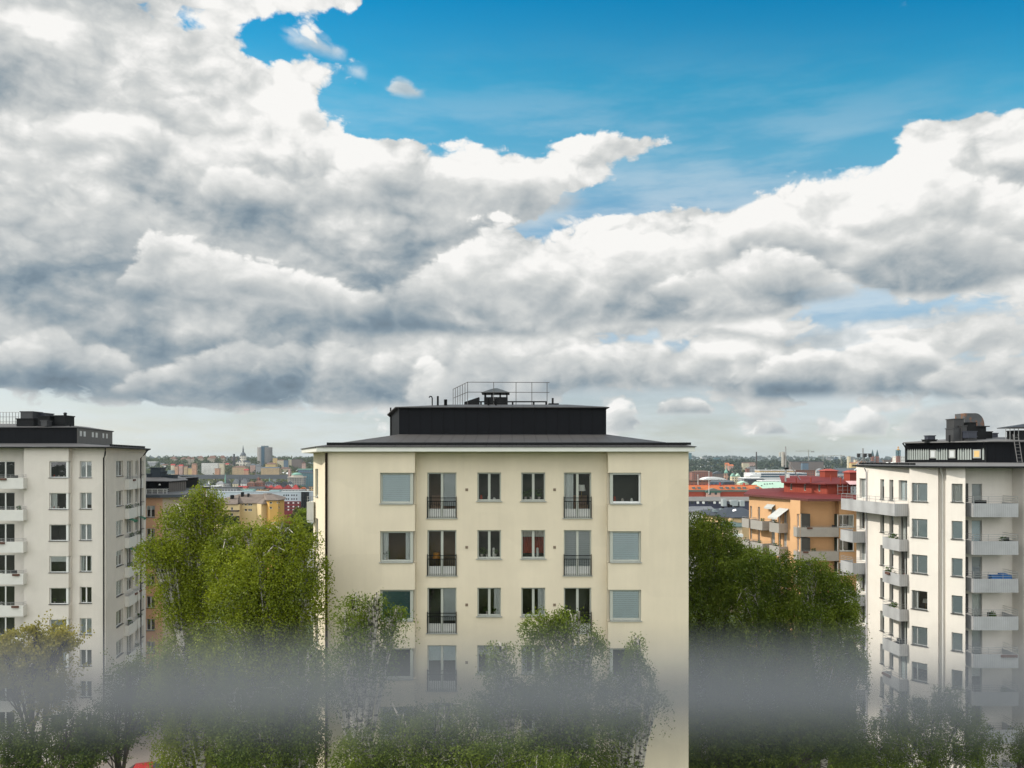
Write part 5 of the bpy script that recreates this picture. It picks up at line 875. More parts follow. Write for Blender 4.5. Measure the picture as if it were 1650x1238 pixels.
def misc_far():
    D = 760.; x = lambda p: PX(p, D)[0]; z = lambda y: PZ(y, D); b = thing('tent_hall', 'low white tent roof hall left of the green domed church', 'hall', (x(1152), D+8, -28)); m = MB(); m.box(x(1134), x(1169), D, D+16, -29, z(773)); m.build('wall', cw['grey'], b)
    m = MB(); pr = [(1132.5, 773.2), (1138, 770.6), (1144, 769.4), (1158, 769.2), (1165, 770.6), (1171, 773.2)]; m.prism([(x(p), D-.6) for p, y in pr], z(773.4), [z(y)+.05 for p, y in pr])
    m = MB(); k = len(pr); m.v += [(x(p), yy, z(y)) for yy in (D-.6, D+17) for p, y in pr]; m.f += [tuple(range(k)), tuple(range(2*k-1, k-1, -1))]+[(i, i+k, i+k+1, i+1) for i in range(k-1)]+[(0, k-1, 2*k-1, k)]; m.build('roof', rf['white'], b)
    D = 950.; cx = PX(1170.8, D)[0]; u = D/F; b = thing('church', 'brick church tower with green copper dome and spire', 'church', (cx, D+4, -34)); m = MB(); m.box(cx-3*u, cx+3*u, D, D+6*u, -35, z2(763, D)); m.build('tower', W('churchbrick', (.40, .24, .17), 4, 5), b)
    m = MB(); m.lathe((cx, D+3*u), [(3.3*u, z2(763, D)), (3*u, z2(760.5, D)), (1.9*u, z2(758.6, D)), (1*u, z2(757.8, D)), (.8*u, z2(755.5, D)), (.9*u, z2(755.2, D)), (.2*u, z2(751.2, D))], 12); m.build('dome', rf['green'], b, True)
    D = 1500.; cx = PX(1218.8, D)[0]; m = MB(); m.lathe((cx, D), [(1.5, -36), (1.25, z2(740, D)), (1.05, z2(728.3, D))], 12); tag(m.build('power_station_chimney', mat('far_chimney', (.05, .045, .045), .8), base=(cx, D, -36)), 'tall thin dark chimney stack of the power plant', 'chimney')
    for cx_, D, y0, yj, yt, pl, pr_, lb in ((1302.8, 2400., 748, 727.6, 724.8, 1282, 1312, 'tall pale tower crane on the right horizon'), (1326.2, 2700., 748, 735, 732.4, 1318.5, 1345, 'lower dark tower crane left of highrises'), (1355.2, 2800., 748, 734.8, 733, 1338, 1361.5, 'faint tower crane above the highrises')):
        x0 = PX(cx_, D)[0]; b = thing('tower_crane', lb, 'crane', (x0, D, z2(y0, D))); g = mat('crane_grey', (.30, .29, .25), .6); m = MB(); w = .8
        for dx in (-w, w):
            for dy in (-w, w): m.tube([(x0+dx, D+dy, z2(y0, D)), (x0+dx, D+dy, z2(yt, D))], .28, 4)
        n = 10
        for i in range(n):
            a = z2(y0, D)+(z2(yt, D)-z2(y0, D))*i/n; c = z2(y0, D)+(z2(yt, D)-z2(y0, D))*(i+1)/n; m.tube([(x0-w, D-w, a), (x0+w, D-w, c)], .2, 4)
        m.build('mast', g, b); m = MB(); zj = z2(yj, D); xa, xb = PX(pl, D)[0], PX(pr_, D)[0]
        for dz, dy in ((0, -w), (0, w), (1.6, 0)): m.tube([(xa, D+dy, zj+dz), (xb, D+dy, zj+dz)], .25, 4)
        k = 16
        for i in range(k): m.tube([(xa+(xb-xa)*i/k, D, zj+1.6), (xa+(xb-xa)*(i+.5)/k, D-w, zj), (xa+(xb-xa)*(i+1)/k, D, zj+1.6)], .16, 4)
        m.tube([(x0, D, z2(yt, D)), (xa+(xb-xa)*.15, D, zj+1.5)], .15, 4); m.build('jib', g, b); m = MB(); s = 1 if xb-x0 < x0-xa else -1; xe = xb if s > 0 else xa; m.box(min(xe, xe-s*9), max(xe, xe-s*9), D-1, D+1, zj-2.5, zj-.3); m.build('counterweight', mat('far_concrete', (.2, .2, .19), .9), b)
    # twin spired church
    D = 1700.; u = D/F; b = thing('church', 'brick church with two tall green pointed spires at right', 'church', (PX(1412, D)[0], D+10, z2(760, D)))
    for p in (1406.8, 1414.4):
        cx = PX(p, D)[0]; m = MB(); m.box(cx-1.9*u, cx+1.9*u, D, D+3.8*u, z2(760, D), z2(735, D)); tw = m.build('tower', W('spirebrick', (.26, .11, .08), 3, 6), b); m = MB(); q = [(cx-2*u, D-.1*u), (cx+2*u, D-.1*u), (cx+2*u, D+3.9*u), (cx-2*u, D+3.9*u)]; e = [(cx+a*.12*u, D+1.9*u+c*.12*u) for a, c in ((-1, -1), (1, -1), (1, 1), (-1, 1))]
        ring_roof(m, q, [(cx+a*1.2*u, D+1.9*u+c*1.2*u) for a, c in ((-1, -1), (1, -1), (1, 1), (-1, 1))], z2(735, D)+.02, z2(731, D)); ring_roof(m, [(cx+a*1.2*u, D+1.9*u+c*1.2*u) for a, c in ((-1, -1), (1, -1), (1, 1), (-1, 1))], e, z2(731, D), z2(724.6, D)); m.build('spire', mat('far_spire', (.05, .09, .10), .7), tw)
    m = MB(); a, c = PX(1408.5, D)[0], PX(1426, D)[0]; y0, y1 = D+6, D+24; m.box(a, c, y0, y1, z2(760, D), z2(745.5, D)); m.build('wall', cw['brick'], b); m = MB(); m.v += [(a, y0-.5, z2(745.4, D)), (c, y0-.5, z2(745.4, D)), (c-3, (y0+y1)/2, z2(740.2, D)), (a, (y0+y1)/2, z2(740.2, D)), (a, y1, z2(745.4, D)), (c, y1, z2(745.4, D))]; m.f += [(0, 1, 2, 3), (3, 2, 5, 4), (1, 5, 2), (0, 3, 4)]; m.build('roof', rf['slate'], b)
    # lantern tower
    D = 1450.; u = D/F; cx = PX(1447.3, D)[0]; b = thing('lantern_tower', 'teal copper lantern tower with golden crown', 'tower', (cx, D, z2(760, D))); m = MB(); m.box(cx-2.6*u, cx+2.6*u, D-2.6*u, D+2.6*u, z2(760, D), z2(735, D)); m.build('shaft', cw['brick'], b); te = mat('far_teal', (.03, .13, .16), .6); m = MB()
    for a in (-1, 1):
        for c in (-1, 1): m.box(cx+a*2.1*u-.6*u, cx+a*2.1*u+.6*u, D+c*2.1*u-.6*u, D+c*2.1*u+.6*u, z2(734.9, D), z2(727.4, D))
    m.box(cx-3*u, cx+3*u, D-3*u, D+3*u, z2(727.3, D), z2(725.8, D)); m.lathe((cx, D), [(1.4*u, z2(735, D)), (1.4*u, z2(727.4, D))], 8); m.build('lantern', te, b); m = MB(); m.lathe((cx, D), [(2.6*u, z2(725.7, D)), (1.9*u, z2(724, D)), (.5*u, z2(723.4, D)), (.4*u, z2(722.6, D)), (1.3*u, z2(721.4, D)), (1.1*u, z2(720.6, D)), (.2*u, z2(719.6, D))], 10); m.build('crown', mat('far_gold', (.55, .30, .08), .35, metal=.7), b, True)
    for p, lb in ((1429.5, 'left small white dome by the twin spired church'), (1437.5, 'right small white dome by the twin spired church')):
        D = 1000.; cx = PX(p, D)[0]; u = D/F; m = MB(); m.lathe((cx, D), [(3.4*u, z2(753, D)), (3.4*u, z2(748, D)), (2.9*u, z2(746.3, D)), (1.7*u, z2(745.2, D)), (.3*u, z2(744.8, D))], 12); tag(m.build('white_dome', rf['white'], base=(cx, D, z2(753, D)), smooth=True), lb, 'dome')
    for p, y0, y1, D, lb in ((1142.3, 786, 761, 420, 'tall thin white flagpole right of maroon block'), (1124.6, 776, 766, 600, 'short pale pole over the maroon block'), (1236.8, 748, 735.5, 3500, 'thin radio mast on the right horizon')):
        x0 = PX(p, D)[0]; m = MB(); r = .16*D/420; m.tube([(x0, D, z2(y0+10, D)), (x0, D, z2(y1, D))], [r, r*.6], 6); m.lathe((x0, D), [(r*2, z2(y1, D)), (r*2, z2(y1-.8, D))], 6); tag(m.build('flagpole' if D < 1000 else 'radio_mast', FRAMEW if D < 1000 else RAIL, base=(x0, D, z2(y0, D))), lb, 'pole')
def z2(y, D): return PZ(y, D)
misc_far()

# small houses that fill the far city; nothing in the picture tells those of one colour apart
def filler():
    rg = random.Random(77); RC = ['dark', 'grey', 'brown', 'slate', 'white', 'red', 'orange']; nm = {'dark': 'black', 'grey': 'grey', 'brown': 'brown', 'slate': 'slate blue', 'white': 'white', 'red': 'red', 'orange': 'orange'}; WN = ['cream', 'white', 'beige', 'salmon', 'grey', 'tan', 'brick', 'pink']
    for side, n, p0, p1, ds in (('left', 46, 300, 508, (820, 1250)), ('right', 64, 1106, 1390, (700, 1550)), ('ridge', 34, 240, 510, (1780, 2350)), ('rise', 30, 1108, 1400, (1700, 2700))):
        for i in range(n):
            D = rg.uniform(*ds); p = rg.uniform(p0, p1); w = rg.uniform(9, 22)*F/D; x, y = PX(p, D); zg = hterr(x, y); he = rg.uniform(8, 15) if D < 1600 else rg.uniform(7, 12); ze = zg+he; rc = rg.choices(RC, (5, 5, 4, 4, 2.5, 2, 1.5) if D < 1600 else (2, 2, 4, 2, 1, 1.5, 2))[0]; ye = HY-(ze-H)*F/D
            if ye < 741: ye = 741
            zr = PZ(ye, D)+rg.uniform(2.5, 5); yr = HY-(zr-H)*F/D; place = {'left': 'in the old town left of the cream tower', 'right': 'among the far roofs right of the cream tower', 'ridge': 'among trees on the far left ridge', 'rise': 'in the woods of the far right rise'}[side]
            house('small far house with %s roof %s' % (nm[rc], place), p-w/2, p+w/2, ye, D, cw[rg.choice(WN)], rf[rc], yr, rg.choice(['hip', 'gable', 'gable', 'front']), yb=ye+he*F/D, group='small %s roofed houses %s' % (nm[rc], place), nm='far_house')
filler()
# ------------------------------------------------------------------ ground
def ground():
    m = MB(); nr = 64; na = 300; rs = [0]+[4*(9800/4)**(i/(nr-1)) for i in range(nr)]
    m.v.append((0, 0, 0))
    for r in rs[1:]:
        for k in range(na): x, y = r*sin(2*pi*k/na), r*cos(2*pi*k/na); m.v.append((x, y, hterr(x, y)))
    for k in range(na): m.f.append((0, 1+(k+1) % na, 1+k))
    for i in range(nr-1):
        for k in range(na): a, b = 1+i*na+k, 1+i*na+(k+1) % na; m.f.append((a, b, b+na, a+na))
    o = m.build('ground', ground_mat(), smooth=True); o['kind'] = 'structure'
    m = MB(); pv = mat('paving_beige', (.36, .30, .25), .9, .12, .6)
    m.face([(-46, 58, .02), (-24, 62, .02), (-25, 92, .02), (-46, 92, .02)]); o = m.build('paved_court', pv); o['kind'] = 'structure'
    m = MB(); m.face([(-24, 59, .012), (40, 55.5, .012), (40, 58.5, .012), (-24, 62, .012)]); o = m.build('path', mat('asphalt', (.06, .06, .06), .9, .15)); o['kind'] = 'structure'
def ground_mat():
    m = mat('ground_grass', (.05, .075, .02), .95, .35, .6); nt = m.node_tree; b = nt.nodes['Principled BSDF']; src = b.inputs['Base Color'].links[0].from_socket
    tc = nd(nt, 'ShaderNodeTexCoord'); ln = nd(nt, 'ShaderNodeVectorMath', operation='LENGTH'); lk(nt, tc.outputs['Object'], ln.inputs[0])
    a = nd(nt, 'ShaderNodeMapRange'); a.inputs['From Min'].default_value = 150; a.inputs['From Max'].default_value = 320; lk(nt, ln.outputs['Value'], a.inputs['Value'])
    n = nd(nt, 'ShaderNodeTexNoise', i_Scale=.012, i_Detail=8.0); lk(nt, tc.outputs['Object'], n.inputs['Vector']); cr = nd(nt, 'ShaderNodeValToRGB'); e = cr.color_ramp.elements
    e[0].position = .38; e[0].color = (.025, .045, .022, 1); e[1].position = .62; e[1].color = (.10, .10, .085, 1); lk(nt, n.outputs[0], cr.inputs[0])
    mx = nd(nt, 'ShaderNodeMix', data_type='RGBA'); lk(nt, a.outputs[0], mx.inputs[0]); lk(nt, src, mx.inputs[6]); lk(nt, cr.outputs[0], mx.inputs[7])
    a2 = nd(nt, 'ShaderNodeMapRange'); a2.inputs['From Min'].default_value = 2000; a2.inputs['From Max'].default_value = 3200; lk(nt, ln.outputs['Value'], a2.inputs['Value'])
    m2 = nd(nt, 'ShaderNodeMix', data_type='RGBA'); lk(nt, a2.outputs[0], m2.inputs[0]); lk(nt, mx.outputs[2], m2.inputs[6]); m2.inputs[7].default_value = (.022, .042, .026, 1); lk(nt, m2.outputs[2], b.inputs['Base Color']); return m
ground()
# ------------------------------------------------------------------ trees
def quads_mesh(name, P_, size, m, seed, flat=0.):
    """one rhombic leaf at each point, random orientation"""
    r = np.random.default_rng(seed); n = len(P_); a = r.normal(size=(n, 3)); a[:, 2] *= 1.0; a /= np.linalg.norm(a, axis=1)[:, None]; t = r.normal(size=(n, 3)); b = np.cross(a, t); b /= np.linalg.norm(b, axis=1)[:, None]
    s = (np.asarray(size)*r.uniform(.65, 1.35, n))[:, None]; V = np.empty((n, 4, 3)); V[:, 0] = P_-a*s*.5; V[:, 1] = P_+b*s*.36; V[:, 2] = P_+a*s*.5; V[:, 3] = P_-b*s*.36
    me = bpy.data.meshes.new(name); me.vertices.add(n*4); me.vertices.foreach_set('co', V.reshape(-1).astype(np.float32)); me.loops.add(n*4); me.loops.foreach_set('vertex_index', np.arange(n*4, dtype=np.int32))
    me.polygons.add(n); me.polygons.foreach_set('loop_start', np.arange(0, n*4, 4, dtype=np.int32)); me.polygons.foreach_set('loop_total', np.full(n, 4, dtype=np.int32)); me.materials.append(m); me.update(calc_edges=True); return me
def strands(r, c, R_, k, L, per, weep, spread=.1):
    """points of k leafy twigs in an ellipsoid lobe"""
    d = r.normal(size=(k, 3)); d /= np.linalg.norm(d, axis=1)[:, None]; d[:, 2] = np.where(d[:, 2] < -.35, -d[:, 2]*.6, d[:, 2]); rad = .35+.65*np.sqrt(r.uniform(size=k))
    # lumps: pull twigs towards a few sub-centres so the outline breaks up
    ns = max(10, k//15); sc = r.normal(size=(ns, 3)); sc /= np.linalg.norm(sc, axis=1)[:, None]; sc *= (.45+.6*r.uniform(size=ns))[:, None]
    q = d*rad[:, None]; pick = r.integers(0, ns, k); mixw = r.uniform(.35, .92, k)[:, None]; q = q*(1-mixw)+(sc[pick]+r.normal(size=(k, 3))*.12)*mixw
    p0 = np.asarray(c)+q*np.asarray(R_); Ls = L*r.uniform(.35, 1.35, k)
    t = r.uniform(size=(k, per)); out = (q/(np.linalg.norm(q, axis=1)[:, None]+1e-6))*np.array((1, 1, .2))
    if weep:
        pts = p0[:, None, :]+out[:, None, :]*(.45*np.sqrt(t))[..., None]; pts[..., 2] -= (t**1.4)*Ls[:, None]-.12*np.sqrt(t)
    else:
        dirn = out+r.normal(size=(k, 3))*.45; dirn[:, 2] += .35; dirn /= np.linalg.norm(dirn, axis=1)[:, None]; pts = p0[:, None, :]+dirn[:, None, :]*(t*Ls[:, None])[..., None]
    pts = pts+r.normal(size=pts.shape)*spread; return pts.reshape(-1, 3), p0
BARK = bark_mat(); BARKD = mat('bark_dark', (.06, .045, .035), .9, .3, 2)
LEAF = {'birch': leaf_mat('birch_leaf', (.085, .128, .008), (.27, .315, .018)), 'birch2': leaf_mat('birch_leaf_deep', (.048, .088, .008), (.185, .24, .02)), 'dark': leaf_mat('dark_leaf', (.035, .066, .008), (.13, .17, .016)), 'yellow': leaf_mat('young_leaf', (.19, .18, .025), (.34, .30, .06), .4), 'lime': leaf_mat('lime_leaf', (.13, .20, .02), (.26, .33, .04), .4), 'far': leaf_mat('far_leaf', (.03, .055, .022), (.085, .105, .03), .15), 'farlime': leaf_mat('far_leaf_lime', (.08, .11, .025), (.17, .17, .045), .2), 'hill': leaf_mat('hill_leaf', (.018, .036, .024), (.04, .06, .03), .1)}
GROW = 1.16
def tree(label, px, D, lobes, leaf, seed, dens=26, per=34, L=1.3, size=.10, weep=True, name='birch_tree', group=None, zg=0., bark=None, forks=2, lean=0.):
    """lobes: (px, py, half width px, half height px, depth offset m)"""
    r = np.random.default_rng(seed); rg = random.Random(seed); x0 = PX(px, D)[0]; b = thing(name, label, 'tree', (x0, D, zg), group); bark = bark or BARK
    Ls = []; allp = []
    for (lx, ly, hw, hh, do) in lobes:
        d = D+do; c = P(lx, ly, d); Rr = (GROW*hw*d/F, max(hw, hh)*.8*d/F, GROW*hh*d/F); k = int(1.02*dens*(Rr[0]*Rr[1]*Rr[2])**(2/3)*4.2)+12
        pts, p0 = strands(r, c, Rr, k, L, per, weep); allp.append(pts); Ls.append((c, Rr, p0))
    A = np.concatenate(allp); me = quads_mesh('crown', A-np.array((x0, D, zg)), size*.86, LEAF[leaf], seed); o = bpy.data.objects.new('crown', me); C.objects.link(o); o.parent = b
    # trunk and limbs
    m = MB(); top = max(Ls, key=lambda q: q[0][2]); zt = top[0][2]+top[1][2]*.5; hgt = zt-zg; rb = .011*hgt+.05
    tx, ty = top[0][0], top[0][1]; tr = []
    n = 9
    for i in range(n+1):
        t = i/n; tr.append((x0+(tx-x0)*t**1.6+.22*sin(t*7+seed), D+(ty-D)*t**1.6+.18*sin(t*5+seed*2), zg+hgt*t))
    m.tube(tr, [rb*(1-.9*(i/n))+.012 for i in range(n+1)], 8)
    def at(z):
        t = max(0, min(.95, (z-zg)/hgt)); i = int(t*n); f = t*n-i; return tuple(tr[i][j]+(tr[min(i+1, n)][j]-tr[i][j])*f for j in range(3)), rb*(1-.9*t)
    m2 = MB()
    for c, Rr, p0 in Ls:
        s, rr = at(zg+(c[2]-zg)*rg.uniform(.55, .78)); e = (c[0], c[1], c[2]+Rr[2]*.3); mid = tuple(s[j]+(e[j]-s[j])*.5+(0, 0, .5)[j]*rg.uniform(-.4, 1) for j in range(3)); rl = min(rr*.8, .13)
        m2.tube([s, mid, e], [rl, rl*.7, rl*.35], 6)
        for q in p0[rg.sample(range(len(p0)), min(len(p0), 16))]:
            f = rg.uniform(.35, 1); s2 = tuple(s[j]+(e[j]-s[j])*f for j in range(3)) if f < .5 else tuple(mid[j]+(e[j]-mid[j])*(f-.5)*2 for j in range(3))
            md = tuple((s2[j]+q[j])/2+(0, 0, .35)[j] for j in range(3)); m2.tube([s2, md, tuple(q)], [rl*.4, rl*.26, .012], 5)
    m.build('trunk', bark, b, True); m2.build('limbs', bark, b, True); return b
GB = 'birches in front of the towers'
# left group
tree('tall wispy birch with drooping left side in front of salmon block', 318, 37, [(322, 808, 32, 26, 0), (293, 835, 32, 28, 0), (345, 812, 16, 18, .5), (262, 890, 34, 30, -.5), (241, 880, 18, 14, -.5), (300, 885, 40, 35, 0), (285, 950, 40, 40, 0), (340, 870, 38, 40, .5), (320, 960, 45, 50, 0), (300, 1040, 55, 50, 0), (330, 920, 40, 40, 0), (285, 1095, 48, 45, 0), (320, 1150, 50, 45, 0), (290, 1200, 45, 40, 0)], 'birch', 11, dens=27, L=1.5, group=GB)
tree('broad bright birch with white forked limbs left of the cream tower', 415, 35, [(455, 862, 44, 34, 0), (405, 862, 40, 34, .4), (380, 905, 40, 38, .2), (365, 880, 34, 34, .5), (490, 880, 34, 36, .5), (425, 905, 55, 42, -.5), (470, 930, 48, 45, -.3), (385, 945, 48, 45, 0), (510, 930, 16, 36, .3), (430, 985, 62, 52, 0), (490, 1000, 34, 50, .5), (380, 1030, 55, 55, 0), (455, 1060, 60, 55, 0)], 'birch', 12, dens=25, L=1.5, group=GB)
tree('dense lower birch below the bright one beside the cream tower corner', 452, 33, [(470, 1120, 50, 50, 0), (420, 1150, 55, 50, 0), (495, 1080, 22, 50, 0), (440, 1200, 70, 50, 0), (500, 1180, 25, 55, -.3), (370, 1140, 40, 45, .5)], 'birch2', 13, dens=22, L=1.2, group=GB)
# right group
tree('tall deep green birch tight against right side of the cream tower', 1140, 52, [(1125, 848, 26, 34, 0), (1150, 850, 30, 24, 0), (1135, 900, 46, 45, 0), (1170, 890, 36, 38, .6), (1130, 960, 52, 50, 0), (1185, 940, 45, 50, .5), (1140, 1030, 58, 52, 0), (1120, 1100, 50, 50, 0)], 'birch2', 14, dens=26, L=1.7, size=.125, group=GB)
tree('wide rounded birch in front of the orange building', 1235, 50, [(1215, 908, 38, 26, 0), (1250, 925, 44, 36, 0), (1205, 960, 48, 45, 0), (1262, 985, 50, 45, 0), (1215, 1030, 60, 50, 0), (1275, 1050, 50, 48, 0), (1195, 1100, 60, 52, 0), (1250, 1120, 60, 50, 0)], 'birch2', 15, dens=24, L=1.6, size=.12, group=GB)
tree('small yellow green tree between the two right birches', 1232, 56, [(1222, 893, 22, 18, 0), (1205, 912, 18, 20, 0), (1240, 905, 16, 14, 0)], 'lime', 16, dens=24, L=1.2, size=.13, name='young_tree')
tree('dark rounded birch beside balconies of the right tower', 1325, 48, [(1305, 920, 36, 28, 0), (1335, 945, 38, 32, 0), (1318, 985, 52, 45, 0), (1360, 1000, 30, 42, .5), (1330, 1050, 58, 50, 0), (1375, 1065, 18, 40, .5), (1310, 1120, 60, 50, 0), (1355, 1140, 40, 45, 0)], 'birch2', 17, dens=25, L=1.6, size=.115, group=GB)
tree('dark dense tree filling the low gap right of the cream tower', 1180, 44, [(1150, 1180, 60, 45, 0), (1220, 1190, 65, 45, 0), (1290, 1190, 60, 45, 0), (1340, 1200, 45, 40, 0), (1180, 1240, 90, 50, 0)], 'dark', 18, dens=20, L=1.0, size=.12, weep=False, name='dark_tree', bark=BARKD)
# in front of the cream tower
tree('slim weeping birch before the left bay window of the cream tower', 575, 30, [(575, 975, 26, 15, 0), (605, 968, 20, 12, 0), (555, 1000, 26, 22, 0), (640, 990, 22, 14, .2), (590, 1010, 36, 26, 0), (560, 1060, 42, 36, 0), (610, 1050, 26, 26, 0), (545, 1110, 36, 30, .2)], 'birch2', 19, dens=24, L=1.3, size=.085, group=GB)
tree('birch with twin leafy tops before the right french balconies', 905, 31, [(868, 1000, 26, 22, 0), (925, 998, 34, 20, 0), (895, 1030, 44, 34, 0), (950, 1040, 22, 26, .2), (900, 1090, 60, 45, 0), (860, 1130, 45, 45, 0), (930, 1150, 60, 48, 0), (895, 1210, 85, 45, 0)], 'birch2', 20, dens=27, L=1.1, size=.085, group=GB)
tree('narrow birch with pointed top before the right bay of the cream tower', 1005, 31.5, [(1027, 1040, 13, 16, 0), (1020, 1075, 22, 26, 0), (1003, 1115, 36, 32, 0), (1050, 1128, 16, 16, 0), (1010, 1165, 34, 36, 0), (985, 1215, 40, 36, .2)], 'birch2', 21, dens=26, L=1.0, size=.085, group=GB)
tree('small rounded birch before the middle windows of the cream tower', 812, 31, [(812, 1048, 20, 14, 0), (805, 1080, 28, 28, 0), (790, 1120, 30, 30, 0), (825, 1120, 30, 34, 0)], 'birch2', 22, dens=25, L=1.1, size=.085, group=GB)
tree('low spreading birch at the bottom in front of the cream tower', 650, 28.5, [(640, 1160, 60, 32, 0), (720, 1150, 50, 34, 0), (580, 1200, 55, 34, 0), (690, 1205, 75, 36, 0), (770, 1190, 45, 40, 0), (620, 1235, 80, 34, 0), (750, 1238, 70, 34, 0)], 'birch2', 23, dens=22, L=1.1, size=.085, group=GB)
tree('bright bush like crown at the bottom middle before the cream tower', 840, 27.5, [(810, 1222, 45, 26, 0), (865, 1238, 55, 26, 0), (750, 1245, 50, 26, 0)], 'birch2', 24, dens=22, L=.8, size=.085, name='leafy_tree', weep=False)
# bottom corners
tree('sparse yellow leaved maple at the bottom left corner', 60, 42, [(40, 1060, 42, 34, 0), (85, 1045, 30, 24, 0), (58, 1020, 14, 12, 0), (105, 1035, 14, 16, 0), (5, 1055, 30, 30, 0), (20, 1110, 55, 45, 0), (85, 1110, 40, 40, 0)], 'yellow', 25, dens=12, L=.9, size=.15, weep=False, name='maple_tree', bark=BARKD)
tree('low olive tree with bare dark stems under the left tower', 70, 40, [(30, 1195, 60, 36, 0), (110, 1180, 50, 34, 0), (75, 1228, 80, 30, 0), (160, 1215, 40, 34, 0)], 'dark', 26, dens=14, L=.9, size=.12, weep=False, name='olive_tree', bark=BARKD)
tree('rounded green tree by the paved court below the left tower', 190, 44, [(205, 1090, 40, 26, 0), (180, 1150, 40, 34, 0), (130, 1215, 40, 30, 0), (220, 1120, 34, 30, .5), (185, 1205, 44, 36, 0)], 'dark', 27, dens=13, L=1.0, size=.12, weep=False, name='round_tree', bark=BARKD)
tree('olive green shrubby tree beside the paved court', 385, 40, [(370, 1180, 50, 34, 0), (430, 1190, 50, 36, 0), (345, 1225, 50, 26, 0), (410, 1232, 70, 28, 0), (480, 1222, 40, 34, 0)], 'birch2', 28, dens=20, L=.9, size=.105, weep=False, name='shrubby_tree', bark=BARKD)
tree('dark leaning tree between the paved court and the birches', 310, 43, [(300, 1110, 50, 32, 0), (265, 1150, 40, 30, 0), (330, 1160, 36, 30, 0)], 'dark', 29, dens=15, L=1.0, size=.12, weep=False, name='leaning_tree', bark=BARKD)
tree('leafy birch at the bottom right in front of the right tower', 1480, 45, [(1470, 1140, 40, 26, 0), (1520, 1130, 36, 24, 0), (1430, 1170, 40, 32, 0), (1490, 1180, 55, 34, 0), (1550, 1170, 34, 36, 0), (1410, 1215, 45, 34, 0), (1470, 1225, 60, 34, 0), (1535, 1220, 45, 34, 0), (1580, 1195, 20, 36, .4)], 'birch2', 30, dens=15, L=1.1, size=.105, group=GB)
tree('small tree at the right frame edge below the grey balconies', 1645, 44, [(1640, 1225, 22, 26, 0), (1660, 1205, 22, 30, 0)], 'dark', 31, dens=15, L=.9, size=.11, weep=False, name='edge_tree', bark=BARKD)
# farther individual trees seen between the buildings
for i, (lb, px, D, lob, lf) in enumerate([('lime green pointed tree in front of the red brick office base', 482, 330, [(480, 838, 12, 12, 0), (484, 828, 6, 8, 0)], 'farlime'), ('pale lime tree touching the cream tower side balcony', 489, 150, [(490, 842, 12, 18, 0), (486, 860, 16, 16, 0)], 'lime'), ('dark round tree below the side balcony of the cream tower', 500, 140, [(498, 866, 14, 20, 0), (508, 850, 8, 10, 0)], 'dark'), ('pale grey green tree at the yellow block left corner', 352, 235, [(352, 838, 10, 10, 0), (372, 842, 12, 10, 0)], 'far')]):
    tree(lb, px, D, lob, lf, 40+i, dens=5, per=30, L=.9*D/150, size=.3*D/150, weep=False, name='distant_tree', zg=hterr(*PX(px, D)), bark=BARKD)
# woods nobody could count
def woods(name, label, n, sample, leaf, seed, rad, size, per=36):
    r = np.random.default_rng(seed); rg = random.Random(seed); pts = []
    for _ in range(n):
        x, y, k = sample(rg); R0 = rad*rg.uniform(.6, 1.3)*k; z = hterr(x, y); d = r.normal(size=(per, 3)); d /= np.linalg.norm(d, axis=1)[:, None]; d[:, 2] = np.abs(d[:, 2])*1.25-.15; pts.append(np.array((x, y, z+R0*.9))+d*R0*r.uniform(.55, 1.05, per)[:, None])
    A = np.concatenate(pts); c = A.mean(axis=0); o = bpy.data.objects.new(name, quads_mesh(name, A-c, size, LEAF[leaf], seed)); C.objects.link(o); o.location = c; tag(o, label, 'woodland', kind='stuff')
def band(p0, p1, d0, d1): return lambda rg: (lambda D, p: (*PX(p, D), D/2000))(rg.uniform(d0, d1), rg.uniform(p0, p1))
woods('ridge_woods', 'dark green trees between the houses on the far ridge', 620, band(230, 520, 2020, 2750), 'far', 51, 8, 5.5)
woods('slope_trees', 'sunlit yellow green trees on the slope below the ridge', 230, band(230, 510, 1750, 2150), 'farlime', 52, 7, 4.5)
woods('quay_trees', 'tree line along the stone embankment', 260, band(232, 515, 1250, 1680), 'far', 53, 9, 5.5)
woods('rise_woods', 'dark woods covering the rise behind the right city', 900, band(1105, 1470, 1750, 3300), 'hill', 54, 9, 7)
woods('city_trees', 'scattered trees among the right city roofs', 130, band(1105, 1470, 900, 1750), 'far', 55, 8, 4.5)
woods('horizon_forest', 'blue green forest along the whole horizon', 3200, lambda rg: (lambda D, a: (D*math.tan(a), D, 1.3))(rg.uniform(4200, 8200), rg.uniform(-.62, .62)), 'hill', 56, 9, 14, 30)
woods('rise_lime_trees', 'lighter trees dotted over the right rise', 160, band(1105, 1470, 2200, 3000), 'farlime', 57, 6, 4.5)
woods('undergrowth', 'dark shrubs under the birches around the towers', 420, lambda rg: (rg.uniform(-32, 36), rg.uniform(40, 66), .62) if rg.random() < .5 else (rg.uniform(9.5, 30), rg.uniform(46, 90), .8), 'dark', 58, 1.9, .26, 200)
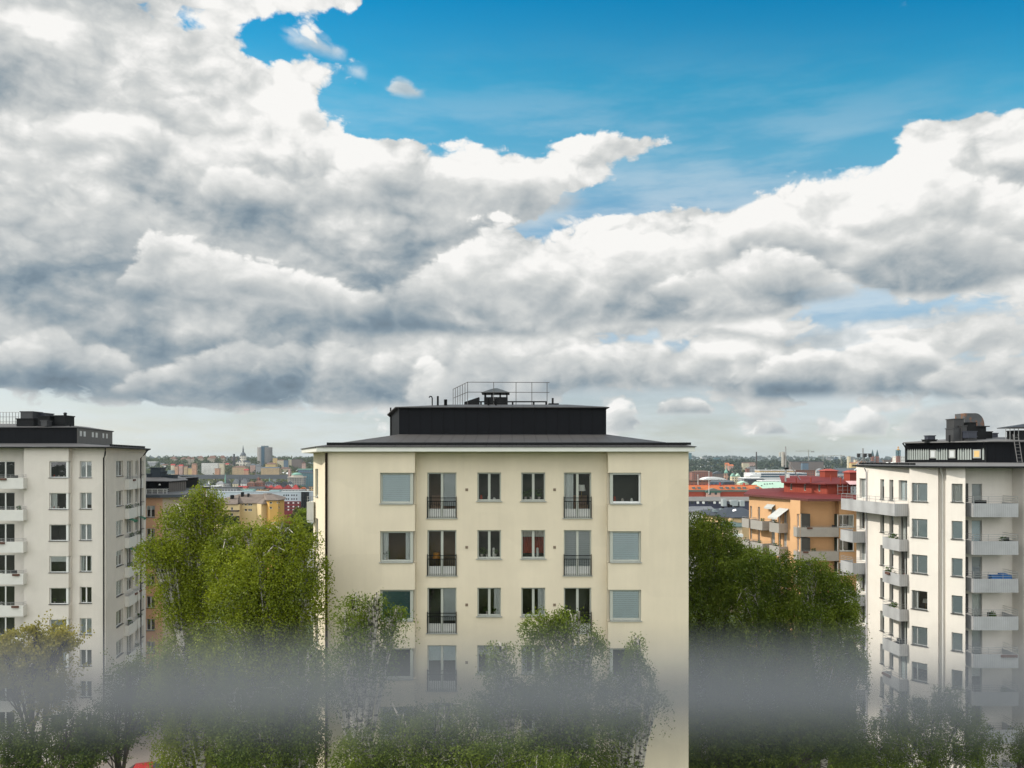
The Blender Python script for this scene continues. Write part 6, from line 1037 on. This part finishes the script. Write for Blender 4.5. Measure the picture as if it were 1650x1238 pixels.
# ------------------------------------------------------------------ cars and sign by the court
def car(label, x, y, rz, col):
    b = thing('parked_car', label, 'car', (x, y, .02)); b.rotation_euler = (0, 0, rz); ORG[b.name] = (0, 0, 0)
    pr = [(-2.15, .32), (-2.15, .72), (-2.0, .86), (-1.1, .95), (-.45, 1.42), (.95, 1.45), (1.75, 1.0), (2.12, .92), (2.18, .5), (2.1, .3)]; k = len(pr); m = MB()
    for yy, s in ((-.86, 0), (-.80, 1), (.80, 1), (.86, 0)): m.v += [(px_, yy*(.84 if z > 1.2 else 1), z+(.0 if s else -.02)) for px_, z in pr]
    for j in range(3): m.f += [(j*k+i, j*k+(i+1) % k, (j+1)*k+(i+1) % k, (j+1)*k+i) for i in range(k)]
    m.f += [tuple(range(k-1, -1, -1)), tuple(range(3*k, 4*k))]; m.build('body', mat('car_paint_'+label.split()[0], col, .25, .03, spec=.6), b, True)
    gl = mat('car_glass', (.012, .014, .016), .08); m = MB()
    m.face([(-1.04, -.68, 1.0), (-1.04, .68, 1.0), (-.5, .62, 1.40), (-.5, -.62, 1.40)]); m.v = [(a-.02, c, z+.03) for a, c, z in m.v]; m.build('windscreen', gl, b); m = MB(); m.face([(1.68, -.66, 1.07), (1.0, -.62, 1.45), (1.0, .62, 1.45), (1.68, .66, 1.07)]); m.v = [(a+.03, c, z+.02) for a, c, z in m.v]; m.build('rear_window', gl, b)
    for s in (-1, 1):
        m = MB(); m.face([(-.9, s*.872, .98), (1.5, s*.872, .98), (.95, s*.745, 1.38), (-.42, s*.745, 1.38)]); m.build('side_window', gl, b)
        for wx in (-1.35, 1.35):
            m = MB(); m.tube([(wx, s*.68, .32), (wx, s*.89, .32)], .32, 18); wh = m.build('wheel', mat('tyre', (.02, .02, .02), .8), b); m = MB(); m.tube([(wx, s*.895, .32), (wx, s*.90, .32)], .2, 14); m.build('rim', RAIL, wh)
        m = MB(); m.box(-2.17, -2.1, s*.6-.15, s*.6+.15, .62, .76); m.build('headlight', FRAMEW, b)
car('dark grey car parked on the paved court under the left trees', *PX(207, 77), 1.2, (.03, .035, .04)); car('red car at the bottom edge of the paved court', *PX(226, 66.2), .25, (.34, .02, .02))
def sign():
    x, y = PX(1376, 70); b = thing('traffic_sign', 'round blue traffic sign at the bottom edge right of the dark trees', 'sign', (x, y, 0)); m = MB(); m.tube([(x, y, 0), (x, y, .4)], .03, 8); m.tube([(x, y, .4), (x, y, PZ(1233, 70)+.3)], .03, 8); m.build('pole', RAIL, b); z = max(.6, PZ(1240, 70)); m = MB(); m.tube([(x, y-.06, z), (x, y-.04, z)], .32, 24); m.build('sign_plate', mat('sign_blue', (.02, .09, .36), .4), b); m = MB(); m.tube([(x, y-.039, z), (x, y-.035, z)], .34, 24); m.build('rim', FRAMEW, b)
    x, y = PX(1354, 68); m = MB(); m.tube([(x, y, 0), (x, y, PZ(1195, 68)-.1), (x, y, PZ(1195, 68))], [.05, .04, .03], 8); m.lathe((x, y), [(.05, PZ(1195, 68)), (.16, PZ(1194, 68)), (.13, PZ(1190, 68)), (.02, PZ(1188, 68))], 10); tag(m.build('lamp_post', METAL, base=(x, y, 0)), 'thin dark lamp post at the bottom right among dark trees', 'lamp post')
sign()
# ------------------------------------------------------------------ the rail right in front of the lens (out of focus)
b = thing('balcony_rail', 'blurred grey metal balcony rail crossing the bottom close to the lens', 'railing', (0, .185, H-.0485))
m = MB(); zt = H-.0485; m.box(-1.6, 1.6, .16, .190, zt-.002, zt); m.build('rail_top', mat('rail_aluminium', (.125, .135, .148), .6, .04, 3, spec=.2), b)
m = MB(); m.box(-1.6, 1.6, .1605, .1895, zt-.0066, zt-.0021); m.build('rail_front_shade', mat('rail_front_shade', (.03, .037, .044), .6, .05, 3), b)  # front face of the rail, its shade put in as a dark colour
# ------------------------------------------------------------------ air
m = MB(); m.box(-6500, 6500, -400, 9900, -60, 95); o = m.build('haze', None); o['kind'] = 'stuff'; hm = bpy.data.materials.new('haze_air'); hm.use_nodes = True; nt = hm.node_tree
for n in list(nt.nodes): nt.nodes.remove(n)
ou = nd(nt, 'ShaderNodeOutputMaterial'); pv = nd(nt, 'ShaderNodeVolumePrincipled'); pv.inputs['Color'].default_value = (.74, .86, .95, 1); pv.inputs['Density'].default_value = HAZE = 5e-5; pv.inputs['Anisotropy'].default_value = .1
lk(nt, pv.outputs[0], ou.inputs['Volume']); o.data.materials.append(hm)
# ------------------------------------------------------------------ sky, sun, camera
SUN_AZ, SUN_EL = R(-84), R(36)        # azimuth from the view axis towards the right, so the sun stands at the left
sd = (cos(SUN_EL)*sin(SUN_AZ), cos(SUN_EL)*cos(SUN_AZ), sin(SUN_EL))
from mathutils import Vector
sl = bpy.data.lights.new('sun', 'SUN'); sl.energy = 4.0; sl.angle = R(.5); sl.color = (1, .93, .82); so = bpy.data.objects.new('sun', sl); C.objects.link(so); so.rotation_euler = Vector(sd).to_track_quat('Z', 'Y').to_euler()
wd = bpy.data.worlds.new('World'); SC.world = wd; wd.use_nodes = True; nt = wd.node_tree
for n in list(nt.nodes): nt.nodes.remove(n)
def Mx(op, a, b=None, c=None, clamp=False):
    n = nd(nt, 'ShaderNodeMath', operation=op, use_clamp=clamp)
    for i, v in enumerate((a, b, c)):
        if v is None: continue
        if isinstance(v, (int, float)): n.inputs[i].default_value = v
        else: lk(nt, v, n.inputs[i])
    return n.outputs[0]
def Ss(x, a, b, lo=0., hi=1.):
    n = nd(nt, 'ShaderNodeMapRange', interpolation_type='SMOOTHSTEP'); n.inputs['From Min'].default_value = a; n.inputs['From Max'].default_value = b; n.inputs['To Min'].default_value = lo; n.inputs['To Max'].default_value = hi; lk(nt, x, n.inputs['Value']); return n.outputs[0]
tc = nd(nt, 'ShaderNodeTexCoord'); DIR = tc.outputs['Generated']; sp = nd(nt, 'ShaderNodeSeparateXYZ'); lk(nt, DIR, sp.inputs[0]); X, Y, Z = sp.outputs
ay = Mx('MAXIMUM', Mx('ABSOLUTE', Y), .08); U = Mx('DIVIDE', X, ay); V = Mx('DIVIDE', Z, ay)
def noise(scale, det, rough=.55, zs=1., off=0., typ='FBM', lac=2.0):
    mp = nd(nt, 'ShaderNodeMapping'); mp.inputs['Scale'].default_value = (scale, scale, scale*zs); mp.inputs['Location'].default_value = (off, off*.7, off*1.3); lk(nt, DIR, mp.inputs[0]); n = nd(nt, 'ShaderNodeTexNoise', noise_type=typ, i_Scale=1.0, i_Detail=det, i_Roughness=rough, i_Lacunarity=lac); lk(nt, mp.outputs[0], n.inputs['Vector']); return n
def vsub(sock, k):
    s = nd(nt, 'ShaderNodeSeparateColor'); lk(nt, sock, s.inputs[0]); return [Mx('MULTIPLY', Mx('SUBTRACT', q, .5), k) for q in s.outputs[:3]]
w1 = vsub(noise(7, 2, .5, 1.3, 3.1).outputs['Color'], 1.); w2 = vsub(noise(26, 4, .6, 1.4, 8.7).outputs['Color'], 1.)
lowk = Ss(V, .02, .3, .45, 1.)
fx = Mx('ADD', Mx('MULTIPLY_ADD', U, F/1650, .5), Mx('MULTIPLY', Mx('MULTIPLY_ADD', w1[0], .05, Mx('MULTIPLY', w2[0], .04)), lowk), clamp=True)
ROW = Mx('ADD', Mx('MULTIPLY_ADD', V, -F/40, HY/40), Mx('MULTIPLY', Mx('MULTIPLY_ADD', w1[1], 1.1, Mx('MULTIPLY', w2[1], 1.0)), lowk))
# cover and brightness of the cloud deck, rows from the top of the picture down to the horizon, 28 columns
COV = ['9998867998200000000000000000', '9999846453000000000000000000', '9999986354100000000000000000', '9999999985121000000000000000', '9999999984212000000000000014', '9999999997000000000000026789', '9999999999986656772012126789', '9999999999999999620124468999', '9999999999999994211388999999', '9999999999999546789999999999', '9999999999999999999999999999', '9999999999999999999999999998', '9999999999999999999986445556', '9999999999999999876555555566', '9999999999999999765566555666', '9999999999999998766666665566', '4678888877775666544555555555', '3433333433434345423354334544', '2222222222222222222222222222']
BRI = ['7777878899999999999999999999', '8877899999999999999999999999', '6666889999999999999999999999', '4445679999999999999999999999', '4446679998888888888888888888', '8887767899888888888888888888', '7677688889999888899998888878', '6665556678999988998888898877', '5555446755655557889999998776', '5444555666555799888888876666', '5444876655557998788854677778', '4434777654466787699566865546', '5567676545566345776656557777', '5555477433344455777787777777', '4543222334556677788777888777', '3333333333565566676777777777', '7643333333555556655666666666', '8888888788887787777777778777', '8888888888888877777777777777']
def ramp_row(i):
    cr = nd(nt, 'ShaderNodeValToRGB'); el = cr.color_ramp.elements; cr.color_ramp.interpolation = 'EASE'; c, b = COV[i], BRI[i]
    assert len(c) == 28 and len(b) == 28, (i, len(c), len(b))
    while len(el) < 28: el.new(.5)
    for j in range(28): el[j].position = j/27; 
    for j in range(28): el[j].color = (int(b[j])/9, int(c[j])/9, 0, 1)
    lk(nt, fx, cr.inputs[0]); return cr.outputs[0]
res = ramp_row(0)
for i in range(1, 19):
    mx = nd(nt, 'ShaderNodeMix', data_type='RGBA'); lk(nt, Ss(ROW, i-1, i), mx.inputs[0]); lk(nt, res, mx.inputs[6]); lk(nt, ramp_row(i), mx.inputs[7]); res = mx.outputs[2]
rs = nd(nt, 'ShaderNodeSeparateColor'); lk(nt, res, rs.inputs[0]); out = Ss(Mx('MAXIMUM', Mx('ABSOLUTE', U), Mx('MULTIPLY', Y, -40)), .72, 1.3)
CV = Mx('MAXIMUM', rs.outputs[1], Mx('MULTIPLY', out, .82)); mb = nd(nt, 'ShaderNodeMix', data_type='FLOAT'); lk(nt, out, mb.inputs[0]); lk(nt, rs.outputs[0], mb.inputs[2]); mb.inputs[3].default_value = .8; BR = mb.outputs[0]  # bright cloud cover added outside the view to whiten the ambient light
BANKS = [
 ([(626, 142), (650, 124), (674, 140)], [(626, 150), (674, 158)], .92, .75, 26, 9, .75, 12, 14),
 ([(440, 36), (500, 50), (540, 60), (566, 84)], [(440, 50), (500, 84), (566, 96)], .95, .75, 70, 18, .6, 24, 24),
 ([(536, 98), (570, 106), (606, 118)], [(536, 112), (606, 128)], .9, .8, 50, 16, .5, 16, 22),
 ([(470, 150), (505, 158), (550, 196)], [(470, 200), (550, 216)], .95, .8, 80, 18, .7, 24, 24),
 ([(860, 575), (940, 552), (1010, 540), (1080, 552), (1150, 566), (1215, 590)], [(860, 640), (940, 632), (1060, 630), (1215, 628)], .93, .42, 30, 8),
 ([(1215, 560), (1290, 528), (1400, 508), (1500, 500), (1650, 486)], [(1215, 590), (1400, 570), (1650, 560)], .82, .62, 34, 14, .8),
 ([(1205, 610), (1260, 580), (1340, 556), (1420, 545), (1470, 556), (1540, 585)], [(1205, 640), (1340, 645), (1440, 640), (1540, 622)], .92, .34, 26, 9),
 ([(1480, 612), (1540, 585), (1590, 572), (1650, 566)], [(1480, 640), (1650, 660)], .85, .5, 26, 9),
 ([(1050, 655), (1090, 637), (1130, 640), (1150, 655)], [(1050, 668), (1150, 668)], .95, .42, 14, 6, .95, 10, 12),
 ([(965, 690), (985, 645), (1005, 640), (1028, 670)], [(965, 700), (1028, 695)], .96, .5, 16, 7, .9, 12, 12),
 ([(1212, 695), (1232, 677), (1250, 678), (1268, 692)], [(1212, 701), (1268, 700)], .95, .6, 12, 6, .95, 8, 10),
 ([(1305, 690), (1330, 668), (1350, 680), (1380, 655), (1420, 668), (1440, 690)], [(1305, 700), (1440, 702)], .92, .6, 14, 7, .85, 10, 12),
 ([(1440, 690), (1500, 650), (1560, 640), (1650, 632)], [(1440, 705), (1650, 712)], .84, .56, 20, 9, .85),
 ([(0, 556), (60, 522), (85, 512), (118, 540), (170, 548), (225, 592)], [(0, 622), (110, 634), (225, 636)], .74, .22, 36, 10),
 ([(160, 626), (250, 586), (330, 566), (385, 548), (430, 566), (480, 580)], [(160, 640), (480, 645)], .72, .24, 30, 9),
 ([(400, 600), (450, 560), (520, 545), (590, 566), (640, 580), (700, 615)], [(400, 648), (700, 650)], .66, .26, 30, 9),
 ([(660, 600), (690, 580), (715, 592), (740, 640)], [(660, 655), (740, 662)], .97, .62, 26, 9),
 ([(0, 250), (120, 300), (250, 290), (420, 300), (560, 316), (720, 318), (860, 324), (950, 330)], [(0, 505), (260, 500), (420, 520), (620, 470), (760, 395), (860, 362), (950, 345)], .66, .40, 70, 40, .55, 60),
 ([(15, 220), (70, 190), (105, 182), (150, 198), (230, 192), (300, 206), (390, 240)], [(15, 290), (230, 285), (390, 300)], .95, .55, 56, 12, .7, 40, 40),
 ([(262, 165), (300, 142), (360, 152), (420, 168), (480, 188), (570, 222)], [(262, 230), (420, 250), (570, 280)], 1.02, .72, 60, 14, .6, 40, 40),
 ([(318, 300), (380, 272), (430, 280), (490, 276), (560, 264), (650, 275)], [(318, 335), (480, 345), (650, 345)], .98, .58, 56, 12, .65, 36, 40),
 ([(590, 262), (680, 246), (780, 258), (860, 256), (940, 262)], [(590, 322), (720, 338), (850, 350), (940, 335)], 1.0, .44, 50, 14, .7, 24, 40),
 ([(60, 330), (120, 312), (190, 330), (250, 345), (300, 372)], [(60, 400), (190, 420), (300, 420)], .74, .44, 60, 14, .6, 40, 40),
 ([(180, 470), (228, 398), (260, 372), (330, 384), (420, 420), (520, 450), (620, 500)], [(180, 492), (330, 505), (470, 520), (620, 536)], 1.0, .42, 60, 11, .9, 30, 40),
 ([(560, 500), (620, 470), (700, 480), (780, 500), (900, 520)], [(560, 535), (700, 536), (900, 538)], .8, .22, 40, 12, .9, 18, 40),
 ([(640, 470), (690, 412), (760, 376), (860, 366), (960, 368), (1050, 372), (1120, 344), (1160, 320), (1240, 306), (1330, 290), (1420, 286), (1530, 282), (1650, 276)], [(640, 500), (760, 520), (900, 536), (1000, 520), (1100, 514), (1240, 508), (1310, 474), (1500, 472), (1650, 446)], 1.06, .46, 64, 11, 1., 18, 50),
 ([(1150, 392), (1180, 352), (1240, 338), (1320, 352), (1385, 384)], [(1150, 418), (1385, 412)], .98, .40, 44, 12, .8, 22, 40),
 ([(1060, 470), (1120, 432), (1180, 408), (1260, 404), (1330, 414), (1390, 446)], [(1060, 494), (1220, 500), (1390, 478)], .98, .48, 44, 10, .9, 18, 36),
 ([(1330, 400), (1420, 350), (1500, 340), (1580, 350), (1650, 380)], [(1330, 455), (1500, 462), (1650, 440)], .90, .46, 60, 14, .8, 22, 50),
]
# billowing detail: height field sampled twice, the difference towards the sun gives lit and shaded sides
grp = bpy.data.node_groups.new('billow', 'ShaderNodeTree'); grp.interface.new_socket('Vector', in_out='INPUT', socket_type='NodeSocketVector'); grp.interface.new_socket('Value', in_out='OUTPUT', socket_type='NodeSocketFloat')
gi = nd(grp, 'NodeGroupInput'); go = nd(grp, 'NodeGroupOutput'); mp = nd(grp, 'ShaderNodeMapping'); mp.inputs['Scale'].default_value = (1, 1, 1.55); lk(grp, gi.outputs[0], mp.inputs[0])
wn = nd(grp, 'ShaderNodeTexNoise', i_Scale=16.0, i_Detail=3.0); lk(grp, mp.outputs[0], wn.inputs['Vector']); ws = nd(grp, 'ShaderNodeVectorMath', operation='MULTIPLY_ADD'); lk(grp, wn.outputs['Color'], ws.inputs[0]); ws.inputs[1].default_value = (.035, .035, .035); lk(grp, mp.outputs[0], ws.inputs[2])
acc = None
for sc_, wt, dt, rg_ in ((5.5, .42, 0, .5), (11., .30, 0, .5), (23., .17, 0, .5), (48., .10, 0, .5), (100., .065, 2, .6)):
    q = nd(grp, 'ShaderNodeTexNoise', i_Scale=sc_, i_Detail=dt, i_Roughness=rg_); lk(grp, ws.outputs[0], q.inputs['Vector'])
    a1 = nd(grp, 'ShaderNodeMath', operation='SUBTRACT'); lk(grp, q.outputs[0], a1.inputs[0]); a1.inputs[1].default_value = .5
    a2 = nd(grp, 'ShaderNodeMath', operation='ABSOLUTE'); lk(grp, a1.outputs[0], a2.inputs[0])
    a3 = nd(grp, 'ShaderNodeMath', operation='MULTIPLY_ADD'); lk(grp, a2.outputs[0], a3.inputs[0]); a3.inputs[1].default_value = 4*wt
    if acc: lk(grp, acc, a3.inputs[2])
    else: a3.inputs[2].default_value = 0.
    acc = a3.outputs[0]
lk(grp, acc, go.inputs[0])
def bill(off):
    a = nd(nt, 'ShaderNodeVectorMath', operation='ADD'); lk(nt, DIR, a.inputs[0]); a.inputs[1].default_value = off; g = nd(nt, 'ShaderNodeGroup'); g.node_tree = grp; lk(nt, a.outputs[0], g.inputs[0]); return g.outputs[0]
h0 = bill((0, 0, 0)); h1 = bill((-.010, 0, .016)); h2 = bill((-.03, 0, .045))
rel = Mx('MULTIPLY_ADD', Mx('SUBTRACT', h0, h1), .56, Mx('MULTIPLY', Mx('SUBTRACT', h0, h2), .26))
low2 = Ss(V, .03, .25, .5, 1.)
alpha = Mx('MAXIMUM', Ss(Mx('MULTIPLY_ADD', Mx('SUBTRACT', h0, .464), .95, CV), .45, .63), Ss(CV, .8, .97))
bri = Mx('MULTIPLY_ADD', rel, low2, Mx('MULTIPLY_ADD', BR, .88, .125))
# separate cloud banks in front of the deck: crest line, base line (picture rows over columns), brightness at crest and base
YP = Mx('MULTIPLY_ADD', V, -F, HY); XP = Mx('MULTIPLY_ADD', U, F, CX); HN = Mx('SUBTRACT', h0, .464); front = Mx('GREATER_THAN', Y, 0.)
XW = Mx('MULTIPLY_ADD', Mx('DIVIDE', XP, 1650), 1., Mx('MULTIPLY', w2[0], .022), clamp=True)
def curve(pts):
    n = nd(nt, 'ShaderNodeFloatCurve'); cv = n.mapping.curves[0]; n.mapping.extend = 'HORIZONTAL'
    pts = [(x/1650, y/800) for x, y in pts]
    cv.points[0].location = pts[0]; cv.points[1].location = pts[-1]
    for p in pts[1:-1]: cv.points.new(*p)
    n.mapping.update(); lk(nt, XC, n.inputs['Value']); return Mx('MULTIPLY', n.outputs[0], 800)
def bank(top, base, bt, bb, amp=60., soft=14., op=1., sb=26., ends=30.):
    global bri, alpha, XC
    XC = Mx('MULTIPLY_ADD', bri, 1e-7, XW)          # each bank waits for the one before it, which keeps the shader small
    T, B = curve(top), curve(base); dt = Mx('MULTIPLY_ADD', HN, amp, Mx('SUBTRACT', YP, T)); db = Mx('MULTIPLY_ADD', HN, amp*.35, Mx('SUBTRACT', B, YP))
    a = Mx('MULTIPLY', Ss(dt, -soft*.4, soft), Ss(db, -sb*.5, sb*.6)); xe = Mx('MULTIPLY_ADD', HN, 55., XP)
    if top[0][0] > 0: a = Mx('MULTIPLY', a, Ss(xe, top[0][0], top[0][0]+ends))
    if top[-1][0] < 1650: a = Mx('MULTIPLY', a, Ss(xe, top[-1][0]-ends, top[-1][0], 1., 0.))
    a = Mx('MULTIPLY', Mx('MULTIPLY', a, op), front)
    sh = Mx('DIVIDE', dt, Mx('MAXIMUM', Mx('SUBTRACT', B, T), 20.)); b = Mx('MULTIPLY_ADD', rel, .9, Ss(sh, .0, .95, bt, bb))
    mb_ = nd(nt, 'ShaderNodeMix', data_type='FLOAT'); lk(nt, a, mb_.inputs[0]); lk(nt, bri, mb_.inputs[2]); lk(nt, b, mb_.inputs[3]); bri = mb_.outputs[0]; alpha = Mx('MAXIMUM', alpha, a)
for args in BANKS: bank(*args)
bri = Mx('ADD', bri, 0., clamp=True)
cr = nd(nt, 'ShaderNodeValToRGB'); el = cr.color_ramp.elements
stops = [(0, (.15, .205, .255)), (.22, (.21, .28, .34)), (.33, (.285, .35, .40)), (.44, (.375, .425, .455)), (.55, (.475, .51, .525)), (.77, (.665, .68, .67)), (1., (.95, .94, .915))]
while len(el) < len(stops): el.new(.5)
for j, (p, c) in enumerate(stops): el[j].position = p
for j, (p, c) in enumerate(stops): el[j].color = (*c, 1)
lk(nt, bri, cr.inputs[0])
# thin cirrus streaks
ci = noise(5, 6, .6, 5., 20.).outputs[0]; cirrus = Mx('MULTIPLY', Ss(ci, .36, .66), Ss(V, .20, .56, .62, .0))
sky = nd(nt, 'ShaderNodeTexSky', sky_type='NISHITA', sun_disc=False, sun_elevation=SUN_EL, sun_rotation=SUN_AZ, air_density=1.0, dust_density=.6, ozone_density=1.5)
tint = nd(nt, 'ShaderNodeValToRGB'); te = tint.color_ramp.elements
TN = [(0, (1.06, 1.22, 1.5)), (.07, (1.07, 1.06, 1.2)), (.19, (1.22, 1.11, 1.10)), (.35, (1.2, 1.35, 1.34)), (.53, (1.1, 1.52, 1.45)), (.66, (.8, 1.75, 1.62)), (.8, (.36, 1.68, 1.66)), (1, (.05, 1.30, 1.58))]
while len(te) < len(TN): te.new(.5)
for k, (p, c) in enumerate(TN): te[k].position = p
for k, (p, c) in enumerate(TN): te[k].color = (*c, 1)
lk(nt, Mx('DIVIDE', V, .58, clamp=True), tint.inputs[0]); tm = nd(nt, 'ShaderNodeMix', data_type='RGBA', blend_type='MULTIPLY', i_0=1.0); lk(nt, sky.outputs[0], tm.inputs[6]); lk(nt, tint.outputs[0], tm.inputs[7])
bgS = nd(nt, 'ShaderNodeBackground', i_Strength=.1); lk(nt, tm.outputs[2], bgS.inputs[0])
# added glow: clouds behind the viewer are brightened to light the facades
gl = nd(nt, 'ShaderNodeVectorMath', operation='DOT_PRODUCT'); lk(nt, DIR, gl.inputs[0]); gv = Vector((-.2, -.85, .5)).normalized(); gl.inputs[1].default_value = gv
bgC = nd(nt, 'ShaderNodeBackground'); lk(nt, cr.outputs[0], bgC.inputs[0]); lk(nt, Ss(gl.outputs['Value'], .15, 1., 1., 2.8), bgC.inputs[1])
bgW = nd(nt, 'ShaderNodeBackground'); bgW.inputs[0].default_value = (.72, .80, .84, 1)
m0 = nd(nt, 'ShaderNodeMixShader'); lk(nt, cirrus, m0.inputs[0]); lk(nt, bgS.outputs[0], m0.inputs[1]); lk(nt, bgW.outputs[0], m0.inputs[2])
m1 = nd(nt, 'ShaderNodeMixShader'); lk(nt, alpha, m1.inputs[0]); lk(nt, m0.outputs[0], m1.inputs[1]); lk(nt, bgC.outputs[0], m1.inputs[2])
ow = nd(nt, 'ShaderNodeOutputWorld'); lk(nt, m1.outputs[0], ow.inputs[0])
cd = bpy.data.cameras.new('camera'); cam = bpy.data.objects.new('camera', cd); C.objects.link(cam); cam.location = (0, 0, H); cam.rotation_euler = (R(90), 0, 0); cd.sensor_width = 36; cd.sensor_fit = 'HORIZONTAL'; cd.lens = 36*F/1650; cd.shift_y = (HY-619)/1650
cd.clip_start = .01; cd.clip_end = 30000; cd.dof.use_dof = True; cd.dof.focus_distance = 58; cd.dof.aperture_fstop = cd.lens/21; SC.camera = cam
SC.view_settings.view_transform = 'Standard'; SC.view_settings.look = 'None'; SC.view_settings.exposure = 0; SC.view_settings.gamma = 1
SC.render.engine = 'CYCLES'; SC.cycles.use_denoising = True; SC.cycles.max_bounces = 6; SC.cycles.transparent_max_bounces = 12; SC.cycles.volume_bounces = 0; SC.cycles.caustics_reflective = False; SC.cycles.caustics_refractive = False; SC.cycles.sample_clamp_indirect = 4
